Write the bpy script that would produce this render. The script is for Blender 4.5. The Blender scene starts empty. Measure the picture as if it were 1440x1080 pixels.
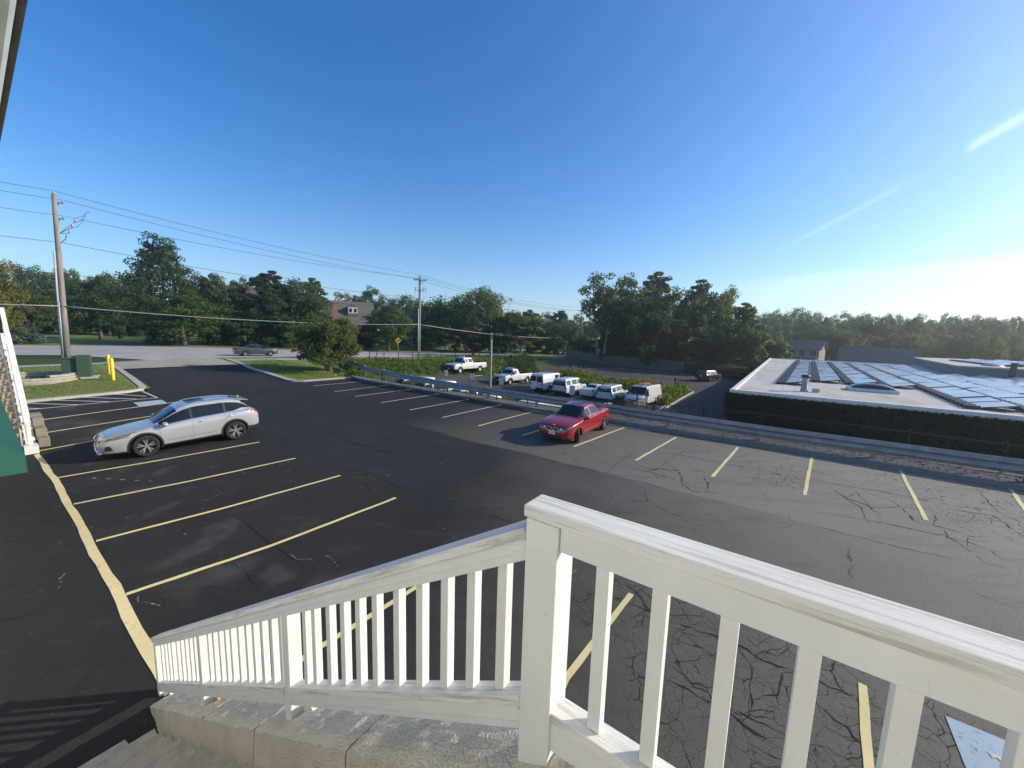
import bpy, bmesh, math, random
import numpy as np
from mathutils import Vector, Matrix, Euler
rnd = random.Random(7)
SC = bpy.context.scene
COL = SC.collection
PI = math.pi
rad = math.radians
# ------------------------------------------------------------------ survey of the place
# metres; z = 0 on the car park below the camera; U runs along the building and kerb, V across the car park
EYE = 5.103
FPX, PITCH, ROLL = 541.0, rad(7.28), rad(1.76)
LB, LC = 0.01583, 0.03029                                  # fall of the car park
_a = rad(-35.3)
UX, UY = math.cos(_a), math.sin(_a)
VX, VY = -UY, UX
def S2W(s, v): return (s*UX + v*VX, s*UY + v*VY)
def W2S(x, y): return (x*UX + y*UY, x*VX + y*VY)
CP, SP = math.cos(PITCH), math.sin(PITCH)
CR, SR = math.cos(ROLL), math.sin(ROLL)
C_FWD = Vector((0, CP, -SP)); _u = Vector((0, SP, CP)); _x = Vector((1, 0, 0))
C_RIGHT = CR*_x + SR*_u; C_UP = -SR*_x + CR*_u
def ray(px, py): return C_RIGHT*((px-720)/FPX) - C_UP*((py-540)/FPX) + C_FWD

class TPS:
    def __init__(self, pts, lam=0.0):
        P = np.array(pts, float); self.P = P[:, :2]/20.0; n = len(P)
        A = np.zeros((n+3, n+3)); A[:n, :n] = self.k(self.P, self.P) + lam*np.eye(n)
        Q = np.c_[np.ones(n), self.P]; A[:n, n:] = Q; A[n:, :n] = Q.T
        self.w = np.linalg.solve(A, np.r_[P[:, 2], 0, 0, 0])
    def k(self, a, b):
        r = np.sqrt(((a[:, None]-b[None])**2).sum(2)); return r
    def __call__(self, X):
        X = np.atleast_2d(np.asarray(X, float))/20.0
        return self.k(X, self.P)@self.w[:-3] + np.c_[np.ones(len(X)), X]@self.w[-3:]
def lp(x, y): return (x, y, LB*x + LC*y)
UPT = TPS([lp(-14,12), lp(-5,5), lp(5,5), lp(14,13.4), lp(9.6,15.8), lp(2.9,16), lp(-3,25), lp(-9.7,31), lp(-10,20), lp(0,10),
           lp(20,5), lp(10,-10), lp(-10,-5), lp(-20,0), lp(-4,14), lp(-7,27.5), lp(20,9), lp(30,2), lp(40,-10), lp(-12,8),
           (-18,14,.15), (-15.5,29.7,.72), (-18.3,31.2,.85), (-22,21,.62), (-27.8,26.5,1.05), (-31,44,1.55), (-43,37,1.55), (-26,38,1.15),
           (-65,45,1.7), (-44,60,1.6), (-30,78,.8), (-20,66,.55), (17,118,.3), (-110,60,2), (-80,120,1.4), (0,220,-.5), (-15,40,1.0),
           (-160,160,1.5), (-300,0,2), (-300,300,1), (300,300,-1), (0,500,0), (60,-60,0), (-60,-30,.3)])
LOT = TPS([(-6.5,50,-.5), (-.2,45,-1.0), (4.2,43,-1.45), (14,40,-1.85), (27,53,-1.15), (10,92,.2), (17,118,.3), (5,24,-1.85), (15,22,-2.1), (25,25,-2.1),
           (-7,36,-1.0), (-9.7,35.8,-1.05), (-12,37,-.9), (-2,30,-1.35), (40,40,-1.8), (60,80,-1), (12,75,-.5), (35,68,-.9), (-14,58,.25), (-16,48,.6), (-15,40,.75), (-20,66,.5), (60,0,-2.5),
           (150,150,-1), (0,220,-.5), (300,300,-1), (300,0,-2), (0,500,0), (-30,78,.8), (20,12,-2.2), (40,0,-2.4)])
def up(x, y): return float(UPT([(x, y)])[0])
def vw(s):
    t = np.clip((np.asarray(s, float)+9.6)/2.6, 0, 1); return 19.78+1.14*t*t*(3-2*t)
def lowmask(s, v):
    """1 below the retaining wall; fades into the bank at its left end"""
    a = 1.0/(1.0+np.exp(-np.clip((v-vw(s)-.05)*30, -60, 60)))
    t = np.clip((s+37.0)/5.0, 0, 1); t = t*t*(3-2*t)
    far = np.clip((v-60)/40.0, 0, 1)
    return a*np.maximum(t, far*0)
def gz(X):
    X = np.atleast_2d(np.asarray(X, float)); s = X[:, 0]*UX+X[:, 1]*UY; v = X[:, 0]*VX+X[:, 1]*VY
    m = lowmask(s, v); return UPT(X)*(1-m) + LOT(X)*m
def g(x, y): return float(gz([(x, y)])[0])
def hit(px, py, f=g):
    """where the line of sight of a photo pixel meets the ground"""
    d = ray(px, py); lo = None
    ts = np.r_[np.linspace(1, 30, 120), np.linspace(30.3, 150, 400), np.linspace(151, 700, 300)]
    P = np.c_[d.x*ts, d.y*ts]; zz = EYE + d.z*ts
    h = (gz(P) if f is g else (UPT(P) if f is up else LOT(P)))
    i = np.argmax(zz < h)
    if not (zz < h).any(): i = len(ts)-1
    a, b = ts[max(i-1, 0)], ts[i]
    for _ in range(30):
        m = (a+b)/2; q = (d.x*m, d.y*m)
        hh = float((gz([q]) if f is g else (UPT([q]) if f is up else LOT([q])))[0])
        if EYE+d.z*m < hh: b = m
        else: a = m
    m = (a+b)/2
    return Vector((d.x*m, d.y*m, EYE+d.z*m))
def low(x, y): return float(LOT([(x, y)])[0])
def hgt(px, py, base):
    """height above base seen at pixel straight above it"""
    d = ray(px, py); t = math.hypot(base.x, base.y)/math.hypot(d.x, d.y); return EYE+d.z*t-base.z
# ------------------------------------------------------------------ materials (node based)
class NT:
    def __init__(self, name):
        m = bpy.data.materials.new(name); m.use_nodes = True
        self.m = m; self.t = m.node_tree; self.N = self.t.nodes; self.L = self.t.links
        self.b = self.N['Principled BSDF']
    def n(self, typ, **kw):
        x = self.N.new(typ)
        for k, v in kw.items():
            if k in x.inputs: x.inputs[k].default_value = v
            else: setattr(x, k, v)
        return x
    def l(self, a, b): self.L.new(a, b)
    def math(self, op, a, b=None, c=None, clamp=False):
        x = self.N.new('ShaderNodeMath'); x.operation = op; x.use_clamp = clamp
        for i, q in enumerate((a, b, c)):
            if q is None: continue
            if hasattr(q, 'is_linked') or isinstance(q, bpy.types.NodeSocket): self.l(q, x.inputs[i])
            else: x.inputs[i].default_value = q
        return x.outputs[0]
    def ramp(self, fac, stops):
        x = self.N.new('ShaderNodeValToRGB'); self.l(fac, x.inputs[0]); e = x.color_ramp.elements
        while len(e) < len(stops): e.new(0.5)
        for i, (p, c) in enumerate(stops):
            e[i].position = p; e[i].color = (c, c, c, 1) if isinstance(c, (int, float)) else (*c, 1)
        return x.outputs[0]
    def mix(self, fac, a, b, mode='MIX'):
        x = self.N.new('ShaderNodeMix'); x.data_type = 'RGBA'; x.blend_type = mode
        for i, q in ((0, fac), (6, a), (7, b)):
            if isinstance(q, bpy.types.NodeSocket): self.l(q, x.inputs[i])
            elif i == 0: x.inputs[0].default_value = q
            else: x.inputs[i].default_value = (*q, 1) if len(q) == 3 else q
        return x.outputs[2]
    def coord(self, kind='Object', scale=(1, 1, 1), rotz=0.0):
        tc = self.N.new('ShaderNodeTexCoord'); mp = self.N.new('ShaderNodeMapping')
        mp.inputs['Scale'].default_value = scale; mp.inputs['Rotation'].default_value = (0, 0, rotz)
        self.l(tc.outputs[kind], mp.inputs[0]); return mp.outputs[0]
    def noise(self, vec, scale, detail=4, rough=.55, dist=0):
        x = self.n('ShaderNodeTexNoise', Scale=scale, Detail=detail, Roughness=rough, Distortion=dist)
        if vec is not None: self.l(vec, x.inputs['Vector'])
        return x.outputs['Fac']
    def bump(self, h, strength=.3, dist=.02):
        x = self.n('ShaderNodeBump', Strength=strength, Distance=dist); self.l(h, x.inputs['Height']); self.l(x.outputs[0], self.b.inputs['Normal'])

def simple(name, col, rough=.6, metal=0.0, var=.12, scale=6.0, bump=0.0, bscale=40, spec=.5, coat=0.0, kind='Object', stretch=(1, 1, 1)):
    k = NT(name); v = k.coord(kind, stretch)
    f = k.noise(v, scale, 5)
    lo = tuple(max(0, c*(1-var)) for c in col); hi = tuple(min(1, c*(1+var)) for c in col)
    k.l(k.ramp(f, [(.3, lo), (.7, hi)]), k.b.inputs['Base Color'])
    k.b.inputs['Roughness'].default_value = rough; k.b.inputs['Metallic'].default_value = metal
    k.b.inputs['Specular IOR Level'].default_value = spec; k.b.inputs['Coat Weight'].default_value = coat
    k.b.inputs['Coat Roughness'].default_value = .04
    if bump: k.bump(k.noise(v, bscale, 6), bump, .01)
    return k.m

M = {}
# ------------------------------------------------------------------ mesh helpers
def link(name, me, mats, parent=None, smooth=False):
    o = bpy.data.objects.new(name, me); COL.objects.link(o)
    for m in (mats if isinstance(mats, (list, tuple)) else [mats]): me.materials.append(m)
    if smooth: me.polygons.foreach_set('use_smooth', [True]*len(me.polygons))
    if parent is not None: o.parent = parent
    return o
def tag(o, label, cat, group=None, kind=None):
    o['label'] = label; o['category'] = cat
    if group: o['group'] = group
    if kind: o['kind'] = kind
    return o
def thing(name, label, cat, loc=(0, 0, 0), rz=0.0, group=None):
    o = bpy.data.objects.new(name, None); COL.objects.link(o); o.empty_display_size = .2
    o.location = loc; o.rotation_euler = (0, 0, rz); return tag(o, label, cat, group)
def struct(o):
    o['kind'] = 'structure'; return o
KIDS = {}
def kids(o): return [c for c in bpy.data.objects if c.parent is o]
def dup(root, loc, rz=0.0, label=None, group=None, scale=None):
    if root.name not in KIDS:
        KIDS[root.name] = [(c, kids(c)) for c in kids(root)]
    r = root.copy(); COL.objects.link(r); r.location = loc; r.rotation_euler = (0, 0, rz)
    if scale is not None: r.scale = scale if hasattr(scale, '__len__') else (scale,)*3
    if label: r['label'] = label
    if group: r['group'] = group
    for c, gs in KIDS[root.name]:
        d = c.copy(); COL.objects.link(d); d.parent = r
        for q in gs:
            e = q.copy(); COL.objects.link(e); e.parent = d
    return r

class MB:
    """collects shapes; build() links them as ONE mesh object"""
    def __init__(self): self.v = []; self.f = []; self.mi = []
    def add(self, vs, fs, mi=0):
        o = len(self.v); self.v += [tuple(p) for p in vs]; self.f += [tuple(i+o for i in f) for f in fs]; self.mi += [mi]*len(fs)
    def box(self, c, size, rot=None, mi=0, taper=1.0):
        sx, sy, sz = (q/2 for q in size)
        P = [Vector((x*(taper if z > 0 else 1), y*(taper if z > 0 else 1), z)) for x in (-sx, sx) for y in (-sy, sy) for z in (-sz, sz)]
        if rot is not None: P = [rot @ p for p in P]
        P = [p+Vector(c) for p in P]
        self.add(P, [(0, 1, 3, 2), (4, 6, 7, 5), (0, 4, 5, 1), (2, 3, 7, 6), (0, 2, 6, 4), (1, 5, 7, 3)], mi)
    def bar(self, a, b, w, h, upv=(0, 0, 1), mi=0):
        a, b = Vector(a), Vector(b); d = b-a; L = d.length
        if L < 1e-6: return
        x = d/L; y = Vector(upv).cross(x)
        if y.length < 1e-4: y = Vector((0, 1, 0)).cross(x)
        y.normalize(); z = x.cross(y)
        R = Matrix((x, y, z)).transposed()
        self.box((a+b)/2, (L, w, h), R, mi)
    def tube(self, pts, r, n=8, mi=0, caps=True, closed=False):
        pts = [Vector(p) for p in pts]; rs = r if hasattr(r, '__len__') else [r]*len(pts)
        rings = []; prev = None
        for i, p in enumerate(pts):
            t = (pts[min(i+1, len(pts)-1)]-pts[max(i-1, 0)])
            t = t.normalized() if t.length > 1e-9 else Vector((0, 0, 1))
            if prev is None:
                a = Vector((0, 0, 1)) if abs(t.z) < .9 else Vector((1, 0, 0)); a = (a-t*a.dot(t)).normalized()
            else:
                a = prev-t*prev.dot(t); a = a.normalized() if a.length > 1e-6 else t.orthogonal().normalized()
            prev = a; b = t.cross(a)
            rings.append([p+(a*math.cos(2*PI*k/n)+b*math.sin(2*PI*k/n))*rs[i] for k in range(n)])
        vs = [q for R in rings for q in R]; fs = []
        for i in range(len(pts)-1):
            for k in range(n): fs.append((i*n+k, i*n+(k+1) % n, (i+1)*n+(k+1) % n, (i+1)*n+k))
        if caps: fs += [tuple(range(n-1, -1, -1)), tuple((len(pts)-1)*n+k for k in range(n))]
        self.add(vs, fs, mi)
    def lathe(self, prof, n=24, c=(0, 0, 0), axis='z', mi=0):
        vs = []; fs = []; c = Vector(c)
        for r, h in prof:
            for k in range(n):
                a = 2*PI*k/n; p = (r*math.cos(a), r*math.sin(a), h)
                p = {'z': p, 'y': (p[0], p[2], p[1]), 'x': (p[2], p[0], p[1])}[axis]
                vs.append(c+Vector(p))
        for i in range(len(prof)-1):
            for k in range(n):
                q = (i*n+k, i*n+(k+1) % n, (i+1)*n+(k+1) % n, (i+1)*n+k)
                fs.append(q if axis != 'y' else q[::-1])
        self.add(vs, fs, mi)
    def prism(self, poly, z0, z1, M4=None, mi=0):
        n = len(poly); vs = [Vector((x, y, z0)) for x, y in poly]+[Vector((x, y, z1)) for x, y in poly]
        if M4 is not None: vs = [M4 @ p for p in vs]
        fs = [tuple(range(n-1, -1, -1)), tuple(range(n, 2*n))]+[(i, (i+1) % n, n+(i+1) % n, n+i) for i in range(n)]
        self.add(vs, fs, mi)
    def build(self, name, mats, parent=None, smooth=False, bevel=0.0, recalc=True, autosmooth=None):
        me = bpy.data.meshes.new(name); me.from_pydata(self.v, [], self.f)
        me.polygons.foreach_set('material_index', self.mi)
        if recalc or bevel:
            bm = bmesh.new(); bm.from_mesh(me)
            if bevel:
                bmesh.ops.remove_doubles(bm, verts=bm.verts, dist=1e-5)
                ed = [e for e in bm.edges if len(e.link_faces) == 2 and e.calc_face_angle(0) > .5]
                bmesh.ops.bevel(bm, geom=ed, offset=bevel, segments=2, profile=.6, affect='EDGES', clamp_overlap=True)
            bmesh.ops.recalc_face_normals(bm, faces=bm.faces); bm.to_mesh(me); bm.free()
        o = link(name, me, mats, parent, smooth or autosmooth is not None)
        if autosmooth is not None:
            try: me.set_sharp_from_angle(angle=rad(autosmooth))
            except Exception: pass
        return o

def drape(name, poly, mat, dz, step=1.5, f=gz, parent=None, uvw=False):
    """a sheet laid on the ground: poly in world xy"""
    bm = bmesh.new(); vs = [bm.verts.new((x, y, 0)) for x, y in poly]
    fc = bm.faces.new(vs); bmesh.ops.triangulate(bm, faces=[fc])
    xs = [p[0] for p in poly]; ys = [p[1] for p in poly]
    for axis, lo, hi in ((0, min(xs), max(xs)), (1, min(ys), max(ys))):
        nn = int((hi-lo)/step)
        for i in range(1, nn+1):
            co = [0, 0, 0]; no = [0, 0, 0]; co[axis] = lo+i*(hi-lo)/(nn+1); no[axis] = 1
            bmesh.ops.bisect_plane(bm, geom=bm.verts[:]+bm.edges[:]+bm.faces[:], plane_co=co, plane_no=no, dist=1e-5)
    P = np.array([(v.co.x, v.co.y) for v in bm.verts]); Z = f(P)+dz
    for v, z in zip(bm.verts, Z): v.co.z = z
    bmesh.ops.recalc_face_normals(bm, faces=bm.faces)
    for q in bm.faces:
        if q.normal.z < 0: q.normal_flip()
    me = bpy.data.meshes.new(name); bm.to_mesh(me); bm.free()
    return link(name, me, mat, parent)
def px2(lst, f=g): return [tuple(hit(*q, f=f))[:2] for q in lst]
def sv2(lst): return [S2W(*q) for q in lst]
def strip_poly(pts, w, jitter=0.0, seed=0):
    """outline of a painted strip or crack following pts (world xy)"""
    R = random.Random(seed); P = [Vector(p).to_2d() if not isinstance(p, tuple) else Vector(p[:2]) for p in pts]
    L = []; Rr = []
    for i, p in enumerate(P):
        d = (P[min(i+1, len(P)-1)]-P[max(i-1, 0)]).normalized(); n = Vector((-d.y, d.x))
        ww = (w[i] if hasattr(w, '__len__') else w)/2
        L.append(p+n*ww*(1+R.uniform(-jitter, jitter))); Rr.append(p-n*ww*(1+R.uniform(-jitter, jitter)))
    return L, Rr
def strip_mb(mb, pts, w, dz, jitter=0.0, seed=0, f=gz, step=.5, wob=0.0, taper=False):
    R = random.Random(seed); P = [Vector(p[:2]) for p in pts]; Q = [P[0]]
    for a, b in zip(P, P[1:]):
        n = max(1, int((b-a).length/step))
        for i in range(1, n+1):
            q = a.lerp(b, i/n)
            if i < n or wob: q = q+Vector((R.uniform(-wob, wob), R.uniform(-wob, wob)))
            Q.append(q)
    ws = [w*(1 if not taper else max(.25, math.sin(PI*min(1, max(0, (i+.3)/(len(Q)-.4))))))*(1+R.uniform(-jitter, jitter)) for i in range(len(Q))]
    L, K = strip_poly([tuple(q) for q in Q], ws, 0, seed)
    A = np.array([tuple(q) for q in L]+[tuple(q) for q in K]); Z = f(A)+dz
    n = len(Q); vs = [(A[i][0], A[i][1], Z[i]) for i in range(2*n)]
    mb.add(vs, [(i, n+i, n+i+1, i+1) for i in range(n-1)])
def mat_asphalt(name, base, age_glare, cracks=True):
    k = NT(name); v = k.coord('Object')
    big = k.noise(v, .22, 6, .6); mid = k.noise(v, 1.7, 6, .65); fine = k.noise(v, 34, 5, .8)
    c = k.ramp(big, [(.3, tuple(q*.8 for q in base)), (.7, tuple(q*1.22 for q in base))])
    # aged kerb strip, plus sun glare painted as paler colour to the right
    va = k.coord('Object', (1, 1, 1))
    sep = k.n('ShaderNodeSeparateXYZ'); k.l(va, sep.inputs[0])
    vv = k.math('ADD', k.math('MULTIPLY', sep.outputs[0], VX), k.math('MULTIPLY', sep.outputs[1], VY))
    ss = k.math('ADD', k.math('MULTIPLY', sep.outputs[0], UX), k.math('MULTIPLY', sep.outputs[1], UY))
    if cracks:
        wob = k.math('MULTIPLY', k.math('SUBTRACT', k.noise(v, .6, 3), .5), .5)
        vw = k.math('ADD', vv, wob)
        old = k.math('MULTIPLY', k.math('SMOOTH_MAX', k.math('MULTIPLY', k.math('SUBTRACT', vw, 12.2), 6, clamp=True), 0, .02), k.math('MULTIPLY', k.math('ADD', ss, 16), .06, clamp=True))
        glare_m = k.math('MULTIPLY', k.math('ADD', k.math('ADD', ss, k.math('MULTIPLY', vv, .55)), k.math('ADD', 3.0, k.math('MULTIPLY', wob, 7))), .062, clamp=True)
        c = k.mix(k.math('MAXIMUM', k.math('MULTIPLY', old, .72, clamp=True), k.math('MULTIPLY', glare_m, .86)), c, age_glare)
    # scuffs, tyre tracks and dust drawn out along the traffic
    vs = k.coord('Object', (.9, 5.5, 1), rad(35.3))
    sc = k.ramp(k.noise(vs, .5, 7, .7, .6), [(.56, 0.0), (.74, 1.0)])
    c = k.mix(k.math('MULTIPLY', sc, .35), c, tuple(min(1, q*2.6) for q in base))
    dk = k.ramp(k.noise(vs, .35, 5, .6, .3), [(.3, 1.0), (.46, 0.0)])
    c = k.mix(k.math('MULTIPLY', dk, .5), c, (.68, .68, .68), 'MULTIPLY')
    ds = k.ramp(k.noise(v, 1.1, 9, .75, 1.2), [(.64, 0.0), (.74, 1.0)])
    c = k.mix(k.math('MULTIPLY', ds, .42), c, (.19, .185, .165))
    if cracks:                                                       # left bays: window-reflected sunlight painted as soft pale patches; crisp pale flecks besides
        refl = k.math('MULTIPLY', k.math('SUBTRACT', 1.0, k.math('MULTIPLY', k.math('ABSOLUTE', k.math('SUBTRACT', vv, 3.0)), .5), clamp=True), k.math('MULTIPLY', k.math('SUBTRACT', -4.0, ss), .3, clamp=True))
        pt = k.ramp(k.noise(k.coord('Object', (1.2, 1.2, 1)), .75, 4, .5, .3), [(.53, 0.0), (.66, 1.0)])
        c = k.mix(k.math('MULTIPLY', k.math('MULTIPLY', pt, refl), .32), c, (.17, .165, .15))
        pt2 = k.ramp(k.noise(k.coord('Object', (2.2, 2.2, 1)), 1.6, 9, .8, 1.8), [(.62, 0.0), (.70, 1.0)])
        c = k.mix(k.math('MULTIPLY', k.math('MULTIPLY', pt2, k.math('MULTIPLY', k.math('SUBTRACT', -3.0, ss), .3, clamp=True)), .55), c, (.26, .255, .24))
    c = k.mix(k.ramp(fine, [(.35, .8), (.72, 0.0)]), c, (.5, .5, .5), 'MULTIPLY')
    c = k.mix(k.ramp(fine, [(.62, 0.0), (.8, .4)]), c, (.2, .2, .185))
    hgt_ = k.math('ADD', k.math('MULTIPLY', fine, .5), k.math('MULTIPLY', mid, .3))
    if cracks:
        dn = k.n('ShaderNodeTexNoise', Scale=1.3, Detail=4.0); k.l(v, dn.inputs['Vector'])
        mx = k.n('ShaderNodeVectorMath', operation='MULTIPLY_ADD'); k.l(dn.outputs['Color'], mx.inputs[0]); mx.inputs[1].default_value = (.55, .55, 0); k.l(v, mx.inputs[2])
        lines = None
        for scale, wid in ((2.3, .03), (5.2, .03), (.42, .014)):
            vo = k.n('ShaderNodeTexVoronoi', feature='DISTANCE_TO_EDGE', Scale=scale); k.l(mx.outputs[0], vo.inputs['Vector'])
            ww = k.math('MULTIPLY', k.ramp(k.noise(v, scale*.9, 5, .7), [(.30, 0.0), (.46, .55), (.70, 1.0)]), wid*.92)
            ln = k.math('MULTIPLY', k.math('SUBTRACT', ww, vo.outputs['Distance']), 2.2/wid, clamp=True)
            if scale > 1:
                m = None
                for (x, y, r) in ((14.2, 10.8, 3.4), (17.5, 9.0, 4.2), (3.7, 4.6, 2.3), (5.4, 3.4, 1.8), (9.3, 13.0, 1.6), (2.2, 6.6, 1.6)):
                    d = k.math('SQRT', k.math('ADD', k.math('POWER', k.math('SUBTRACT', sep.outputs[0], x), 2), k.math('POWER', k.math('SUBTRACT', sep.outputs[1], y), 2)))
                    q = k.math('SUBTRACT', 1.0, k.math('DIVIDE', d, r), clamp=True); m = q if m is None else k.math('MAXIMUM', m, q)
                mm = k.math('ADD', m, k.math('MULTIPLY', k.math('SUBTRACT', k.noise(v, .8, 4), .5), .9))
                ln = k.math('MULTIPLY', ln, k.ramp(mm, [(.18, 0.0), (.3, 1.0)]))
            else:
                br = k.ramp(k.noise(v, .5, 5, .7), [(.5, 0.0), (.6, .8)])
                ln = k.math('MULTIPLY', ln, br)
            lines = ln if lines is None else k.math('MAXIMUM', lines, ln)
        c = k.mix(k.math('MULTIPLY', lines, .9), c, (.006, .006, .006))
        hgt_ = k.math('SUBTRACT', hgt_, k.math('MULTIPLY', lines, 1.5))
    k.l(c, k.b.inputs['Base Color'])
    k.l(k.ramp(big, [(.3, .78), (.7, .92)]), k.b.inputs['Roughness'])
    k.b.inputs['Specular IOR Level'].default_value = .22
    k.bump(hgt_, .3, .004)
    return k.m
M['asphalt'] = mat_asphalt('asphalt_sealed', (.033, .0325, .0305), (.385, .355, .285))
M['asphalt_low'] = mat_asphalt('asphalt_worn', (.085, .082, .075), (.08, .08, .08), False)

def mat_paint(name, col, wear=.5):
    k = NT(name); v = k.coord('Object')
    n1 = k.noise(v, 7, 8, .75); n2 = k.noise(v, 1.3, 4, .6)
    c = k.ramp(n2, [(.3, tuple(q*.85 for q in col)), (.7, col)])
    w = k.ramp(n1, [(.56+.1*(1-wear), 0.0), (.7+.1*(1-wear), 1.0)])
    c = k.mix(k.math('MULTIPLY', w, .85), c, (.05, .048, .045))
    cr = k.noise(k.coord('Object', (1, 1, 1), .4), 5, 2, .5, 3.0); d = k.math('ABSOLUTE', k.math('SUBTRACT', cr, .5))
    br = k.ramp(k.noise(v, 1.1, 3), [(.45, 0.0), (.6, .8*wear)])
    c = k.mix(k.math('MULTIPLY', k.ramp(d, [(.004, 1.0), (.016, 0.0)]), br), c, (.03, .03, .03))
    k.l(c, k.b.inputs['Base Color']); k.b.inputs['Roughness'].default_value = .75
    return k.m
M['line_yellow'] = mat_paint('paint_pale_yellow', (.80, .655, .32), .55)
M['line_wide'] = mat_paint('paint_wide_yellow', (.79, .655, .34), .75)
M['line_white'] = mat_paint('paint_white', (.62, .60, .52), .55)
M['paint_blue'] = mat_paint('paint_blue', (.38, .49, .56), 1.0)
M['crack'] = simple('crack_dark', (.006, .006, .006), .9, var=.4)

def mat_ground(name, a, b, c3, scale=1.0, rough=.9):
    k = NT(name); v = k.coord('Object')
    n1 = k.noise(v, .12*scale, 6, .6); n2 = k.noise(v, 2.2*scale, 6, .7); n3 = k.noise(v, 28*scale, 3, .8)
    c = k.ramp(n1, [(.35, a), (.65, b)]); c = k.mix(k.ramp(n2, [(.45, 0.0), (.75, .6)]), c, c3)
    c = k.mix(k.ramp(n3, [(.3, .5), (.6, 0.0)]), c, tuple(q*.45 for q in a))
    k.l(c, k.b.inputs['Base Color']); k.b.inputs['Roughness'].default_value = rough; k.b.inputs['Specular IOR Level'].default_value = .15
    k.bump(k.math('ADD', n3, n2), .6, .05); return k.m
M['grass'] = mat_ground('lawn_grass', (.17, .215, .05), (.215, .26, .07), (.27, .26, .11))
M['earth'] = mat_ground('wild_ground', (.05, .075, .022), (.075, .10, .03), (.10, .10, .045), .6)
M['gravel'] = mat_ground('gravel_strip', (.15, .148, .14), (.21, .20, .19), (.09, .09, .085), 3)
def mat_concrete(name, col, rough=.85, cr=.25, sc=1.0):
    k = NT(name); v = k.coord('Object')
    n1 = k.noise(v, .8*sc, 6, .65); n2 = k.noise(v, 9*sc, 6, .7); n3 = k.noise(v, 70*sc, 3, .7)
    c = k.ramp(n1, [(.3, tuple(q*.82 for q in col)), (.7, tuple(min(1, q*1.12) for q in col))])
    c = k.mix(k.ramp(n2, [(.55, 0.0), (.8, cr)]), c, tuple(q*.35 for q in col))
    c = k.mix(k.ramp(n3, [(.3, .35), (.55, 0.0)]), c, tuple(q*.6 for q in col))
    k.l(c, k.b.inputs['Base Color']); k.b.inputs['Roughness'].default_value = rough; k.b.inputs['Specular IOR Level'].default_value = .25
    k.bump(k.math('ADD', n3, n2), .35, .01); return k.m
M['road'] = mat_concrete('road_concrete', (.42, .40, .36), cr=.1, sc=.5)
M['apron'] = mat_concrete('apron_concrete', (.40, .345, .27), cr=.15, sc=.6)
M['kerb'] = mat_concrete('kerb_concrete', (.46, .43, .36))
M['kerb_dark'] = mat_concrete('kerb_grey', (.23, .225, .21))
M['walk'] = mat_concrete('sidewalk_concrete', (.46, .44, .40))
M['stucco'] = mat_concrete('cheek_concrete', (.68, .62, .49), cr=.45, sc=2.0)
def mat_pebble():
    m = M['stucco']; t = m.node_tree; N_ = t.nodes; vo = N_.new('ShaderNodeTexVoronoi'); vo.inputs['Scale'].default_value = 75
    tc = N_.new('ShaderNodeTexCoord'); t.links.new(tc.outputs['Object'], vo.inputs['Vector']); bu = N_.new('ShaderNodeBump'); bu.inputs['Strength'].default_value = .8; bu.inputs['Distance'].default_value = .012; bu.invert = True
    t.links.new(vo.outputs['Distance'], bu.inputs['Height']); old = N_['Principled BSDF'].inputs['Normal'].links[0].from_socket; t.links.new(old, bu.inputs['Normal']); t.links.new(bu.outputs[0], N_['Principled BSDF'].inputs['Normal'])
mat_pebble()
M['roofing'] = mat_concrete('roof_membrane', (.54, .51, .45), cr=.3, sc=.4)
def _stain(m):
    t = m.node_tree; N_ = t.nodes; b = N_['Principled BSDF']; src = b.inputs['Base Color'].links[0].from_socket
    tc = N_.new('ShaderNodeTexCoord'); mp = N_.new('ShaderNodeMapping'); mp.inputs['Scale'].default_value = (.9, .16, 1); t.links.new(tc.outputs['Object'], mp.inputs[0])
    nz = N_.new('ShaderNodeTexNoise'); nz.inputs['Scale'].default_value = 1.0; nz.inputs['Detail'].default_value = 7; nz.inputs['Roughness'].default_value = .65; t.links.new(mp.outputs[0], nz.inputs['Vector'])
    rp = N_.new('ShaderNodeValToRGB'); rp.color_ramp.elements[0].position = .5; rp.color_ramp.elements[0].color = (0, 0, 0, 1); rp.color_ramp.elements[1].position = .72; rp.color_ramp.elements[1].color = (.75, .75, .75, 1); t.links.new(nz.outputs['Fac'], rp.inputs[0])
    mx = N_.new('ShaderNodeMix'); mx.data_type = 'RGBA'; t.links.new(rp.outputs[0], mx.inputs[0]); t.links.new(src, mx.inputs[6]); mx.inputs[7].default_value = (.36, .29, .20, 1)
    br = N_.new('ShaderNodeTexBrick'); br.inputs['Scale'].default_value = 1; br.inputs['Brick Width'].default_value = 14; br.inputs['Row Height'].default_value = 2.9; br.inputs['Mortar Size'].default_value = .03; br.inputs['Color1'].default_value = br.inputs['Color2'].default_value = (1, 1, 1, 1); br.inputs['Mortar'].default_value = (.72, .70, .66, 1); t.links.new(tc.outputs['Object'], br.inputs['Vector'])
    m2 = N_.new('ShaderNodeMix'); m2.data_type = 'RGBA'; m2.blend_type = 'MULTIPLY'; m2.inputs[0].default_value = 1; t.links.new(mx.outputs[2], m2.inputs[6]); t.links.new(br.outputs[0], m2.inputs[7]); t.links.new(m2.outputs[2], b.inputs['Base Color'])
_stain(M['roofing'])
M['block'] = mat_concrete('stone_block', (.40, .36, .29), sc=2)

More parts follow.
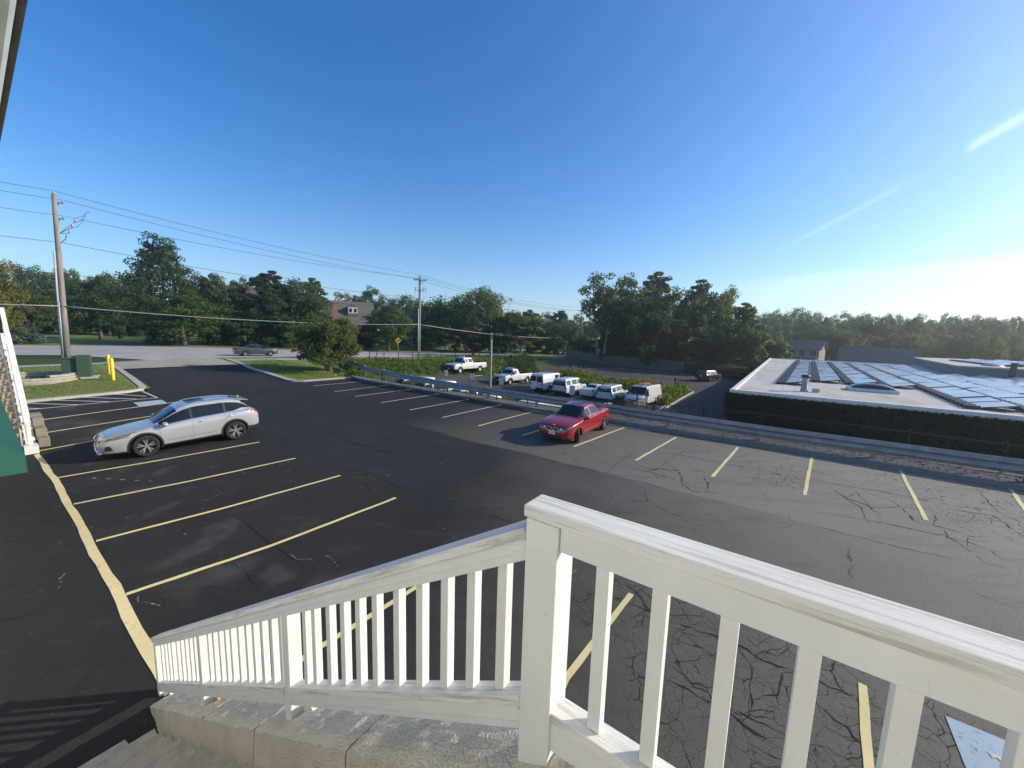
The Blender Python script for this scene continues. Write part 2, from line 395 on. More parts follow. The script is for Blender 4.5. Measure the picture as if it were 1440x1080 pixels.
def mat_wood_white():
    k = NT('white_painted_wood'); v = k.coord('Generated', (1, 1, 1)); o = k.coord('Object', (1, 1, 1))
    n1 = k.noise(o, 3, 5); n2 = k.noise(o, 24, 6, .7, .5)
    c = k.ramp(n1, [(.3, (.67, .68, .645)), (.7, (.745, .755, .725))])
    c = k.mix(k.ramp(n2, [(.60, 0.0), (.80, .35)]), c, (.40, .37, .31))
    k.l(c, k.b.inputs['Base Color']); k.b.inputs['Roughness'].default_value = .55; k.b.inputs['Specular IOR Level'].default_value = .35
    g3 = k.noise(k.coord('Object', (9, 60, 60), 0), 1.0, 6, .7, .4)
    k.bump(k.math('ADD', g3, k.math('MULTIPLY', n2, .5)), .35, .006); return k.m
M['white_wood'] = mat_wood_white()
def mat_weathered(name):
    """white paint weathered into lengthwise cracks (grain along object X)"""
    k = NT(name); o = k.coord('Object', (1.6, 60, 30))
    n = k.noise(o, 1.0, 7, .75, .3); b = k.noise(k.coord('Object'), 2.0, 5)
    c = k.ramp(b, [(.3, (.73, .72, .68)), (.7, (.83, .82, .78))])
    c = k.mix(k.ramp(n, [(.50, 0.0), (.60, .55), (.72, .9)]), c, (.38, .35, .30))
    sp = k.noise(k.coord('Object', (6, 14, 14)), 1.0, 4, .7)
    c = k.mix(k.ramp(sp, [(.68, 0.0), (.76, .7)]), c, (.33, .30, .25))
    k.l(c, k.b.inputs['Base Color']); k.b.inputs['Roughness'].default_value = .6
    k.bump(n, .8, .01); return k.m
M['weathered'] = mat_weathered('weathered_white_rail')
M['tread'] = simple('tread_brown_boards', (.36, .31, .235), .8, var=.18, scale=9, bump=.3)
M['galv'] = simple('galvanised_rail', (.30, .315, .33), .5, .75, var=.2, scale=3)
M['steel_dark'] = simple('dark_steel', (.055, .06, .065), .5, .5)
M['black_iron'] = simple('black_iron', (.012, .012, .013), .5, .2)
M['pole_wood'] = simple('utility_pole_wood', (.25, .22, .185), .85, var=.3, scale=5, bump=.5, stretch=(1, 1, .12))
M['pvc'] = simple('grey_conduit', (.42, .43, .44), .5)
M['ceramic'] = simple('insulator_grey', (.35, .36, .38), .3)
M['wire'] = simple('wire_black', (.03, .03, .03), .6)
M['wire_pale'] = simple('cable_grey', (.28, .275, .26), .55)
M['lamp_grey'] = simple('lamp_post_grey', (.20, .205, .20), .5, .3)
M['util_green'] = simple('utility_box_green', (.035, .075, .052), .55, var=.15)
M['bollard'] = simple('bollard_yellow', (.80, .56, .035), .5, var=.08)
M['sign_yellow'] = simple('sign_yellow', (.90, .52, .02), .45, var=.05)
M['sign_white'] = simple('sign_white', (.72, .72, .71), .5, var=.06)
M['sign_black'] = simple('sign_black', (.012, .012, .012), .5)
M['sign_maroon'] = simple('sign_maroon', (.09, .022, .018), .6)
M['sign_ink'] = simple('sign_grey_ink', (.30, .31, .33), .5)
M['awning'] = simple('green_canvas', (.007, .082, .054), .75, var=.12, scale=4, bump=.2, bscale=90)
M['eave'] = simple('eave_grey', (.42, .435, .40), .7)
M['eave_white'] = simple('gutter_white', (.62, .66, .60), .5)
M['eave_dark'] = simple('fascia_dark', (.22, .225, .22), .6)
M['siding'] = simple('siding_cream', (.72, .715, .675), .8)
M['house_brick'] = simple('house_brick', (.29, .14, .09), .9, var=.3, scale=9)
M['house_wall'] = simple('house_wall_tan', (.30, .265, .215), .9)
M['house_wall_grey'] = simple('house_wall_grey', (.22, .235, .24), .9)
M['house_roof'] = simple('house_shingles', (.125, .108, .092), .9, var=.25, scale=6, bump=.5)
M['house_white'] = simple('house_white_trim', (.70, .69, .66), .6)
M['house_glass'] = simple('house_glass', (.015, .017, .02), .1)
M['fence_wood'] = simple('fence_weathered_wood', (.155, .135, .105), .9, var=.3, scale=3, bump=.4, stretch=(4, 4, .5))
M['fence_slat'] = simple('fence_slat_brown', (.16, .145, .12), .85, var=.3, scale=3)
def mat_leaf(name, a, b, trans=.42):
    k = NT(name); gn = k.N.new('ShaderNodeNewGeometry'); oi = k.N.new('ShaderNodeObjectInfo')
    r = k.math('ADD', k.math('MULTIPLY', gn.outputs['Random Per Island'], .75), k.math('MULTIPLY', oi.outputs['Random'], .3))
    c = k.ramp(r, [(.0, a), (.62, tuple((p+q)/2 for p, q in zip(a, b))), (1.0, b)])
    n = k.noise(k.coord('Object'), .55, 3)
    c = k.mix(k.ramp(n, [(.3, .45), (.65, 0.0)]), c, tuple(q*.6 for q in a))
    k.l(c, k.b.inputs['Base Color']); k.b.inputs['Roughness'].default_value = .55; k.b.inputs['Specular IOR Level'].default_value = .22
    tr = k.n('ShaderNodeBsdfTranslucent'); hs = k.n('ShaderNodeHueSaturation', Saturation=1.15, Value=1.9); k.l(c, hs.inputs['Color']); k.l(hs.outputs[0], tr.inputs['Color'])
    mx = k.n('ShaderNodeMixShader', Fac=trans); k.l(k.b.outputs[0], mx.inputs[1]); k.l(tr.outputs[0], mx.inputs[2])
    k.l(mx.outputs[0], k.N['Material Output'].inputs['Surface']); return k.m
M['leaf_mid'] = mat_leaf('foliage_green', (.058, .094, .020), (.150, .180, .038))
M['leaf_dark'] = mat_leaf('foliage_dark', (.040, .068, .019), (.105, .136, .032))
M['leaf_olive'] = mat_leaf('foliage_olive', (0.077, 0.112, 0.028), (0.175, 0.189, 0.048))
M['leaf_yellow'] = mat_leaf('foliage_gold_green', (0.119, 0.133, 0.031), (0.238, 0.210, 0.056))
M['leaf_blue'] = mat_leaf('foliage_spruce', (0.042, 0.077, 0.059), (0.098, 0.147, 0.119), .15)
M['leaf_weed'] = mat_leaf('weed_green', (.085, .135, .022), (.20, .25, .055))
M['leaf_dry'] = mat_leaf('weed_dry', (.10, .09, .035), (.20, .17, .07))
M['ivy'] = mat_leaf('ivy_dark', (.014, .026, .012), (.036, .055, .022), .15)
M['bark'] = simple('bark_grey', (.125, .105, .085), .95, var=.35, scale=4, bump=.6, stretch=(1, 1, .2))
M['bark_pale'] = simple('bark_pale', (.27, .24, .20), .9, var=.3, scale=4, bump=.4, stretch=(1, 1, .2))
def mat_car(name, col, flake=.0, rough=.28):
    k = NT(name); n = k.noise(k.coord('Object'), 2.0, 3)
    k.l(k.ramp(n, [(.3, tuple(q*.95 for q in col)), (.7, col)]), k.b.inputs['Base Color'])
    k.b.inputs['Roughness'].default_value = rough; k.b.inputs['Metallic'].default_value = flake
    k.b.inputs['Coat Weight'].default_value = 1.0; k.b.inputs['Coat Roughness'].default_value = .03; return k.m
M['car_white'] = mat_car('paint_pearl_white', (.44, .445, .445), .3)
M['car_red'] = mat_car('paint_red', (.29, .010, .007), .05)
M['car_grey'] = mat_car('paint_graphite', (.075, .075, .085), .4)
M['car_dark'] = mat_car('paint_black', (.02, .02, .022), .2)
M['van_white'] = mat_car('paint_work_white', (.62, .62, .60), 0, .35)
M['glass'] = simple('tinted_glass', (.010, .012, .014), .04, var=.05, spec=.6)
M['tyre'] = simple('tyre_rubber', (.014, .014, .014), .8)
M['rim'] = simple('alloy_rim', (.62, .62, .63), .3, .85)
M['rim_dark'] = simple('rim_dark', (.03, .03, .032), .4, .5)
M['plastic'] = simple('black_plastic', (.018, .018, .019), .55)
M['chrome'] = simple('chrome', (.75, .75, .76), .12, 1.0)
M['lamp_glass'] = simple('headlight_lens', (.20, .21, .225), .06, .5)
M['tail_red'] = simple('taillight_red', (.30, .008, .010), .12)
M['plate'] = simple('plate_white', (.75, .75, .74), .5)
M['ladder'] = simple('ladder_orange', (.55, .13, .06), .5)
# ================================================================== GROUND
def ground_mesh():
    us = np.r_[-900, -600, -400, -260, np.arange(-200, -90, 10), np.arange(-90, -44, 3), np.arange(-44, 16, 1.0), np.arange(16, 60, 3), np.arange(60, 200, 12), 260, 400, 650, 900]
    vs = np.r_[-600, -300, -120, -60, np.arange(-30, 16, 2.5), 16, 17, 18, 19, 19.6, 19.7, 19.8, 19.87, 19.95, 20.1, 20.4, 20.7, 20.8, 20.9, 20.97, 21.05, 21.2, np.arange(22, 60, 1.5), np.arange(60, 130, 3.5), np.arange(130, 300, 15), 340, 420, 600, 900, 1300]
    X = []
    for v in vs:
        for s in us: X.append(S2W(s, v))
    X = np.array(X); Z = gz(X); nu = len(us)
    R = np.hypot(X[:, 0], X[:, 1]); far = np.clip((R-160)/240, 0, 1)
    Z = Z*(1-far) + far*np.clip(Z, -2.5, 1.2)
    fs = [(j*nu+i, j*nu+i+1, (j+1)*nu+i+1, (j+1)*nu+i) for j in range(len(vs)-1) for i in range(nu-1)]
    me = bpy.data.meshes.new('ground'); me.from_pydata([(a, b, c) for (a, b), c in zip(X, Z)], [], fs)
    return link('ground', me, M['earth'], smooth=True)
struct(ground_mesh())

# lawns ------------------------------------------------------------
S = struct
S(drape('lawn', sv2([(-50.5,-12),(-33.4,-12),(-33.25,1),(-33.35,6.1),(-33.7,6.65),(-44.8,7.1),(-49.5,7.0),(-50.5,6.2)]), M['grass'], .10, 1.2))
S(drape('lawn', sv2([(-50.9,15.6),(-45,15.9),(-41.5,15.6),(-33.4,15.0),(-32.5,14.95),(-31.8,15.2),(-31.45,18.5),(-31.6,20.5),(-34,21.2),(-44,24.2),(-50,25.8)]), M['grass'], .10, 1.2))
S(drape('lawn', sv2([(-83.5,-70),(-83.2,3),(-81.2,11.5),(-73.2,24.2),(-69.9,34.3),(-69.6,46.4),(-60.2,66),(-57.6,108),(-90,150),(-330,260),(-330,-70)]), M['grass'], .04, 9))
S(drape('lawn', sv2([(-50.9,26.6),(-46,25),(-44.5,30),(-47.5,42),(-46,56),(-43,64),(-36.5,70),(-40,75),(-46,82),(-50,90),(-52.5,80),(-53.0,66),(-54.2,44)]), M['grass'], .05, 2.5))
# road -------------------------------------------------------------
ROADN = [(-62.5,-70),(-62.0,2.5),(-60.4,5.3),(-51.6,10),(-51.2,16.8),(-51.7,25.6),(-55,44),(-53.6,66),(-53,80),(-50.4,97),(-54,118)]
S(drape('road', sv2([(-82.6,-70),(-82.3,2.9),(-80.4,11.5),(-72.4,24.2),(-69.1,34.3),(-68.8,46.4),(-59.3,66),(-56.4,108),(-54,118)]+ROADN[::-1][1:]), M['road'], .055, 2.5))
S(drape('driveway', sv2([(-50.3,6.4),(-46,7.0),(-44.6,7.2),(-44.9,16.0),(-46,16.2),(-50.9,16.3),(-51.8,12)]), M['apron'], .075, 1.2))
S(drape('sidewalk', sv2([(-50.4,-30),(-48.7,-30),(-48.7,6.7),(-49.6,6.9)]), M['walk'], .125, 1.2))
S(drape('sidewalk', sv2([(-48.6,15.9),(-47.0,15.9),(-47.3,24.6),(-48.9,25.2)]), M['walk'], .125, 1.2))
S(drape('sidewalk', sv2([(-205,-40),(-202,-40),(-201,40),(-204,40)]), M['walk'], .10, 8))
# car park ---------------------------------------------------------
LOTP = [(30,-9),(30,19.35),(-31.0,19.35),(-31.25,18.4),(-31.6,15.0),(-32.4,14.75),(-33.5,14.8),(-41.5,15.4),(-44.75,15.85),(-44.6,7.0),(-33.8,6.45),(-33.35,6.1),(-33.1,1),(-33.2,-9)]
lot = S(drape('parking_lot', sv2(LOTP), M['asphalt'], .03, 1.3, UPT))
S(drape('parking_lot', sv2([(-33.5,21.3),(-33,28),(-33.5,36),(-31.5,44.5),(-27,46.5),(-26.3,51.5),(-31.5,51),(-33,58),(-36.5,65),(-43,66.3),(-52.6,80),(-50.8,97),(-40,78),(-33.5,71.3),(-29,74.3),(-22,76),(-4,77),(4,78),(4,21.3),(-7.5,21.3),(-9.4,20.15),(-33,20.15)]), M['asphalt_low'], .03, 2.0))

def kerb(name, pts, w, h, mat, f=gz, step=1.0, dz0=-.05, parent=None, closed=False):
    """raised kerb along pts (s,v); the run is the road-side edge, the body lies to its left"""
    P = [Vector(S2W(*p)) for p in pts]; Q = []
    for a, b in zip(P, P[1:]):
        n = max(1, int((b-a).length/step))
        for i in range(n): Q.append(a.lerp(b, i/n))
    Q.append(P[-1]); vs = []; n = len(Q)
    for i, p in enumerate(Q):
        d = (Q[min(i+1, n-1)]-Q[max(i-1, 0)]).normalized(); nn = Vector((-d.y, d.x)); z = float(f([tuple(p)])[0])
        for off, zz in ((0, dz0), (.015, h-.02), (.035, h), (w, h), (w, dz0)):
            q = p+nn*off; vs.append((q.x, q.y, z+zz))
    fs = []
    for i in range(n-1):
        for k in range(4): fs.append((i*5+k, i*5+k+1, (i+1)*5+k+1, (i+1)*5+k))
    fs += [(0, 1, 2, 3, 4), tuple((n-1)*5+k for k in (4, 3, 2, 1, 0))]
    mb = MB(); mb.add(vs, fs); o = mb.build(name, mat, parent, recalc=True); return o
k1 = kerb('kerb', [(-50.0,6.75),(-44.8,6.75),(-34.2,6.15),(-33.6,5.95),(-33.3,5.3),(-33.05,1.4),(-33.1,-9)], .36, .15, M['kerb'], UPT)
k2 = kerb('kerb', [(-31.0,19.3),(-31.15,18.4),(-31.5,15.4),(-31.9,14.75),(-32.6,14.6),(-33.5,14.65),(-41.5,15.2),(-44.9,15.75),(-49.5,15.9)][::1], -.36, .15, M['kerb'], UPT)
k3 = kerb('kerb', [(30,19.25),(22,19.22),(14,19.25),(4,19.2),(-5.9,19.15)], -.34, .15, M['kerb_dark'], UPT)
k3b = kerb('kerb', [(-5.95,19.17),(-14,19.2),(-24,19.3),(-31.0,19.3)], -.34, .16, M['kerb_dark'], UPT)
for o in (k1, k2, k3, k3b): S(o)
kl = kerb('kerb', [(-9.4,40.5),(-9.3,46.5),(-9.0,52.6),(-10.2,53.6),(-13.5,53.6),(-17,51.5)], .2, .14, M['kerb'], gz); S(kl)
S(drape('gravel_strip', sv2([(30,19.55),(30,20.98),(-6.8,20.95),(-9.8,19.8),(-31,19.8),(-33.5,19.9),(-31,19.55)]), M['gravel'], .115, .8, UPT))
# loose stones on the strip
def stones():
    R = random.Random(3); V = []; F = []
    for i in range(2600):
        s = R.uniform(-31, 14); v = R.uniform(19.58, float(vw(s))-.02); x, y = S2W(s, v); r = R.uniform(.02, .055)
        b = len(V); V.append((x, y, r)); 
        for k in range(5):
            a = 2*PI*k/5+R.random(); V.append((x+r*math.cos(a), y+r*math.sin(a), 0))
        F += [(b, b+1+k, b+1+(k+1) % 5) for k in range(5)]
    Z = UPT(np.array([v[:2] for v in V]))
    me = bpy.data.meshes.new('gravel'); me.from_pydata([(x, y, z*.7+zz+.115) for (x, y, z), zz in zip(V, Z)], [], F)
    o = link('gravel', me, M['gravel']); o['kind'] = 'stuff'; o['label'] = 'loose grey gravel strewn along the strip behind the guard rail'; o['category'] = 'gravel'
stones()

# painted lines (parts of the car park) ----------------------------
def line(pts, w, mat, name='stall_line', f=UPT, dz=.038, jit=.06, seed=0, wob=.008):
    mb = MB(); strip_mb(mb, pts, w, dz, jit, seed, f, .35, wob); return mb.build(name, mat, lot, recalc=False)
def pu(q): return tuple(hit(*q, f=up))[:2]
AL = [((441,543.2),(521.1,536)),((470.2,551.5),(552.2,541.2)),((499.7,558.3),(584.3,547.2)),((535.7,567.1),(619.3,554.4)),((576.1,577.4),(658.2,562.6)),((621.6,588.1),(706.7,569.6)),
      ((672.6,599.9),(755.3,578.5)),((733.9,613.5),(815,589)),((806.8,629.4),(880,601.5)),((893.8,648.8),(951,615.8)),((1001.5,671.8),(1038,630)),((1131.4,697.7),(1141.5,644)),((1302.2,733.3),(1265,661)),((1480,775),(1416,682))]
for i, (a, b) in enumerate(AL): line([pu(a), pu(b)], .10, M['line_white'] if i < 6 else M['line_yellow'], seed=i)
LLs = [((83,673),(225,648.5),(364.6,622.9)),((103.9,710.6),(270,677.5),(415.1,645.7)),((135.1,762.9),(312,717),(478.9,670)),((178,838),(380,770),(556.7,701.7)),((350,985),(436.7,920.7),(618.1,807.8)),((775,1002),(796,957),(887.5,837.5))]
for i, q in enumerate(LLs): line([pu(a) for a in q], .105, M['line_yellow'], seed=30+i)
_p, _q = Vector(pu((1212.5,965))), Vector(pu((1221,1075)))
line([tuple(_p), tuple(_q), tuple(_q+(_q-_p)*2.2)], .10, M['line_yellow'], seed=41)
# stalls beyond the white car, and the hatched bay
for i, (s, v0, v1) in enumerate(((-22.7,1.1,6.5),(-25.5,1.5,7.0),(-28.1,1.45,6.9))): line([S2W(s, v0), S2W(s-.3, (v0+v1)/2), S2W(s-.55, v1)], .10, M['line_yellow'] if i < 3 else M['line_white'], seed=50+i)
for i, (a, b) in enumerate((((35.4,574.9),(59.7,575.6)),((34,568),(109.7,570)),((66.7,563.3),(154,565.8)),((115,559.3),(191.7,562.1)),((159.7,555),(206,558)),((200,550.8),(222,560.6)))): line([pu(a), pu(b)], .10, M['line_white'], seed=60+i)
line([pu(q) for q in ((36.8,577.6),(113.9,570),(200,562),(222,560.4))], .10, M['line_white'], seed=67)
line([S2W(-5.05,20.2-1.35), S2W(-12.5,18.95)], .12, M['line_white'], seed=67)
line([S2W(s, 1.19-.12*max(0, (-18.5-s)/4.2)+.014*math.sin(s*1.7)) for s in np.arange(-23.2, -6.2, .6)], .15, M['line_wide'], 'wide_line', jit=.12, seed=70, wob=.010)
line([S2W(s, 1.18) for s in np.arange(-6.2, -1.5, .6)], .17, M['line_wide'], 'wide_line', jit=.2, seed=71, wob=.014)

def wheelchair(c, du, size, name='accessible_bay_symbol'):
    """blue square with a white wheelchair figure painted on it; du = up direction of the figure"""
    du = Vector(du).normalized(); dr = Vector((du.y, -du.x)); c = Vector(c)
    def W(x, y): q = c+dr*x*size+du*y*size; return (q.x, q.y)
    mb = MB()
    def sheet(poly, dz, mi):
        Z = UPT(np.array(poly))+dz; mb.add([(x, y, z) for (x, y), z in zip(poly, Z)], [tuple(range(len(poly)))], mi)
    n = 6
    for i in range(n):
        for j in range(n):
            sheet([W(-.5+i/n, -.5+j/n), W(-.5+(i+1)/n, -.5+j/n), W(-.5+(i+1)/n, -.5+(j+1)/n), W(-.5+i/n, -.5+(j+1)/n)], .038, 0)
    def ribbon(pts, w, dz=.044):
        L, K = strip_poly([W(*p) for p in pts], w*size)
        for i in range(len(pts)-1): sheet([tuple(L[i]), tuple(K[i]), tuple(K[i+1]), tuple(L[i+1])], dz, 1)
    sheet([W(-.06+.055*math.cos(2*PI*k/12), .33+.055*math.sin(2*PI*k/12)) for k in range(12)], .044, 1)
    ribbon([(-.05,.26),(-.03,.0),(.12,.0),(.20,-.22),(.27,-.20)], .06); ribbon([(-.04,.15),(.10,.14)], .05, .048)
    ribbon([(-.05+.21*math.cos(a), -.10+.21*math.sin(a)) for a in np.linspace(rad(110), rad(385), 16)], .05, .046)
    o = mb.build(name, [M['paint_blue'], M['line_white']], lot, recalc=False)
    for p in o.data.polygons:
        if p.normal.z < 0: p.flip()
wheelchair(pu((212,567.5)), (-VX*1+UX*0, -VY), 1.2)
wheelchair(S2W(2.187+.62, 7.09-.62), (-VX, -VY), 1.25)

# long cracks traced on the asphalt (part of the car park)
def cr6(x, y): return (880+x/5.143, 560+y/5.143)
def cr7(x, y): return (1120+x/4.5, 580+y/4.5)
def cr5(x, y): return (660+x/5.143, 540+y/5.143)
def cr3(x, y): return (300+x/5.143, 600+y/5.143)
def cr4(x, y): return (420+x/5.143, 500+y/5.143)
def cr8(x, y): return (760+x/3.0, 800+y/3.0)
CK = [(cr6, [(0,345),(180,400),(400,415),(480,435),(700,475),(960,530),(1180,570),(1440,610)], 1.2), (cr6, [(460,350),(440,375),(380,415),(285,465),(265,500),(300,540)], .8),
 (cr6, [(285,465),(330,500),(370,530),(405,575),(405,630),(480,680),(620,690),(820,715)], 1.2), (cr6, [(0,510),(200,545),(330,590),(500,640),(620,690)], .8), (cr6, [(0,590),(130,612),(250,655),(420,690)], .9), (cr6, [(550,565),(585,610),(600,660),(560,665)], 1.4),
 (cr7, [(0,415),(280,465),(500,500),(740,545),(950,590),(1130,615),(1300,640),(1440,670)], 1.3), (cr7, [(130,440),(220,485),(330,560),(410,610),(440,690)], 1.0), (cr7, [(340,480),(430,560),(480,620),(540,700)], .8),
 (cr7, [(0,620),(250,655),(450,690),(640,725),(820,765),(930,785),(1050,850),(1200,960),(1330,1000)], 1.1), (cr7, [(0,715),(160,735),(300,775),(600,850),(900,915),(1180,970)], .8), (cr7, [(610,570),(700,640),(740,690),(860,720),(940,740),(1100,790),(1250,800)], 1.6),
 (cr7, [(900,590),(960,620),(1100,640),(1250,660),(1330,720),(1440,800)], 1.2), (cr7, [(1120,470),(1160,510),(1200,550),(1230,590),(1290,650)], 1.1), (cr7, [(940,750),(960,800),(1090,830),(1230,880),(1310,940)], 1.2), (cr7, [(860,650),(880,690),(860,720)], 1.2), (cr7, [(1080,850),(1090,800),(1130,820),(1240,830)], 1.0),
 (cr5, [(0,420),(220,470),(400,500),(600,560),(760,610),(900,630),(860,670),(700,700)], 1.1), (cr5, [(1210,460),(1150,530),(1080,570),(1050,600),(980,660)], 1.3), (cr5, [(720,590),(900,575),(1080,570)], .8), (cr5, [(1080,600),(1250,625),(1440,680)], .9),
 (cr3, [(700,10),(880,75),(1150,160),(1440,250)], 1.3), (cr3, [(1040,310),(1200,380),(1440,480)], 1.6), (cr3, [(100,610),(240,710),(440,870),(560,960),(720,1080)], 1.3), (cr3, [(400,405),(600,500),(820,610)], 1.2), (cr3, [(450,80),(560,160),(640,205),(800,175),(960,140)], .8), (cr3, [(130,980),(220,1060),(330,1180)], .9),
 (cr4, [(0,490),(200,560),(300,600),(600,690),(700,730)], 1.2), (cr4, [(170,280),(420,380),(700,460),(860,540),(960,590)], .9), (cr4, [(860,400),(960,440),(1050,470)], .6), (cr4, [(560,670),(720,620),(900,595)], .7),
 (cr8, [(330,130),(450,180),(560,230),(700,280),(840,330),(930,390),(1050,430),(1180,490),(1340,550),(1440,600)], 1.5), (cr8, [(390,220),(560,300),(700,350),(740,400)], .7), (cr8, [(510,460),(620,520),(700,570),(860,620),(1040,720),(1130,800)], 1.3), (cr8, [(800,610),(860,680),(1030,770)], 1.6),
 (cr8, [(830,340),(900,430),(880,520),(890,570),(860,620)], 1.2), (cr8, [(900,390),(940,360),(1010,380),(1060,330)], .9), (cr8, [(550,80),(640,120),(760,190),(850,200)], .9), (cr8, [(860,190),(1000,260),(1100,300)], .8), (cr8, [(520,380),(640,490),(710,500)], .6), (cr8, [(1170,580),(1290,680),(1400,800)], 1.0), (cr8, [(890,560),(1000,540),(1020,440),(1080,440)], .9), (cr8, [(-60,-90),(20,60),(140,130),(200,250)], .8)]
mb = MB()
for i, (fn, pl, w) in enumerate(CK):
    strip_mb(mb, [pu(fn(*q)) for q in pl], .017*w, .036, .9, i, UPT, .10, .028, True)
ck = mb.build('crack', M['crack'], lot, recalc=False); ck['kind'] = 'stuff'

# pale scuffs, dried splashes and grit on the sealed bays (part of the car park)
mb = MB(); R = random.Random(17)
for i in range(46):
    s, v = R.uniform(-20, -2), R.uniform(.3, 8.5)
    if i > 36: s, v = R.uniform(-24, 4), R.uniform(7, 14)
    a = R.choice((.05, .12, 1.5, 1.65, .8))+R.uniform(-.2, .2); k = 0; n = R.randint(4, 12)
    while k < n:
        L = R.uniform(.03, .13); a2 = a+R.uniform(-.5, .5); e = (s+math.cos(a2)*L, v+math.sin(a2)*L)
        if R.random() < .72: strip_mb(mb, [S2W(s, v), S2W((s+e[0])/2+R.uniform(-.01, .01), (v+e[1])/2+R.uniform(-.01, .01)), S2W(*e)], R.uniform(.006, .022), .0365, .9, i*20+k, UPT, .04, .006, True)
        s, v = e; a += R.uniform(-.25, .25); k += 1
for i in range(5): strip_mb(mb, [S2W(-17.6+.42*i, 1.9+.25*i), S2W(-17.45+.42*i, 1.97+.25*i)], .045, .0365, .5, i, UPT, .1)
sc = mb.build('scuff_mark', simple('dried_scuff', (.20, .195, .18), .9, var=.4, scale=14), lot, recalc=False); sc['kind'] = 'stuff'
# lower lot markings
mb = MB()
for s in np.arange(-33, -8, 2.9): strip_mb(mb, [S2W(s, 37.2), S2W(s-.1, 42.8)], .11, .045, .1, 3, gz, .6)
for s in np.arange(-31, -8, 2.75): strip_mb(mb, [S2W(s, 70.2), S2W(s+1.2, 75.0)], .12, .045, .1, 3, gz, .6)
o = mb.build('stall_line', M['line_white'], None, recalc=False); o.parent = bpy.data.objects['parking_lot.001']; o['kind'] = 'stuff'
wall = MB()
P = [S2W(s, float(vw(s))) for s in np.arange(-33, 31, .5)]
n = len(P); vs = []
for (x, y) in P:
    zt = float(UPT([(x, y)])[0])+.12; zb = float(LOT([(x, y)])[0])-.3
    a = Vector((VX, VY))
    for off, z in ((0, zb), (0, zt), (.22, zt), (.22, zb)): vs.append((x+a.x*off, y+a.y*off, z))
wall.add(vs, [(i*4+k, i*4+(k+1) % 4, (i+1)*4+(k+1) % 4, (i+1)*4+k) for i in range(n-1) for k in range(4)]+[(0, 1, 2, 3), tuple((n-1)*4+k for k in (3, 2, 1, 0))])
tag(wall.build('retaining_wall', M['kerb_dark']), 'grey concrete retaining wall holding up the car park above the lower lot', 'wall')

# ================================================================== GUARD RAIL
def wbeam(path, thick=.006):
    prof = [(.015,-.245),(.0,-.225),(.035,-.17),(.055,-.14),(.055,-.085),(.03,-.04),(.0,-.012),(.0,.012),(.03,.04),(.055,.085),(.055,.14),(.035,.17),(.0,.225),(.015,.245)]
    vs = []; fs = []; n = len(prof)
    for i, p in enumerate(path):
        d = (path[min(i+1, len(path)-1)]-path[max(i-1, 0)]).normalized(); nn = Vector((-d.y, d.x, 0))
        for o, z in prof: vs.append(p+nn*o+Vector((0, 0, z*rail_k(GP[i][0]))))
    for i in range(len(path)-1):
        for k in range(n-1): fs.append((i*n+k, i*n+k+1, (i+1)*n+k+1, (i+1)*n+k))
    return vs, fs
gr = thing('guard_rail', 'long galvanised steel guard rail running along the kerb above the lower lot', 'guard rail', (*S2W(-5, 20.0), up(*S2W(-5, 20.0))))
gpath = []
for s, v in [(24,19.95),(16,19.95),(8,19.98),(0,19.98),(-8,19.9),(-12,19.58),(-16,19.52),(-24,19.6),(-30,20.2),(-35,22.1),(-40,23.3),(-45.5,24.6)]:
    gpath.append((s, v))
GP = []
for (a, b) in zip(gpath, gpath[1:]):
    for t in np.linspace(0, 1, 9)[:-1]: GP.append((a[0]+(b[0]-a[0])*t, a[1]+(b[1]-a[1])*t))
GP.append(gpath[-1])
def W3(s, v, dz, f=up): x, y = S2W(s, v); return Vector((x, y, f(x, y)+dz))
def rail_c(s): return float(np.interp(s, [-45, -30, -25, -19, -12, -6.7, 0, 7], [.72, .84, .86, .72, .69, .61, .57, .64]))
def rail_k(s): return float(np.interp(s, [-19, -6], [.82, 1.06]))
path = [W3(s, v, rail_c(s))-gr.location for s, v in GP]
mb = MB(); vs, fs = wbeam(path); mb.add(vs, fs); b = mb.build('beam', M['galv'], gr, smooth=True)
md = b.modifiers.new('t', 'SOLIDIFY'); md.thickness = .008
s = 22.0; L = 0
def rail_at(s):
    for a, b in zip(gpath, gpath[1:]):
        if a[0] >= s >= b[0]: t = (a[0]-s)/(a[0]-b[0]); return a[1]+(b[1]-a[1])*t
    return gpath[-1][1]
s = 22.2
while s > -45.6:
    v = rail_at(s); p = W3(s, v+.11, 0)-gr.location; mb = MB()
    mb.box(p+Vector((0, 0, rail_c(s)/2+.05)), (.15, .012, rail_c(s)+.2), Matrix.Rotation(_a, 3, 'Z')); mb.box(p+Vector((VX*.05, VY*.05, rail_c(s)/2+.05)), (.012, .11, rail_c(s)+.2), Matrix.Rotation(_a, 3, 'Z')); mb.box(p+Vector((VX*.1, VY*.1, rail_c(s)/2+.05)), (.15, .012, rail_c(s)+.2), Matrix.Rotation(_a, 3, 'Z'))
    q = p+Vector((-VX*.065, -VY*.065, rail_c(s))); mb.box(q, (.14, .12, .46), Matrix.Rotation(_a, 3, 'Z'))
    mb.build('post', M['galv'], gr); s -= 3.81

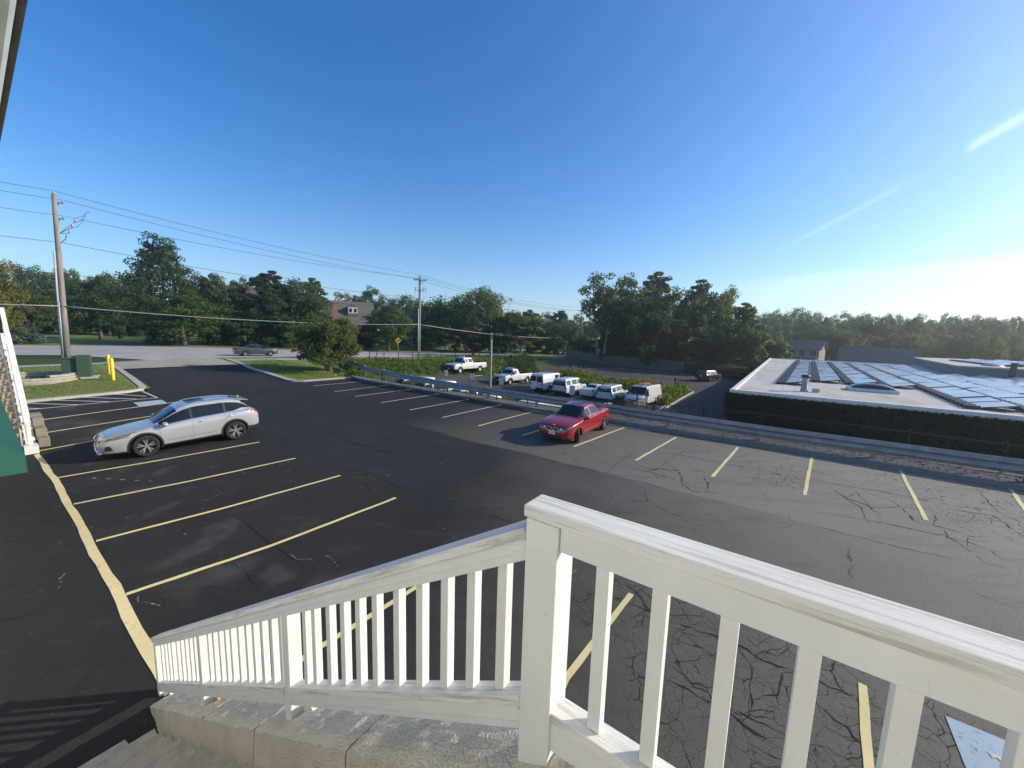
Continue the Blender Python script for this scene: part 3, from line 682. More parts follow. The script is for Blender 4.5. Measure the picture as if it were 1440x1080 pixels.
# ================================================================== PICKET FENCE on the wall
fe = thing('picket_fence', 'black iron picket fence standing on the retaining wall behind the guard rail', 'fence', (*S2W(-5, 21.0), up(*S2W(-5, 21))))
def FH(s): return .68+.36*min(1, max(0, (s+11)/9))
mp = MB(); mr = MB()
ss = np.arange(-27.5, 24, .125)
for i, s in enumerate(ss):
    p = W3(s, float(vw(s))+.12, .1)-fe.location; H = FH(s)+.05
    mp.box(p+Vector((0, 0, H/2)), (.016, .016, H), Matrix.Rotation(_a, 3, 'Z'))
for h in (.16, .97):
    pts = [W3(s, float(vw(s))+.12, .1+(h if h < .5 else FH(s)))-fe.location for s in np.arange(-27.5, 24.2, 1.0)]
    for a, b in zip(pts, pts[1:]): mr.bar(a, b, .03, .035)
pk = mp.build('picket', M['black_iron'], fe); pk['kind'] = 'stuff'; mr.build('rail', M['black_iron'], fe)
for s in np.arange(-27.5, 24.5, 2.44):
    mb = MB(); p = W3(s, float(vw(s))+.12, .1)-fe.location; mb.box(p+Vector((0, 0, FH(s)/2+.05)), (.06, .06, FH(s)+.12)); mb.build('post', M['black_iron'], fe)
# tall slatted enclosure standing in the lower lot
fs2 = thing('slat_fence', 'tall brown slatted enclosure fence below the guard rail beside the solar building', 'fence', (*S2W(-5, 24), low(*S2W(-5, 24))))
mb = MB(); R = random.Random(5)
def encl(s0, v0, s1, v1, H):
    a = Vector(S2W(s0, v0)); b = Vector(S2W(s1, v1)); n = int((b-a).length/.155)
    ang = math.atan2((b-a).y, (b-a).x)
    for i in range(n):
        p = a.lerp(b, (i+.5)/n); z = low(p.x, p.y)
        mb.box(Vector((p.x, p.y, z+H/2+R.uniform(-.02, .02)))-fs2.location, (.125, .02, H), Matrix.Rotation(ang, 3, 'Z'))
encl(-8.6,25.5,-2.5,24.2,2.75); encl(-8.6,25.5,-8.9,31.5,2.4)
sl = mb.build('slat_panel', M['fence_slat'], fs2)
for (s, v) in ((-8.6,25.5),(-6.5,25.05),(-4.5,24.6),(-2.5,24.2),(-8.9,31.5),(-8.75,28.5)):
    mb = MB(); p = W3(s, v+.06, 0, low)-fs2.location; mb.box(p+Vector((0, 0, 1.45)), (.1, .1, 2.9)); mb.build('post', M['fence_slat'], fs2)
# brick-sided planter corner and low concrete wall beside the enclosure
mb = MB(); 
for (a, b, m) in (((-11.6,22.2),(-10.4,27.5),0),((-8.4,22.4),(-7.6,27.0),0)):
    A_ = W3(*a, .95, low); B_ = W3(*b, .95, low); mb.bar(A_, B_, .28, 2.2, mi=m); mb.bar(A_+Vector((0, 0, 1.14)), B_+Vector((0, 0, 1.14)), .34, .07, mi=1)
o = mb.build('stair_wall', [M['house_brick'], M['kerb']]); tag(o, 'pair of low brick walls with pale copings below the guard rail', 'wall')

# iron fence along the road in front of the weeds
rf = thing('road_fence', 'thin black iron fence between the road and the weedy bank', 'fence', (*S2W(-50, 45), g(*S2W(-50, 45))))
pts = px2([(520,507.5),(540,508),(580,508.5),(620,508.5),(660,508),(701,506.5)])
PP = [Vector((x, y, g(x, y)))-rf.location for x, y in pts]
mr = MB()
for h in (.35, 1.05, 1.3):
    for a, b in zip(PP, PP[1:]): mr.bar(a+Vector((0, 0, h)), b+Vector((0, 0, h)), .03, .04)
mr.build('rail', M['black_iron'], rf)
for a, b in zip(PP, PP[1:]):
    n = max(2, int((b-a).length/2.4))
    for i in range(n):
        p = a.lerp(b, i/n); mb = MB(); mb.box(p+Vector((0, 0, .7)), (.07, .07, 1.45)); mb.build('post', M['black_iron'], rf)
# ================================================================== LANDING, STAIR AND RAILING (our own balcony)
RZ = Matrix.Rotation(_a, 4, 'Z')
def D(s, v, z): x, y = S2W(s, v); return Vector((x, y, z))
SL = .598                                                   # slope of the stair
def stair_z(s): return 2.36+SL*(s+2.6)                      # top of the sloping cheek at s
ST_END = -6.62
# railing : posts, cap, sub rail, balusters (local frame: X along U, Y along V)
RAIL0 = D(-.62, 1.13, 3.55)
deck_rail = thing('balcony_railing', 'white painted wooden balcony railing with weathered wide top rail', 'railing', RAIL0, _a)
def loc(s, v, z): return Vector((s+.62, v-1.13, z-3.55))
Vv = 1.13
def piece(name, a, b, w, h, mat, par, bev=.004):
    """board from a to b whose own X axis follows the grain"""
    a, b = Vector(a), Vector(b); d = b-a; L = d.length
    mb = MB(); mb.box((0, 0, 0), (L, w, h)); o = mb.build(name, mat, par, bevel=bev)
    x = d/L; y = Vector((0, 0, 1)).cross(x)
    if y.length < 1e-3: y = Vector((0, 1, 0))
    y.normalize(); z = x.cross(y)
    o.matrix_local = Matrix.Translation((a+b)/2) @ Matrix((x, y, z)).transposed().to_4x4(); return o
S_R = 2.6
# corner post: stout boxed post
piece('post', loc(-.615, 1.13, 3.45), loc(-.615, 1.13, 4.478), .125, .125, M['white_wood'], deck_rail, .006)
piece('top_rail', loc(-.69, 1.128, 4.50), loc(S_R, 1.128, 4.50), .118, .042, M['weathered'], deck_rail, .005)
piece('rail_board', loc(-.55, 1.098, 4.435), loc(S_R, 1.098, 4.435), .036, .088, M['white_wood'], deck_rail, .003)
piece('bottom_rail', loc(-.553, 1.12, 3.765), loc(S_R, 1.12, 3.765), .085, .04, M['weathered'], deck_rail, .003)
piece('bottom_board', loc(-.553, 1.098, 3.69), loc(S_R, 1.098, 3.69), .036, .11, M['white_wood'], deck_rail, .003)
def baluster(s, z0, z1, par, w=.036, vv=1.13, locf=loc):
    piece('baluster', locf(s, vv, z0), locf(s, vv, z1), w, w, M['white_wood'], par, .003)
for s in [-.408, -.232, -.053, .117]+list(np.arange(.287, S_R-.1, .172)): baluster(s, 3.787, 4.43, deck_rail, .044)
for s in (1.55, 2.56): piece('post', loc(s, 1.135, 3.45), loc(s, 1.135, 4.425), .085, .075, M['white_wood'], deck_rail, .005)

# sloping stair railing, three bays
stair_rail = thing('stair_railing', 'white painted wooden stair railing descending to the car park in three bays', 'railing', D(-2.6, 1.13, 2.36), _a)
def locs(s, v, z): return Vector((s+2.6, v-1.13, z-2.36))
top = lambda s: 4.475+SL*(s+.62)                            # top of the cap at s
a, b = -6.56, -.68
piece('top_rail', locs(a, 1.13, top(a)-.018), locs(b, 1.13, top(b)-.018), .125, .038, M['weathered'], stair_rail, .004)
piece('rail_board', locs(a, 1.098, top(a)-.066), locs(b, 1.098, top(b)-.066), .032, .046, M['white_wood'], stair_rail, .003)
piece('rail_board', locs(a+.02, 1.106, top(a)-.108), locs(b, 1.106, top(b)-.108), .04, .036, M['white_wood'], stair_rail, .003)
posts = [-2.62, -4.58, -6.5]
for s in posts: piece('post', locs(s, 1.13, stair_z(s)-.05), locs(s, 1.13, top(s)-.04), .09, .09, M['white_wood'], stair_rail, .005)
edges = [b]+posts
for e0, e1 in zip(edges, edges[1:]):
    x0, x1 = e1+.046, e0-(.046 if e0 != b else 0)
    zb = lambda s: stair_z(s)+.24
    piece('bottom_rail', locs(x0, 1.12, zb(x0)), locs(x1, 1.12, zb(x1)), .085, .036, M['weathered'], stair_rail, .003)
    piece('bottom_board', locs(x0, 1.1, zb(x0)-.055), locs(x1, 1.1, zb(x1)-.055), .034, .06, M['white_wood'], stair_rail, .003)
    piece('bottom_board', locs(x0, 1.108, zb(x0)-.105), locs(x1, 1.108, zb(x1)-.105), .034, .04, M['white_wood'], stair_rail, .003)
    BP = {0: (-2.40,-2.28,-2.10,-1.94,-1.785,-1.63,-1.45,-1.28,-1.117,-.964,-.807), 1: (-4.38,-4.22,-4.05,-3.89,-3.75,-3.57,-3.40,-3.25,-3.08,-2.91,-2.76), 2: (-6.31,-6.12,-5.95,-5.78,-5.545,-5.36,-5.18,-5.01,-4.85,-4.71)}
    for s in BP[edges.index(e0)]: baluster(s, zb(s)+.012, top(s)-.10, stair_rail, .044, 1.135, locs)
    # shim block under each post
for s in posts:
    piece('foot_block', locs(s+.05, 1.19, stair_z(s)-.06), locs(s+.2, 1.19, stair_z(s+.12)+.03), .05, .16, simple('raw_wood', (.50, .27, .07), .8) if s == posts[1] else M['weathered'], stair_rail, .003)

# cheek wall under the railing: stucco with joints and a rough sloping top
def cheek(name, s0, s1, vface0, vface1, vback, zoff, nseg, label):
    R = random.Random(11); mb = MB(); NS = 90; NV = 7
    for k in range(nseg):
        a = s0+(s1-s0)*k/nseg+(.006 if k else 0); b = s0+(s1-s0)*(k+1)/nseg-.006
        m = max(4, int(NS/nseg)); vs = []; fs = []
        for i in range(m+1):
            s = a+(b-a)*i/m; zt = stair_z(s)+zoff+R.uniform(-.006, .006); zl = (stair_z(s)-1.6) if True else 0
            for j in range(NV+1): 
                v = vface1+(vback-vface1)*j/NV; vs.append(D(s, v+(R.uniform(-.008, .008) if j == 0 else 0), zt+R.uniform(-.006, .006)-(.012 if j == 0 else 0)))
            for j in range(3):
                t = (j+1)/3; vs.append(D(s, vface1-.0+(vface0-vface1)*t+R.uniform(-.004, .004), zt*(1-t)+zl*t))
            vs.append(D(s, vback, zl))
        W = NV+5
        for i in range(m):
            o = i*W
            for j in range(NV): fs.append((o+j, o+j+1, o+W+j+1, o+W+j))
            q = [0, NV+1, NV+2, NV+3]
            for x, y in zip(q, q[1:]): fs.append((o+x, o+W+x, o+W+y, o+y))
            fs.append((o+NV, o+NV+4, o+W+NV+4, o+W+NV))
        fs.append(tuple([NV+3, NV+2, NV+1]+list(range(0, NV+1))+[NV+4])); o = m*W
        fs.append(tuple([o+NV+4]+[o+q for q in range(NV, -1, -1)]+[o+NV+1, o+NV+2, o+NV+3]))
        mb.add(vs, fs)
    return mb
stair = thing('stairway', 'brown board stairway with a cracked concrete cheek wall leading down from the balcony', 'stairs', D(-3.5, .4, 0))
mb = cheek('cheek', -6.62, -.45, .86, .97, 1.26, 0, 5, '')
o = mb.build('cheek_wall', M['stucco'], None); o.parent = stair; o.matrix_parent_inverse = Matrix.Translation(-stair.location)
mb = MB(); mb.box((0, 0, -.02), (.52, .40, .05)); 
run, rise = .375, .2243
z0 = up(*S2W(-6.2, .4)); n = int(3.5/rise)
mt = MB(); mrz = MB()
for i in range(n+1):
    s = -.45-run*i; z = 3.44-rise*(i+1)
    if z < z0: break
    for q in (0, 1): mt.box(D(s-run*(.25+.5*q)+.004-.014*q, .33, z-.022)-stair.location, (run*.5-.016+.03*q, 1.12, .045), Matrix.Rotation(_a, 3, 'Z'), q)
    mrz.box(D(s-run+.012, .33, z-rise/2-.045)-stair.location, (.025, 1.10, rise-.05), Matrix.Rotation(_a, 3, 'Z'))
mt.build('tread', [M['tread'], simple('tread_nosing_boards', (.44, .385, .295), .75, var=.2, scale=9, bump=.3)], stair)['kind'] = 'stuff'
mrz.build('riser', simple('riser_board', (.16, .135, .10), .85), stair)['kind'] = 'stuff'
# landing slab under our feet
mb = MB(); mb.box((1.3, .2, 3.47), (3.4, 1.86, .15)); mb.box((1.3, 1.08, 3.1), (3.4, .1, .6))
o = mb.build('landing', M['tread']); o.matrix_world = RZ; tag(o, 'brown boarded balcony landing at the head of the stairway', 'balcony')

# ================================================================== OUR BUILDING: wall and eave over the balcony, awnings, far stairway
bld = thing('shop_building', 'grey sided building at the edge of the picture with a white gutter along its eave', 'building', D(-10, -.8, 0), _a)
def Bl(s, v, z): return Vector((s+10, v+.8, z))
mb = MB(); mb.box(Bl(-11, -4.7, 3.2), (44, 8, 7.4)); mb.build('wall', M['siding'], bld)
mb = MB()
mb.box(Bl(-11, -.20, 6.70), (44.6, .74, .04)); mb.build('soffit', M['eave'], bld)
mb = MB(); mb.box(Bl(-11, .185, 6.79), (44.6, .03, .2)); mb.build('fascia', M['eave_dark'], bld)
mb = MB(); mb.prism([(0,0),(.07,0),(.10,.06),(.10,.11),(.085,.11),(.085,.07),(.06,.015),(.015,.015),(.015,.11),(0,.11)], -22.3, 22.3, Matrix.Translation(Bl(-11, .20, 6.72)) @ Matrix(((0,0,1,0),(1,0,0,0),(0,1,0,0),(0,0,0,1)))); mb.build('gutter', M['eave_white'], bld)
mb = MB(); mb.prism([(.5,6.86),(-8.5,10.2),(-8.5,6.86)], -22.4, 22.4, Matrix.Translation((-11+10, .8-.15, 0)) @ Matrix(((0,0,1,0),(1,0,0,0),(0,1,0,0),(0,0,0,1)))); mb.build('roof', M['house_roof'], bld)

def awning(s0, s1, label):
    t = thing('awning', label, 'awning', D((s0+s1)/2, -.7, 2.2), _a)
    def A_(s, v, z): return Vector((s-(s0+s1)/2, v+.7, z-2.2))
    n = 10; mb = MB(); vs = []
    prof = [(-.68, 3.42), (-.3, 3.16), (.1, 2.86), (.41, 2.60), (.425, 2.56)]
    for i in range(n+1):
        s = s0+(s1-s0)*i/n
        for k, (v, z) in enumerate(prof): vs.append(A_(s, v, z-.012*math.sin(PI*i/n*4)**2*(k in (1, 2))))
    m = len(prof); mb.add(vs, [(i*m+k, i*m+k+1, (i+1)*m+k+1, (i+1)*m+k) for i in range(n) for k in range(m-1)])
    for s in (s0, s1): mb.add([A_(s, v, z) for v, z in prof]+[A_(s, .425, 2.24), A_(s, -.68, 2.24)], [tuple(range(m+2))])
    o = mb.build('canopy', M['awning'], t); md = o.modifiers.new('s', 'SOLIDIFY'); md.thickness = .006
    mb = MB(); vs = []; q = 40
    for i in range(q+1):
        s = s0+(s1-s0)*i/q; w = .008*math.sin(i*1.3)
        vs += [A_(s, .428+w*.3, 2.56), A_(s, .43+w, 2.24)]
    mb.add(vs, [(2*i, 2*i+1, 2*i+3, 2*i+2) for i in range(q)]); o = mb.build('valance', M['awning'], t); md = o.modifiers.new('s', 'SOLIDIFY'); md.thickness = .006
    mb = MB()
    for s in (s0+.03, s1-.03):
        mb.tube([A_(s, -.66, 3.38), A_(s, .41, 2.56)], .016); mb.tube([A_(s, .41, 2.56), A_(s, .41, 2.26)], .016); mb.tube([A_(s, .41, 2.26), A_(s, -.66, 2.26)], .016)
    mb.build('frame', M['steel_dark'], t)
awning(-17.3, -11.5, 'green canvas awning over a doorway, the nearer of two in front of the far stairway')
awning(-22.0, -18.0, 'green canvas awning mostly hidden behind the nearer awning')

fs = thing('stairway', 'far brown stairway rising beside the green awnings, seen at the left edge', 'stairs', D(-26, .6, .2))
mt = MB(); k = 0; s = -22.7; z = up(*S2W(-22.7, .6))+.2
while z < 3.6:
    mt.box(D(s-.18, .25, z-.03)-fs.location, (.40, 1.3, .06), Matrix.Rotation(_a, 3, 'Z')); mt.box(D(s-.02, .25, z-.12)-fs.location, (.03, 1.3, .2), Matrix.Rotation(_a, 3, 'Z')); s -= .375; z += .2243
mt.build('tread', M['tread'], fs)['kind'] = 'stuff'
fr = thing('stair_railing', 'white railing of the far stairway, seen end on at the left edge', 'railing', D(-22.6, 1.0, .1), _a)
def lf(s, v, z): return Vector((s+22.6, v-1.0, z-.1))
zt = lambda s: .20+.598*(-22.6-s)
for nm, dz, w, h, v in (('top_rail', 1.0, .14, .05, 1.0), ('rail_board', .93, .035, .09, .97), ('bottom_rail', .2, .09, .05, 1.0), ('bottom_board', .12, .035, .12, .97)):
    piece(nm, lf(-22.7, v, zt(-22.7)+dz), lf(-30, v, zt(-30)+dz), w, h, M['white_wood'], fr, 0)
for s in np.arange(-22.8, -30, -.15): piece('baluster', lf(s, 1.0, zt(s)+.2), lf(s, 1.0, zt(s)+.97), .04, .04, M['white_wood'], fr, 0)
for s in (-22.75, -24.7, -26.7, -28.7): piece('post', lf(s, 1.0, zt(s)-.1), lf(s, 1.0, zt(s)+1.0), .1, .1, M['white_wood'], fr, 0)
mb = MB(); mb.box(lf(-22.62, 1.0, .22), (.5, .34, .5)); mb.prism([(0,0),(-7.4,0),(-7.4,4.4),(0,.02)], -.16, .16, Matrix.Translation(lf(-22.7, 1.0, .05)) @ Matrix(((1,0,0,0),(0,0,1,0),(0,1,0,0),(0,0,0,1)))); mb.build('cheek_wall', M['house_white'], fr)
hp = MB(); hp.tube([lf(-22.75, .80, .35), lf(-22.75, .80, 1.0), lf(-29.9, .80, zt(-29.9)+.82)], .022); hp.build('handrail', M['pvc'], fr, smooth=True)

# stepped timber blocks beside the far stair
tw = MB(); zb = up(*S2W(-23.6, 1.7))
for (s, v, w, d, h, z) in ((-23.3,1.36,.3,.3,.34,0),(-23.75,1.34,.5,.3,.34,.34),(-24.3,1.32,.6,.3,.34,.68),(-23.75,1.36,.5,.34,.34,0),(-24.35,1.34,.6,.32,.34,.34),(-24.35,1.36,.6,.34,.34,0),(-25.0,1.32,.6,.3,.36,.72),(-25.0,1.34,.6,.32,.70,0)):
    tw.box(D(s, v, zb+z+h/2), (w*.98, d, h*.97), Matrix.Rotation(_a, 3, 'Z'))
tag(tw.build('block_wall', mat_concrete('dark_block', (.25, .225, .17), cr=.6, sc=2), bevel=.03), 'stepped tan landscape blocks at the foot of the far stairway', 'wall')  # darker block concrete with strong dark blotches
# ================================================================== VEHICLES (each body one lofted shell; local +X forward, +Y left)
def pchip(pts):
    P = sorted(pts); X = [p[0] for p in P]; Y = [p[1] for p in P]; n = len(X)
    h = [X[i+1]-X[i] for i in range(n-1)]; d = [(Y[i+1]-Y[i])/h[i] for i in range(n-1)]; m = [0]*n
    m[0] = d[0]; m[-1] = d[-1]
    for i in range(1, n-1): m[i] = 0 if d[i-1]*d[i] <= 0 else (h[i-1]+h[i])*2*d[i-1]*d[i]/((h[i]+h[i-1])*(d[i-1]+d[i]))
    def f(x):
        if x <= X[0]: return Y[0]
        if x >= X[-1]: return Y[-1]
        i = max(j for j in range(n-1) if X[j] <= x); t = (x-X[i])/h[i]
        return Y[i]*(2*t**3-3*t*t+1)+m[i]*h[i]*(t**3-2*t*t+t)+Y[i+1]*(-2*t**3+3*t*t)+m[i+1]*h[i]*(t**3-t*t)
    return f
def sstep(a, b, x): t = min(1, max(0, (x-a)/(b-a))); return t*t*(3-2*t)
class Shell:
    """top(x) centre line, belt(x) shoulder, sill(x), half(x) plan width, roofw = roof half width / half"""
    def __init__(s, top, belt, sill, half, roofw=.70, glassw=.90, tumble=.0):
        s.top, s.belt, s.sill, s.half = pchip(top), pchip(belt), pchip(sill), pchip(half); s.rw, s.gw = roofw, glassw
        s.x0, s.x1 = min(p[0] for p in top), max(p[0] for p in top)
    def ctrl(s, x):
        W, S_, B, T_ = s.half(x), s.sill(x), s.belt(x), s.top(x); h = max(.004, T_-B); f = sstep(.10, .34, h); H = B-S_
        L = lambda a, b: a+(b-a)*f
        return [(0, S_), (.72*W, S_), (.95*W, S_+.05), (W*.995, S_+.30*H), (W, S_+.52*H), (W*.985, S_+.82*H), (W*.955, B), (L(.86, s.gw)*W, B+L(.5*h, .035)), (L(.62, s.rw)*W, L(B+.86*h, T_-.075)), (L(.42, s.rw-.13)*W, L(B+.95*h, T_-.02)), (0, T_)]
    # t in [0,10]
    def pt(s, x, t, side=1):
        C = s.ctrl(x); i = min(9, int(t)); u = t-i
        a, b, c, d = C[max(i-1, 0)] if i > 0 else (-C[1][0], C[1][1]), C[i], C[i+1], (C[i+2] if i < 9 else (-C[9][0], C[9][1]))
        if i == 7: q = [b[k]+(c[k]-b[k])*u for k in (0, 1)]                  # flat side glass
        else:
            tn = .42
            q = [b[k]*(2*u**3-3*u*u+1)+(c[k]-a[k])*tn*(u**3-2*u*u+u)+c[k]*(-2*u**3+3*u*u)+(d[k]-b[k])*tn*(u**3-u*u) for k in (0, 1)]
        return Vector((x, side*max(0, q[0]), q[1]))
    def normal(s, x, t, side):
        e = .012; a = s.pt(min(x+e, s.x1), t, side)-s.pt(max(x-e, s.x0), t, side); b = s.pt(x, min(t+.05, 10), side)-s.pt(x, max(t-.05, 0), side)
        n = a.cross(b)
        if n.length < 1e-9: return Vector((0, 0, 1))
        p = s.pt(x, t, side); r = p-Vector((x*.8, 0, (s.sill(x)+s.belt(x))/2))
        return n.normalized()*(1 if n.dot(r) > 0 else -1)
    def body(s, nx=64, sub=3, cuts=(), boxcuts=(), name='body', mats=None, parent=None):
        xs = list(np.linspace(s.x0, s.x1, nx)); e = s.x1-s.x0
        xs = sorted(set(xs+[s.x0+d for d in (.012, .03, .06)]+[s.x1-d for d in (.012, .03, .06)]))
        ts = [i/sub for i in range(10*sub+1)]; n = len(ts); ring = []; V = []; F = []
        m = 2*n-2
        for x in xs:
            for t in ts: V.append(s.pt(x, t, 1))
            for t in ts[-2:0:-1]: V.append(s.pt(x, t, -1))
        for i in range(len(xs)-1):
            for k in range(m): F.append((i*m+k, i*m+(k+1) % m, (i+1)*m+(k+1) % m, (i+1)*m+k))
        for o, rev in ((0, False), ((len(xs)-1)*m, True)):                      # end caps as ladders
            for k in range(n-1):
                a, b = o+k, o+k+1; c, d = o+(m-k-1) % m if k+1 < n-1 else o+n-1, o+(m-k) % m
                q = [a, b, c, d]; q = [v for j, v in enumerate(q) if v not in q[:j]]
                if len(q) > 2: F.append(tuple(q if rev else q[::-1]))
        me = bpy.data.meshes.new(name); me.from_pydata([tuple(v) for v in V], [], F)
        bm = bmesh.new(); bm.from_mesh(me); bmesh.ops.remove_doubles(bm, verts=bm.verts, dist=1e-4); bmesh.ops.recalc_face_normals(bm, faces=bm.faces); bm.to_mesh(me); bm.free()
        o = link(name, me, mats or [], None, True)
        if cuts or boxcuts:
            mb = MB()
            for (cx, cz, r, w) in cuts: mb.lathe([(0, -w), (r, -w), (r, w), (0, w)], 40, (cx, 0, cz), 'y', 1)
            for (c, sz) in boxcuts: mb.box(c, sz, None, 1)
            cu = mb.build('cutter', [M['plastic'], M['plastic']])
            md = o.modifiers.new('b', 'BOOLEAN'); md.operation = 'DIFFERENCE'; md.solver = 'EXACT'; md.object = cu; md.use_self = True
            bpy.context.view_layer.update(); dg = bpy.context.evaluated_depsgraph_get(); ev = o.evaluated_get(dg); nm = bpy.data.meshes.new_from_object(ev)
            o.modifiers.clear(); old = o.data; o.data = nm; nm.name = name; bpy.data.meshes.remove(old); bpy.data.objects.remove(cu)
            try: nm.set_sharp_from_angle(angle=rad(38))
            except Exception: pass
        else:
            try: me.set_sharp_from_angle(angle=rad(50))
            except Exception: pass
        o.parent = parent; return o
    def patch(s, name, mat, parent, xa, xb, ta, tb, side=1, nx=14, nt=6, off=.005, both=False, thick=0):
        """panel following the shell; xa..xb and ta..tb may be functions; both = across the centre line"""
        fx = lambda q, *a: q(*a) if callable(q) else q
        V = []; F = []
        sides = [1, -1] if both else [side]
        cols = []
        if both: cols = [(1, j/nt) for j in range(nt+1)]+[(-1, j/nt) for j in range(nt-1, -1, -1)]
        else: cols = [(side, j/nt) for j in range(nt+1)]
        for i in range(nx+1):
            for sd, q in cols:
                t = ta+(tb-ta)*q if not callable(ta) else 0
                x0, x1 = fx(xa, t), fx(xb, t); x = x0+(x1-x0)*i/nx
                if callable(ta): t = ta(x)+(fx(tb, x)-ta(x))*q
                V.append(s.pt(x, t, sd)+s.normal(x, t, sd)*off)
        m = len(cols)
        for i in range(nx):
            for k in range(m-1): F.append((i*m+k, i*m+k+1, (i+1)*m+k+1, (i+1)*m+k))
        mb = MB(); mb.add(V, F); o = mb.build(name, mat, parent, smooth=True, recalc=False)
        c = s.normal(fx(xa, tb) if not callable(ta) else xa, tb if not callable(tb) else 8, cols[0][0])
        # make normals point outwards
        me = o.data; ctr = Vector(((s.x0+s.x1)/2, 0, (s.sill(0)+s.top(0))/2)); acc = sum((p.normal.dot(p.center-ctr) for p in me.polygons))
        if acc < 0: me.flip_normals()
        return o
def wheel(parent, loc, r, w, spokes, style='silver', side=1, steer=0.0):
    h = bpy.data.objects.new('wheel', None); COL.objects.link(h); h.parent = parent; h.location = loc; h.rotation_euler = (0, 0, steer)
    mb = MB(); ri = r*.70; y = w/2
    mb.lathe([(ri*.95, -y*.8), (ri*1.02, -y*.98), (r*.90, -y), (r*.975, -y*.8), (r, -y*.45), (r, y*.45), (r*.975, y*.8), (r*.90, y), (ri*1.02, y*.98), (ri*.95, y*.8), (ri*.93, 0), (ri*.95, -y*.8)], 36, axis='y')
    mb.build('tyre', M['tyre'], h, smooth=True)
    mb = MB(); o = side*y
    mb.lathe([(ri*1.0, o*.86), (ri*.96, o*.90), (ri*.92, o*.80), (ri*.90, o*.2), (0, o*.2)], 32, axis='y', mi=0 if style != 'steel' else 0)
    if style == 'steel':
        mb.lathe([(ri*.9, o*.3), (ri*.75, o*.75), (ri*.35, o*.62), (ri*.30, o*.9), (0, o*.95)], 24, axis='y', mi=1)
    else:
        for k in range(spokes):
            a = 2*PI*k/spokes+.3
            for da in ((-.21, .21) if spokes == 5 else (0,)):
                A_ = Vector((ri*.16*math.cos(a), o*.74, ri*.16*math.sin(a))); B_ = Vector((ri*.95*math.cos(a+da), o*.84, ri*.95*math.sin(a+da)))
                mb.bar(A_, B_, .03, ri*.15 if spokes == 5 else ri*.2, (0, 1, 0) if False else (math.cos(a), 0, math.sin(a)), 1) if False else mb.add(*spoke(A_, B_, ri*(.06 if spokes == 5 else .085), ri*(.075 if spokes == 5 else .115), o*.09), 1)
        mb.lathe([(ri*.22, o*.70), (ri*.20, o*.84), (0, o*.86)], 16, axis='y', mi=1)
    mb.build('rim', [M['rim_dark'], M['rim']], h, smooth=False)
    return h
def spoke(a, b, wa, wb, dep):
    d = (b-a).normalized(); n = Vector((0, 1, 0)).cross(d).normalized(); q = Vector((0, dep, 0))
    V = [a-n*wa, a+n*wa, b+n*wb, b-n*wb]; V = V+[v-q for v in V]
    return V, [(0, 1, 2, 3), (4, 7, 6, 5), (0, 4, 5, 1), (1, 5, 6, 2), (2, 6, 7, 3), (3, 7, 4, 0)]
def arch_trim(sh, parent, cx, cz, r, side, mat, w=.055, name='arch_trim'):
    V = []; n = 26
    for i in range(n+1):
        a = rad(-22)+rad(224)*i/n
        for q in (r-.004, r+w):
            x = cx+q*math.cos(a); z = max(cz+q*math.sin(a), sh.sill(cx)+.01)
            t = solve_t(sh, x, z); p = sh.pt(x, t, side); V.append(Vector((x, p.y+side*.012, z)))
        V.append(Vector((V[-1].x, V[-1].y-side*.02, V[-1].z)))
    mb = MB(); mb.add(V, [(i*3+k, i*3+k+1, (i+1)*3+k+1, (i+1)*3+k) for i in range(n) for k in (0, 1)]); return mb.build(name, mat, parent, smooth=False)
def solve_t(sh, x, z):
    lo, hi = 2.0, 8.0
    for _ in range(24):
        m = (lo+hi)/2
        if sh.pt(x, m).z < z: lo = m
        else: hi = m
    return (lo+hi)/2
def blade(mb, pts, w, mi=0): mb.tube(pts, w, 6, mi)
def side_panel(sh, parent, name, mat, poly, side, off=.006):
    """small flat panel on the side given as (x,z) outline"""
    V = []
    for x, z in poly: p = sh.pt(x, solve_t(sh, x, z), side); V.append(Vector((x, p.y+side*off, z)))
    mb = MB(); mb.add(V, [tuple(range(len(V)))]); return mb.build(name, mat, parent)
def mirror_part(parent, x, y, z, mat, side, sc=1.0):
    mb = MB(); mb.lathe([(0, -.07*sc), (.06*sc, -.06*sc), (.085*sc, -.02*sc), (.085*sc, .05*sc), (0, .055*sc)], 14, (0, 0, 0), 'x')
    M4 = Matrix.Translation((x, side*(y+.11*sc), z)) @ Matrix.Diagonal((1, 1.45, .95, 1)); mb.v = [tuple(M4 @ Vector(v)) for v in mb.v]
    mb.bar((x-.01, side*(y-.05), z-.05), (x-.01, side*(y+.06), z-.03), .05, .03); return mb.build('mirror', mat, parent, smooth=True)
def rear_box(parent, name, mat, c, size, bev=.01):
    mb = MB(); mb.box(c, size); return mb.build(name, mat, parent, bevel=bev)
def cap_panel(parent, name, mat, x, pts):
    """flat panel on a front or rear face at x; pts are (y,z)"""
    mb = MB(); d = .012 if x > 0 else -.012
    mb.add([(x, y, z) for y, z in pts]+[(x-d*3, y, z) for y, z in pts], [tuple(range(len(pts)))]+[(i, (i+1) % len(pts), len(pts)+(i+1) % len(pts), len(pts)+i) for i in range(len(pts))])
    return mb.build(name, mat, parent)
def nose_x(sh, y, z):
    x = sh.x1
    while x > sh.x1-.6:
        if sh.half(x) >= abs(y) and sh.sill(x) <= z <= sh.top(x)-.35*max(0, abs(y)/sh.half(x))**2*.15: return x
        x -= .004
    return x
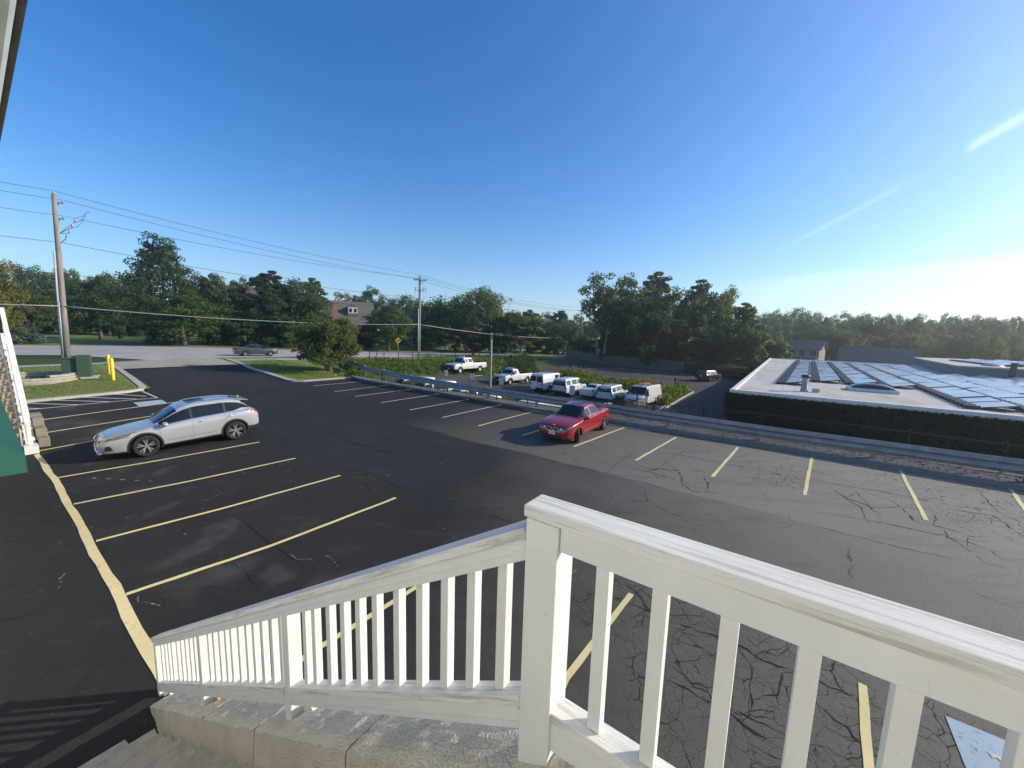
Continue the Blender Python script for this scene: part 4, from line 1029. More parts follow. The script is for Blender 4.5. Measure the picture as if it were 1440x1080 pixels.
def nose_panel(sh, parent, name, mat, pts, off=.012, m=5):
    B = []
    for (a, b) in zip(pts, pts[1:]+pts[:1]):
        for i in range(m): B.append((a[0]+(b[0]-a[0])*i/m, a[1]+(b[1]-a[1])*i/m))
    cy = sum(p[0] for p in B)/len(B); cz = sum(p[1] for p in B)/len(B); n = len(B); V = []; F = []
    for k in range(4):
        q = 1-k/4
        for y, z in B: yy, zz = cy+(y-cy)*q, cz+(z-cz)*q; V.append((nose_x(sh, yy, zz)+off, yy, zz))
    V.append((nose_x(sh, cy, cz)+off, cy, cz))
    for k in range(3): F += [(k*n+i, k*n+(i+1) % n, (k+1)*n+(i+1) % n, (k+1)*n+i) for i in range(n)]
    F += [(3*n+i, 3*n+(i+1) % n, 4*n) for i in range(n)]
    mb = MB(); mb.add(V, F); return mb.build(name, mat, parent, smooth=True)
def rect(y0, z0, y1, z1): return [(y0, z0), (y1, z0), (y1, z1), (y0, z1)]

def crossover(loc, rz):
    t = thing('crossover_suv', 'pearl white crossover SUV with black arch trim parked nose towards the building', 'car', loc, rz)
    sh = Shell(top=[(-2.42,.99),(-2.395,1.08),(-2.28,1.15),(-2.02,1.33),(-1.80,1.50),(-1.62,1.61),(-1.0,1.70),(-.3,1.70),(.1,1.655),(.45,1.52),(.95,1.22),(1.16,1.09),(1.5,1.035),(2.0,.965),(2.22,.90),(2.37,.82),(2.425,.72),(2.445,.58)],
               belt=[(-2.42,.95),(-2.3,1.07),(-1.9,1.13),(-1.2,1.10),(0,1.035),(1.0,.985),(1.5,.935),(2.1,.84),(2.38,.72),(2.445,.57)],
               sill=[(-2.42,.50),(-2.36,.34),(-2.1,.27),(2.0,.235),(2.3,.245),(2.42,.30),(2.445,.40)],
               half=[(-2.42,.76),(-2.36,.84),(-2.1,.915),(-1.5,.948),(-.6,.935),(.4,.935),(1.4,.945),(1.9,.905),(2.2,.80),(2.37,.66),(2.445,.52)], roofw=.665, glassw=.90)
    ax, az, ar = (1.415, -1.375), .385, .445
    sh.body(84, 4, [(x, az, ar, 1.2) for x in ax], name='body', mats=[M['car_white'], M['plastic']], parent=t)
    tl = lambda k: (lambda x: k)
    sh.patch('windshield', M['glass'], t, .42, 1.10, 7.95, 10, both=True, nx=12, nt=8)
    for sd in (1, -1):
        sh.patch('side_window', M['glass'], t, .05, .98, 7.10, 7.86, sd, nx=14)
        sh.patch('side_window', M['glass'], t, -1.06, -.03, 7.10, 7.88, sd, nx=14)
        sh.patch('quarter_window', M['glass'], t, -1.86, -1.12, lambda x: 7.12+.30*sstep(-1.3, -1.9, x), lambda x: 7.88, sd, nx=12)
        sh.patch('window_trim', M['chrome'], t, -1.98, 1.02, 7.03, 7.09, sd, nx=30, nt=1, off=.007)
        sh.patch('window_pillar', M['plastic'], t, -.03, .05, 7.1, 7.88, sd, nx=1, off=.0055)
        sh.patch('window_pillar', M['plastic'], t, -1.13, -1.05, 7.1, 7.88, sd, nx=1, off=.0055)
        sh.patch('window_pillar', M['plastic'], t, -2.22, -1.86, lambda x: 7.42+.3*sstep(-1.86, -2.2, x), 7.9, sd, nx=6, off=.006)
        sh.patch('rocker_trim', M['plastic'], t, -.92, .96, 1.6, 2.35, sd, nx=24, nt=4, off=.007)
        sh.patch('door_moulding', M['chrome'], t, -.72, .80, 3.02, 3.12, sd, nx=20, nt=1, off=.011)
        for a, b in ((.02, .026), (-1.07, -1.064)): sh.patch('door_gap', M['plastic'], t, a, b, 2.6, 6.9, sd, nx=1, nt=14, off=.002)
        sh.patch('door_gap', M['plastic'], t, .985, .991, 3.0, 6.9, sd, nx=1, nt=14, off=.002)
        for x in (-.26, -1.26):
            p = sh.pt(x, 5.5, sd); mb = MB(); mb.tube([p+Vector((-.10, sd*.004, 0)), p+Vector((-.08, sd*.04, .005)), p+Vector((.08, sd*.04, 0)), p+Vector((.10, sd*.004, 0))], .014, 8); mb.build('door_handle', M['chrome'], t, smooth=True)
        for x in ax: arch_trim(sh, t, x, az, ar, sd, M['plastic'])
        mirror_part(t, .84, .90, 1.09, M['car_white'], sd, 1.15)
        sh.patch('headlight', M['lamp_glass'], t, lambda u: 1.86+(u-5.2)*.02-.14*(u-5.2), lambda u: 2.33-(u-5.2)*.09, 5.2, 6.35, sd, nx=10, nt=4, off=.008)
        sh.patch('headlight_tip', M['tail_red'], t, 1.62, 1.80, 6.15, 6.5, sd, nx=4, nt=2)
        sh.patch('fog_vent', M['plastic'], t, lambda u: 2.16+(u-2.9)*.05, lambda u: 2.33-(u-2.9)*.02, 2.9, 4.2, sd, nx=6, nt=5, off=.012)
        sh.patch('lip_trim', M['chrome'], t, 1.98, 2.36, 1.75, 2.1, sd, nx=6, nt=2, off=.012)
        sh.patch('taillight', M['tail_red'], t, -2.41, -2.02, 5.65, 6.5, sd, nx=8, nt=3)
        sh.patch('rear_bumper_trim', M['plastic'], t, -2.40, -1.86, 1.7, 2.9, sd, nx=10, nt=4, off=.008)
        mb = MB(); mb.tube([sh.pt(x, 8.95, sd)+Vector((0, 0, .028 if -1.65 < x < .0 else .0)) for x in np.linspace(.08, -1.75, 16)], .017, 8); mb.build('roof_rail', M['chrome'], t, smooth=True)
    sh.patch('sunroof', M['glass'], t, -.55, .02, 9.35, 10, both=True, nx=6, nt=6)
    sh.patch('rear_window', M['glass'], t, -2.26, -1.74, 8.1, 10, both=True, nx=6, nt=8)
    mb = MB(); mb.prism([(-1.60,1.635),(-2.02,1.565),(-2.04,1.545),(-1.64,1.59)], -.60, .60, Matrix(((1,0,0,0),(0,0,1,0),(0,1,0,0),(0,0,0,1)))); mb.build('spoiler', M['car_white'], t, bevel=.012)
    mb = MB(); mb.lathe([(.05, 0), (.03, .035), (.005, .06)], 10, (-1.8, 0, 1.64)); mb.build('antenna', M['car_white'], t, smooth=True)
    gp = [(-.30,.84),(-.20,.64),(-.42,.33),(.42,.33),(.20,.64),(.30,.84)]
    nose_panel(sh, t, 'grille', M['plastic'], gp, .010)
    mb = MB(); q = []
    for (a, b) in zip(gp, gp[1:]+gp[:1]):
        for i in range(4): y, z = a[0]+(b[0]-a[0])*i/4, a[1]+(b[1]-a[1])*i/4; q.append((nose_x(sh, y, z)+.012, y, z))
    mb.tube(q+q[:1], .015, 6); mb.build('grille_frame', M['chrome'], t)
    nose_panel(sh, t, 'badge', M['chrome'], [(.075*math.cos(a), .73+.055*math.sin(a)) for a in np.linspace(0, 2*PI, 12)[:-1]], .022, 1)
    nose_panel(sh, t, 'licence_plate', M['plate'], rect(-.15, .44, .15, .56), .022, 2)
    for sd in (1, -1): nose_panel(sh, t, 'headlight_front', M['lamp_glass'], [(sd*.36,.76),(sd*.62,.74),(sd*.60,.66),(sd*.40,.70)], .010, 3)
    mb = MB(); mb.box((2.36, 0, .275), (.2, 1.1, .03)); mb.build('front_lip', M['chrome'], t, bevel=.008)
    for x in ax:
        for sd in (1, -1): wheel(t, (x, sd*.845, az), .385, .235, 5, 'alloy', sd)
    return t

def sedan(name, label, loc, rz, mat, L=4.47, H=1.415, W=.87, steer=0.0, group=None, parts=True, rimstyle='alloy', wb=2.725):
    t = thing(name, label, 'car', loc, rz, group); k = L/4.47; h = H/1.415; w = W/.87
    X = lambda P: [(x*k, z*h) for x, z in P]
    sh = Shell(top=X([(-2.235,.70),(-2.21,.90),(-2.15,1.0),(-1.6,1.035),(-1.22,1.08),(-.82,1.30),(-.55,1.385),(-.1,1.415),(.3,1.375),(.62,1.22),(1.0,.985),(1.12,.945),(1.6,.885),(1.98,.80),(2.17,.70),(2.235,.54)]),
               belt=X([(-2.235,.66),(-2.15,.92),(-1.5,.955),(-.5,.93),(.6,.90),(1.2,.865),(1.8,.79),(2.15,.67),(2.235,.50)]),
               sill=X([(-2.235,.36),(-2.15,.27),(-1.9,.23),(1.8,.20),(2.1,.21),(2.2,.25),(2.235,.32)]),
               half=[(-2.235*k,.62*w),(-2.17*k,.74*w),(-1.9*k,.825*w),(-1.2*k,.865*w),(0,.87*w),(1.3*k,.87*w),(1.8*k,.83*w),(2.08*k,.73*w),(2.19*k,.62*w),(2.235*k,.52*w)], roofw=.63, glassw=.885)
    ax = (wb*.5+.045, -wb*.5+.045); az, ar = .31, .355
    sh.body(72, 4, [(x, az, ar, 1.1) for x in ax], mats=[mat, M['plastic']], parent=t)
    sh.patch('windshield', M['glass'], t, .34*k, 1.0*k, 7.9, 10, both=True, nx=10, nt=7)
    sh.patch('rear_window', M['glass'], t, -1.20*k, -.70*k, 8.0, 10, both=True, nx=8, nt=7)
    for sd in (1, -1):
        sh.patch('side_window', M['glass'], t, .08*k, .86*k, 7.10, 7.88, sd, nx=12)
        sh.patch('side_window', M['glass'], t, -.74*k, .0, 7.10, 7.90, sd, nx=12)
        sh.patch('quarter_window', M['glass'], t, -1.06*k, -.80*k, 7.12, 7.85, sd, nx=6)
        sh.patch('side_moulding', mat if parts else M['plastic'], t, -1.0*k, 1.0*k, 3.25, 3.55, sd, nx=18, nt=2, off=.012)
        for x in (.06*k, -.80*k, .98*k): sh.patch('door_gap', M['plastic'], t, x, x+.007, 2.6, 6.9, sd, nx=1, nt=12, off=.002)
        for x in (-.15*k, -.95*k):
            p = sh.pt(x, 5.6, sd); mb = MB(); mb.tube([p+Vector((-.09, sd*.003, 0)), p+Vector((-.07, sd*.03, 0)), p+Vector((.07, sd*.03, 0)), p+Vector((.09, sd*.003, 0))], .013, 6); mb.build('door_handle', mat, t, smooth=True)
        mirror_part(t, .72*k, .80*w, .96*h, mat if name == 'sports_sedan' else mat, sd, .95)
        sh.patch('headlight', M['lamp_glass'], t, 1.92*k, 2.17*k, 5.55, 6.9, sd, nx=8, nt=5, off=.008)
        sh.patch('taillight', M['tail_red'], t, -2.20*k, -1.95*k, 5.0, 6.6, sd, nx=6, nt=4, off=.008)
    cap_panel(t, 'bumper_grille', M['plastic'], 2.243*k, rect(-.45, .27, .45, .38))
    return t, sh, ax, az
def stretch(t, xf, kf, xr, kr):
    for o in [t]+list(t.children):
        if o.type == 'MESH':
            for v in o.data.vertices:
                if v.co.x > xf: v.co.x = xf+(v.co.x-xf)*kf
                elif v.co.x < xr: v.co.x = xr+(v.co.x-xr)*kr
def red_sedan(loc, rz):
    t, sh, ax, az = sedan('sports_sedan', 'red four door sedan standing half out of its stall, front wheels turned', loc, rz, M['car_red'])
    for sd in (1, -1):                                                       # twin nostril grille and round lamps
        mb = MB(); q = [(2.235+.02*0-.02, sd*(.17+.125*math.cos(a)), .63+.072*math.sin(a)) for a in np.linspace(0, 2*PI, 17)]
        mb.tube(q, .016, 6); mb.build('grille_ring', M['chrome'], t, smooth=True)
        mb = MB(); mb.lathe([(0, .0), (1, 0), (1, -.05)], 16); mb.v = [(2.222+v[2]*.3, sd*.17+v[0]*.115, .63+v[1]*.062) for v in mb.v]; mb.build('grille', M['plastic'], t)
        nose_panel(sh, t, 'headlight_lens', M['lamp_glass'], [(sd*.33,.70),(sd*.64,.70),(sd*.62,.585),(sd*.34,.585)], .008, 4)
        for y, r in ((.42, .055), (.57, .05)):
            x = 2.19 if y < .5 else 2.13
            mb = MB(); mb.lathe([(0, .02), (r*.7, .014), (r, 0), (r*1.1, -.03)], 14, axis='x', c=(x, sd*y, .645)); mb.build('lamp', M['chrome'], t, smooth=True)
        mb = MB(); mb.box((2.15, sd*.52, .40), (.05, .16, .05)); mb.build('fog_lamp', M['lamp_glass'], t, bevel=.01)
    sh.patch('sunroof', M['glass'], t, -.42, .12, 9.4, 10, both=True, nx=5, nt=5)
    sh.patch('badge', M['sign_white'], t, 2.02, 2.08, 9.86, 10, both=True, nx=2, nt=3, off=.008)
    p = rear_box(t, 'licence_plate', M['plate'], (2.245, 0, .475), (.015, .31, .16), .004)
    ink = MB()
    for i, y in enumerate((-.105, -.065, -.025, .03, .07, .11)): ink.box((2.2535, y, .47), (.002, .02, .07)); ink.box((2.2535, y+.006, .47+(.02 if i % 2 else -.02)), (.002, .03, .014))
    ink.build('plate_characters', M['sign_ink'], p)
    sh.patch('bumper_strip', M['plastic'], t, 2.0, 2.225, 4.1, 4.32, 1, nx=8, nt=1, off=.012); sh.patch('bumper_strip', M['plastic'], t, 2.0, 2.225, 4.1, 4.32, -1, nx=8, nt=1, off=.012)
    for i, x in enumerate(ax):
        for sd in (1, -1): wheel(t, (x, sd*(.775 if i == 0 else .785), az), .312, .215, 5, 'alloy', sd, rad(27) if i == 0 else 0)
    return t
def road_sedan(name, label, loc, rz, mat, group=None, **kw):
    t, sh, ax, az = sedan(name, label, loc, rz, mat, group=group, **kw)
    for x in ax:
        for sd in (1, -1): wheel(t, (x, sd*.785, az), .315, .21, 7, 'alloy', sd)
    cap_panel(t, 'grille', M['plastic'], 2.245*kw.get('L', 4.47)/4.47, rect(-.35, .52, .35, .64)); cap_panel(t, 'licence_plate', M['plate'], -2.245*kw.get('L', 4.47)/4.47, rect(-.15, .60, .15, .74))
    return t

def wagon(name, label, loc, rz, mat, L, H, W, hood, cowl, tailx, belt, wr, wb, group=None, style='alloy', side_glass=((.0, 1.0),), rearglass=True, bumper='body', roofw=.74, front=True, scale=1.0):
    """van, minivan or boxy SUV: upright tail, short nose. hood = (height, length of nose)"""
    t = thing(name, label, 'van' if 'van' in name else 'car', loc, rz, group); x1, x0 = L/2, -L/2; hz, hl = hood
    cx = x1-hl; rf = cx-cowl
    sh = Shell(top=[(x0, belt+.02), (x0+.015, H*.78), (x0+tailx*.4, H*.90), (x0+tailx, H*.965), (x0+tailx+.35, H*.99), (0, H), (rf-.25, H*.985), (rf, H*.955), (cx-.03, hz+.07), (cx+.12, hz+.015), (x1-.25, hz-.07), (x1-.05, hz-.17), (x1, hz-.32)],
               belt=[(x0, belt-.02), (x0+.05, belt), (rf, belt), (cx, min(belt, hz-.03)), (x1-.15, hz-.16), (x1, hz-.36)],
               sill=[(x0, .42), (x0+.06, .36), (x0+.4, .31), (x1-.5, .30), (x1-.08, .33), (x1, .42)],
               half=[(x0, W*.93), (x0+.05, W*.97), (x0+.5, W), (x1-.9, W), (x1-.3, W*.965), (x1-.07, W*.88), (x1, W*.78)], roofw=roofw, glassw=.945)
    ax = (x1-hl*.55-.18 if hl > .9 else x1-.95, ); ax = (ax[0], ax[0]-wb); az, ar = wr, wr+.07
    sh.body(60, 3, [(x, az, ar, 1.3) for x in ax], mats=[mat, M['plastic']], parent=t)
    sh.patch('windshield', M['glass'], t, rf+.05, cx-.03, 7.95, 10, both=True, nx=8, nt=7)
    for sd in (1, -1):
        for a, b in side_glass:
            xa, xb = (rf+.45)*0+x0+(rf+.55-x0)*a, x0+(rf+.55-x0)*b
            sh.patch('side_window', M['glass'], t, xa, xb, 7.10, 7.84, sd, nx=10)
        mirror_part(t, rf+.42, W*.96, belt+.10, M['plastic'], sd, 1.2)
        for x in (rf-.75, rf+.42): sh.patch('door_gap', M['plastic'], t, x, x+.008, 2.5, 6.9, sd, nx=1, nt=10, off=.002)
        p = sh.pt(rf-.6, 5.6, sd); mb = MB(); mb.box(p+Vector((0, sd*.015, 0)), (.16, .03, .03)); mb.build('door_handle', M['plastic'], t)
        rear_box(t, 'taillight', M['tail_red'], (x0+.005, sd*W*.84, belt-.16), (.05, .13, .34))
        sh.patch('headlight', M['lamp_glass'], t, x1-.22, x1-.01, 5.0, 6.8, sd, nx=5, nt=4, off=.008)
        rear_box(t, 'headlight_unit', M['lamp_glass'], (x1-.012, sd*W*.58, hz-.43), (.05, .26, .13))
    if rearglass:
        z0, z1 = belt+.04, H*.885
        w0, w1 = W*.86, W*roofw*1.02
        for sd in ((1, -1) if rearglass == 'split' else (0,)):
            def slant(y, z):                                                # follow the tail
                return x0-.006+max(0, (z-H*.78)/(H*.17))*tailx*.75
            yy = [(-w0, z0), (w0, z0), (w1, z1), (-w1, z1)] if sd == 0 else [(sd*.05, z0), (sd*w0, z0), (sd*w1, z1), (sd*.05, z1)]
            P = []; n = 6
            mb = MB()
            for j in range(n+1):
                q = j/n; ya = yy[0][0]+(yy[3][0]-yy[0][0])*q; yb = yy[1][0]+(yy[2][0]-yy[1][0])*q; z = z0+(z1-z0)*q
                # walk in to touch the shell
                lo, hi = x0, x0+1.2
                for _ in range(20):
                    m = (lo+hi)/2
                    if sh.top(m) < z+.05: lo = m
                    else: hi = m
                xx = min(lo, x0+.6)-.022
                P += [(xx, ya, z), (xx, yb, z)]
            mb.add(P, [(2*j, 2*j+1, 2*j+3, 2*j+2) for j in range(n)]); mb.build('rear_window', M['glass'], t, smooth=True)
    rear_box(t, 'rear_bumper', M['chrome'] if bumper == 'chrome' else (mat if bumper == 'body' else M['plastic']), (x0-.03, 0, .47), (.14, W*1.86, .2), .03)
    rear_box(t, 'front_bumper', M['plastic'] if bumper != 'body' else mat, (x1-.0, 0, .46), (.12, W*1.7, .2), .03)
    cap_panel(t, 'grille', M['plastic'], x1+.02, rect(-W*.42, hz-.50, W*.42, hz-.36)); cap_panel(t, 'licence_plate', M['plate'], x0-.03, rect(-.16, .78, .16, .93))
    for x in ax:
        for sd in (1, -1): wheel(t, (x, sd*(W-.115), az), wr, .22, 6, style, sd)
    if scale != 1: t.scale = (scale,)*3
    t['_sh'] = 0
    return t, sh, (x0, x1, rf, cx)

def pickup(name, label, loc, rz, mat, L=5.75, H=1.93, W=.98, cab=1.0, group=None, scale=1.0, lightbar=True, ext=True):
    t = thing(name, label, 'pickup truck', loc, rz, group); x1, x0 = L/2, -L/2
    hz, be = 1.26, 1.22; cx = x1-1.28; rf = cx-.52; cb = rf-(1.55 if ext else 1.05)
    sh = Shell(top=[(x0, 1.10), (x0+.02, 1.26), (cb-.16, 1.29), (cb-.05, 1.40), (cb+.03, H*.93), (cb+.22, H*.985), (cb+.6, H), (rf-.15, H*.985), (rf, H*.95), (cx-.02, hz+.06), (cx+.15, hz+.01), (x1-.3, hz-.05), (x1-.08, hz-.12), (x1, hz-.30)],
               belt=[(x0, 1.06), (x0+.05, 1.20), (cb, 1.21), (rf, be), (cx, hz-.05), (x1-.2, hz-.14), (x1, hz-.34)],
               sill=[(x0, .62), (x0+.08, .52), (x0+.6, .47), (x1-.6, .46), (x1-.1, .46), (x1, .52)],
               half=[(x0, W*.95), (x0+.05, W*.985), (x0+.6, W), (x1-.9, W), (x1-.35, W*.97), (x1-.06, W*.92), (x1, W*.86)], roofw=.70, glassw=.92)
    ax = (x1-.98, x1-.98-3.55*(L/5.75)); az, wr = .39, .39
    sh.body(84, 3, [(x, az, .47, 1.3) for x in ax], [((x0+(cb-x0)/2-.02, 0, 1.22), (cb-x0-.22, W*1.62, .84-.24))], mats=[mat, M['plastic']], parent=t)
    sh.patch('windshield', M['glass'], t, rf+.04, cx-.03, 7.95, 10, both=True, nx=8, nt=7)
    for sd in (1, -1):
        sh.patch('side_window', M['glass'], t, rf-.60, rf+.36, 7.10, 7.85, sd, nx=10)
        if ext: sh.patch('side_window', M['glass'], t, cb+.14, rf-.70, 7.10, 7.85, sd, nx=8)
        mirror_part(t, rf+.35, W*.97, be+.14, M['plastic'], sd, 1.5)
        for x in (rf-.66, rf+.40): sh.patch('door_gap', M['plastic'], t, x, x+.009, 2.5, 6.9, sd, nx=1, nt=10, off=.002)
        sh.patch('door_gap', M['plastic'], t, cb-.03, cb-.005, 2.4, 6.6, sd, nx=1, nt=10, off=.003)
        p = sh.pt(rf-.5, 5.6, sd); mb = MB(); mb.box(p+Vector((0, sd*.015, 0)), (.18, .03, .035)); mb.build('door_handle', M['plastic'], t)
        for x in ax: arch_trim(sh, t, x, az, .47, sd, mat if ext else M['plastic'], .05)
        rear_box(t, 'headlight', M['lamp_glass'], (x1-.015, sd*W*.74, hz-.42), (.06, .26, .26))
        rear_box(t, 'taillight', M['tail_red'], (x0+.01, sd*W*.90, 1.0), (.05, .14, .34))
    rear_box(t, 'grille', M['plastic'], (x1+.0, 0, hz-.44), (.06, W*1.16, .36)); rear_box(t, 'front_bumper', M['plastic'], (x1+.05, 0, .60), (.18, W*1.86, .26), .03); rear_box(t, 'rear_bumper', M['chrome'], (x0-.06, 0, .58), (.16, W*1.8, .18), .02)
    cap_panel(t, 'licence_plate', M['plate'], x1+.145, rect(-.15, .55, .15, .68))
    if lightbar:
        mb = MB(); mb.box((rf-.35, 0, H+.055), (.24, .95, .07)); mb.build('light_bar', M['sign_white'], t, bevel=.02)
    for x in ax:
        for sd in (1, -1): wheel(t, (x, sd*(W-.12), az), wr, .25, 6, 'steel', sd)
    if scale != 1: t.scale = (scale,)*3
    return t

def at_ground(px, f=g, dz=.03):
    p = hit(*px, f=f); return Vector((p.x, p.y, p.z+dz))
def heading(a, b): return math.atan2(b.y-a.y, b.x-a.x)
def place(t, wpx_front, wpx_rear, ax, side, half, f=g):
    """set a car so that its near wheels stand on the two photo points"""
    a = at_ground(wpx_front, f); b = at_ground(wpx_rear, f); h = heading(b, a)
    return a, b, h
# white crossover
a, b = at_ground((207.5,642.7), up), at_ground((333,618.7), up); h = heading(b, a); c = (a+b)/2
n = Vector((-math.sin(h), math.cos(h), 0)); o = c-n*.90-Vector((math.cos(h), math.sin(h), 0))*.02
o.z = up(o.x, o.y)+.03; rx = crossover(o, h); stretch(rx, 1.92, 1.34, -1.88, .80); rx.scale = (1, 1, 1.03)
def tilt(t, f=up):
    """lean a standing car with the fall of the ground"""
    x, y = t.location.x, t.location.y; e = 1.0; gx = (f(x+e, y)-f(x-e, y))/2; gy = (f(x, y+e)-f(x, y-e))/2
    nrm = Vector((-gx, -gy, 1)).normalized(); rz = t.rotation_euler.z
    q = Vector((0, 0, 1)).rotation_difference(nrm); t.rotation_mode = 'XYZ'; t.rotation_euler = (q.to_matrix() @ Matrix.Rotation(rz, 3, 'Z')).to_euler()
tilt(rx)
# red sedan
a, b = at_ground((812,622.5), up), at_ground((844.5,606.5), up); h = heading(b, a); d = Vector((math.cos(h), math.sin(h), 0)); n = Vector((-d.y, d.x, 0))
o = a-n*.80-d*1.38; o.z = up(o.x, o.y)+.03; rs = red_sedan(o, h); stretch(rs, 1.85, 1.0, -1.74, .72); tilt(rs)
# graphite sedan on the road, motorcycle
a, b = at_ground((380,501.8)), at_ground((345.2,501.4)); h = heading(b, a); n = Vector((-math.sin(h), math.cos(h), 0)); o = (a+b)/2+n*.8; o.z = g(o.x, o.y)+.055
road_sedan('sedan', 'graphite grey sedan driving along the road', o, h, M['car_grey'], L=4.55, H=1.47, W=.91, wb=2.65)
def motorcycle(loc, rz):
    t = thing('motorcycle', 'dark touring motorcycle half hidden behind the bushy roadside tree', 'motorcycle', loc, rz)
    for x in (.78, -.78):
        w = bpy.data.objects.new('wheel', None); COL.objects.link(w); w.parent = t; w.location = (x, 0, .32)
        mb = MB(); mb.tube([(.27*math.cos(q), 0, .27*math.sin(q)) for q in np.linspace(0, 2*PI, 25)], .06, 8, caps=False); mb.build('tyre', M['tyre'], w, smooth=True)
        mb = MB(); mb.lathe([(.2, -.03), (.04, -.05), (.04, .05), (.2, .03)], 16, axis='y'); mb.build('rim', M['rim'], w)
    mb = MB(); mb.tube([(.78, .09, .32), (.5, .09, .95)], .03); mb.tube([(.78, -.09, .32), (.5, -.09, .95)], .03); mb.build('fork', M['chrome'], t)
    mb = MB(); mb.tube([(.52,0,.78),(.3,0,.86),(.05,0,.82),(-.1,0,.74)], [.10,.17,.16,.08], 10); mb.build('tank', M['car_dark'], t, smooth=True)
    mb = MB(); mb.tube([(.3,0,.42),(.05,0,.45),(-.2,0,.42)], [.15,.24,.15], 10); mb.build('engine', M['rim'], t, smooth=True)
    mb = MB(); mb.tube([(-.05,0,.74),(-.35,0,.72),(-.7,0,.82),(-.95,0,.80)], [.10,.15,.14,.08], 10); mb.build('seat', M['plastic'], t, smooth=True)
    for sd in (1, -1):
        mb = MB(); mb.box((-.75, sd*.27, .58), (.55, .2, .32)); mb.build('saddlebag', M['car_dark'], t, bevel=.05)
    mb = MB(); mb.box((.62, 0, 1.0), (.16, .5, .34), Matrix.Rotation(rad(-20), 3, 'Y')); mb.build('fairing', M['sign_white'], t, bevel=.06)
    mb = MB(); mb.tube([(.42,.38,1.05),(.5,.15,1.02),(.5,-.15,1.02),(.42,-.38,1.05)], .018); mb.build('handlebar', M['chrome'], t)
    mb = MB(); mb.tube([(.78,0,.66),(.62,0,.64),(.5,0,.5)], [.04,.07,.05]); mb.build('mudguard', M['car_dark'], t)
    mb = MB(); mb.tube([(.2,.2,.3),(-.4,.24,.28),(-.95,.26,.32)], .045); mb.build('exhaust', M['chrome'], t, smooth=True)
p = at_ground((429,503.2)); motorcycle(p, math.atan2(-VY, -VX)+.1)

# lower lot : the row of white fleet vehicles
HV = math.atan2(VY, VX)
def lowp(px, ahead=0.0, left=0.0, h=0.0):
    p = hit(*px, f=g); d = Vector((math.cos(h), math.sin(h), 0)); n = Vector((-d.y, d.x, 0)); q = p+d*ahead+n*left; q.z = g(q.x, q.y)+.035; return q
GRP = 'white fleet vehicles parked in the lower lot'
h = HV+PI-.05
pickup('pickup_truck', 'white extended cab pickup truck with black grille, farthest along the row of fleet vehicles', lowp((648.4,528.6), -1.85, -.98, h), h, M['van_white'], 5.9, 1.95, .99, group=GRP)
pickup('pickup_truck', 'white regular cab pickup truck with roof light bar, just right of the grey lamp post', lowp((717.5,542.6), -1.85, -.98, h), h, M['van_white'], 5.6, 1.90, .99, group=GRP, ext=False)
h = HV-.03
wagon('passenger_van', 'white van with two rear door windows, leftmost of those parked tail first', lowp((771.6,553.2), 1.55, .98, h), h, M['van_white'], 5.4, 2.10, .99, (1.17, 1.0), .62, .20, 1.15, .37, 3.3, GRP, 'steel', ((.60, .80), (.84, .99)), 'split', 'plastic', .80)
wagon('large_suv', 'white boxy large SUV with a wide dark rear window, right of the leftmost van', lowp((804.5,557.5), 1.2, .98, h), h, M['van_white'], 5.05, 1.92, .99, (1.12, 1.25), .55, .26, 1.12, .38, 2.95, GRP, 'alloy', ((.05, .28), (.36, .66), (.70, .99)), True, 'plastic', .76)
sd_ = road_sedan('fleet_sedan', 'small white sedan seen from behind, lowest of the white fleet vehicles', lowp((838,561.5), 1.55, .85, h), h, M['van_white'], GRP, L=4.9, H=1.43, W=.90, wb=2.8)
wagon('minivan', 'white minivan with dark rear glass, between the sedan and the van carrying a ladder', lowp((866,566.5), 1.4, .95, h), h, M['van_white'], 4.85, 1.74, .96, (1.05, .95), .80, .34, 1.03, .33, 2.95, GRP, 'alloy', ((.05, .32), (.36, .68), (.72, .99)), True, 'body', .74)
h = HV+PI-.10
t, sh, q = wagon('cargo_van', 'white windowless cargo van with an orange ladder on its roof, rightmost of the fleet vehicles', lowp((907.5,574.2), -1.75, -1.0, h), h, M['van_white'], 5.5, 2.08, 1.0, (1.17, 1.0), .62, .16, 1.15, .37, 3.4, GRP, 'steel', ((.82, .99),), 'split', 'plastic', .80)
mb = MB()
for y in (-.1, .28): mb.bar((-.9, y, 2.27), (1.0, y, 2.24), .04, .07)
for x in np.arange(-.8, 1.0, .3): mb.bar((x, -.1, 2.26), (x, .28, 2.26), .03, .03)
mb2 = MB()
for x in (-1.2, .6): mb2.bar((x, -.75, 2.17), (x, .75, 2.17), .05, .05); [mb2.bar((x, y, 2.02), (x, y, 2.18), .04, .04) for y in (-.72, .72)]
mb2.build('roof_rack', M['steel_dark'], t)
lt = mb.build('ladder', M['ladder']); lt.matrix_world = Matrix.Translation(t.location) @ Matrix.Rotation(h, 4, 'Z'); tag(lt, 'orange ladder lying on the roof rack of the white cargo van', 'ladder')
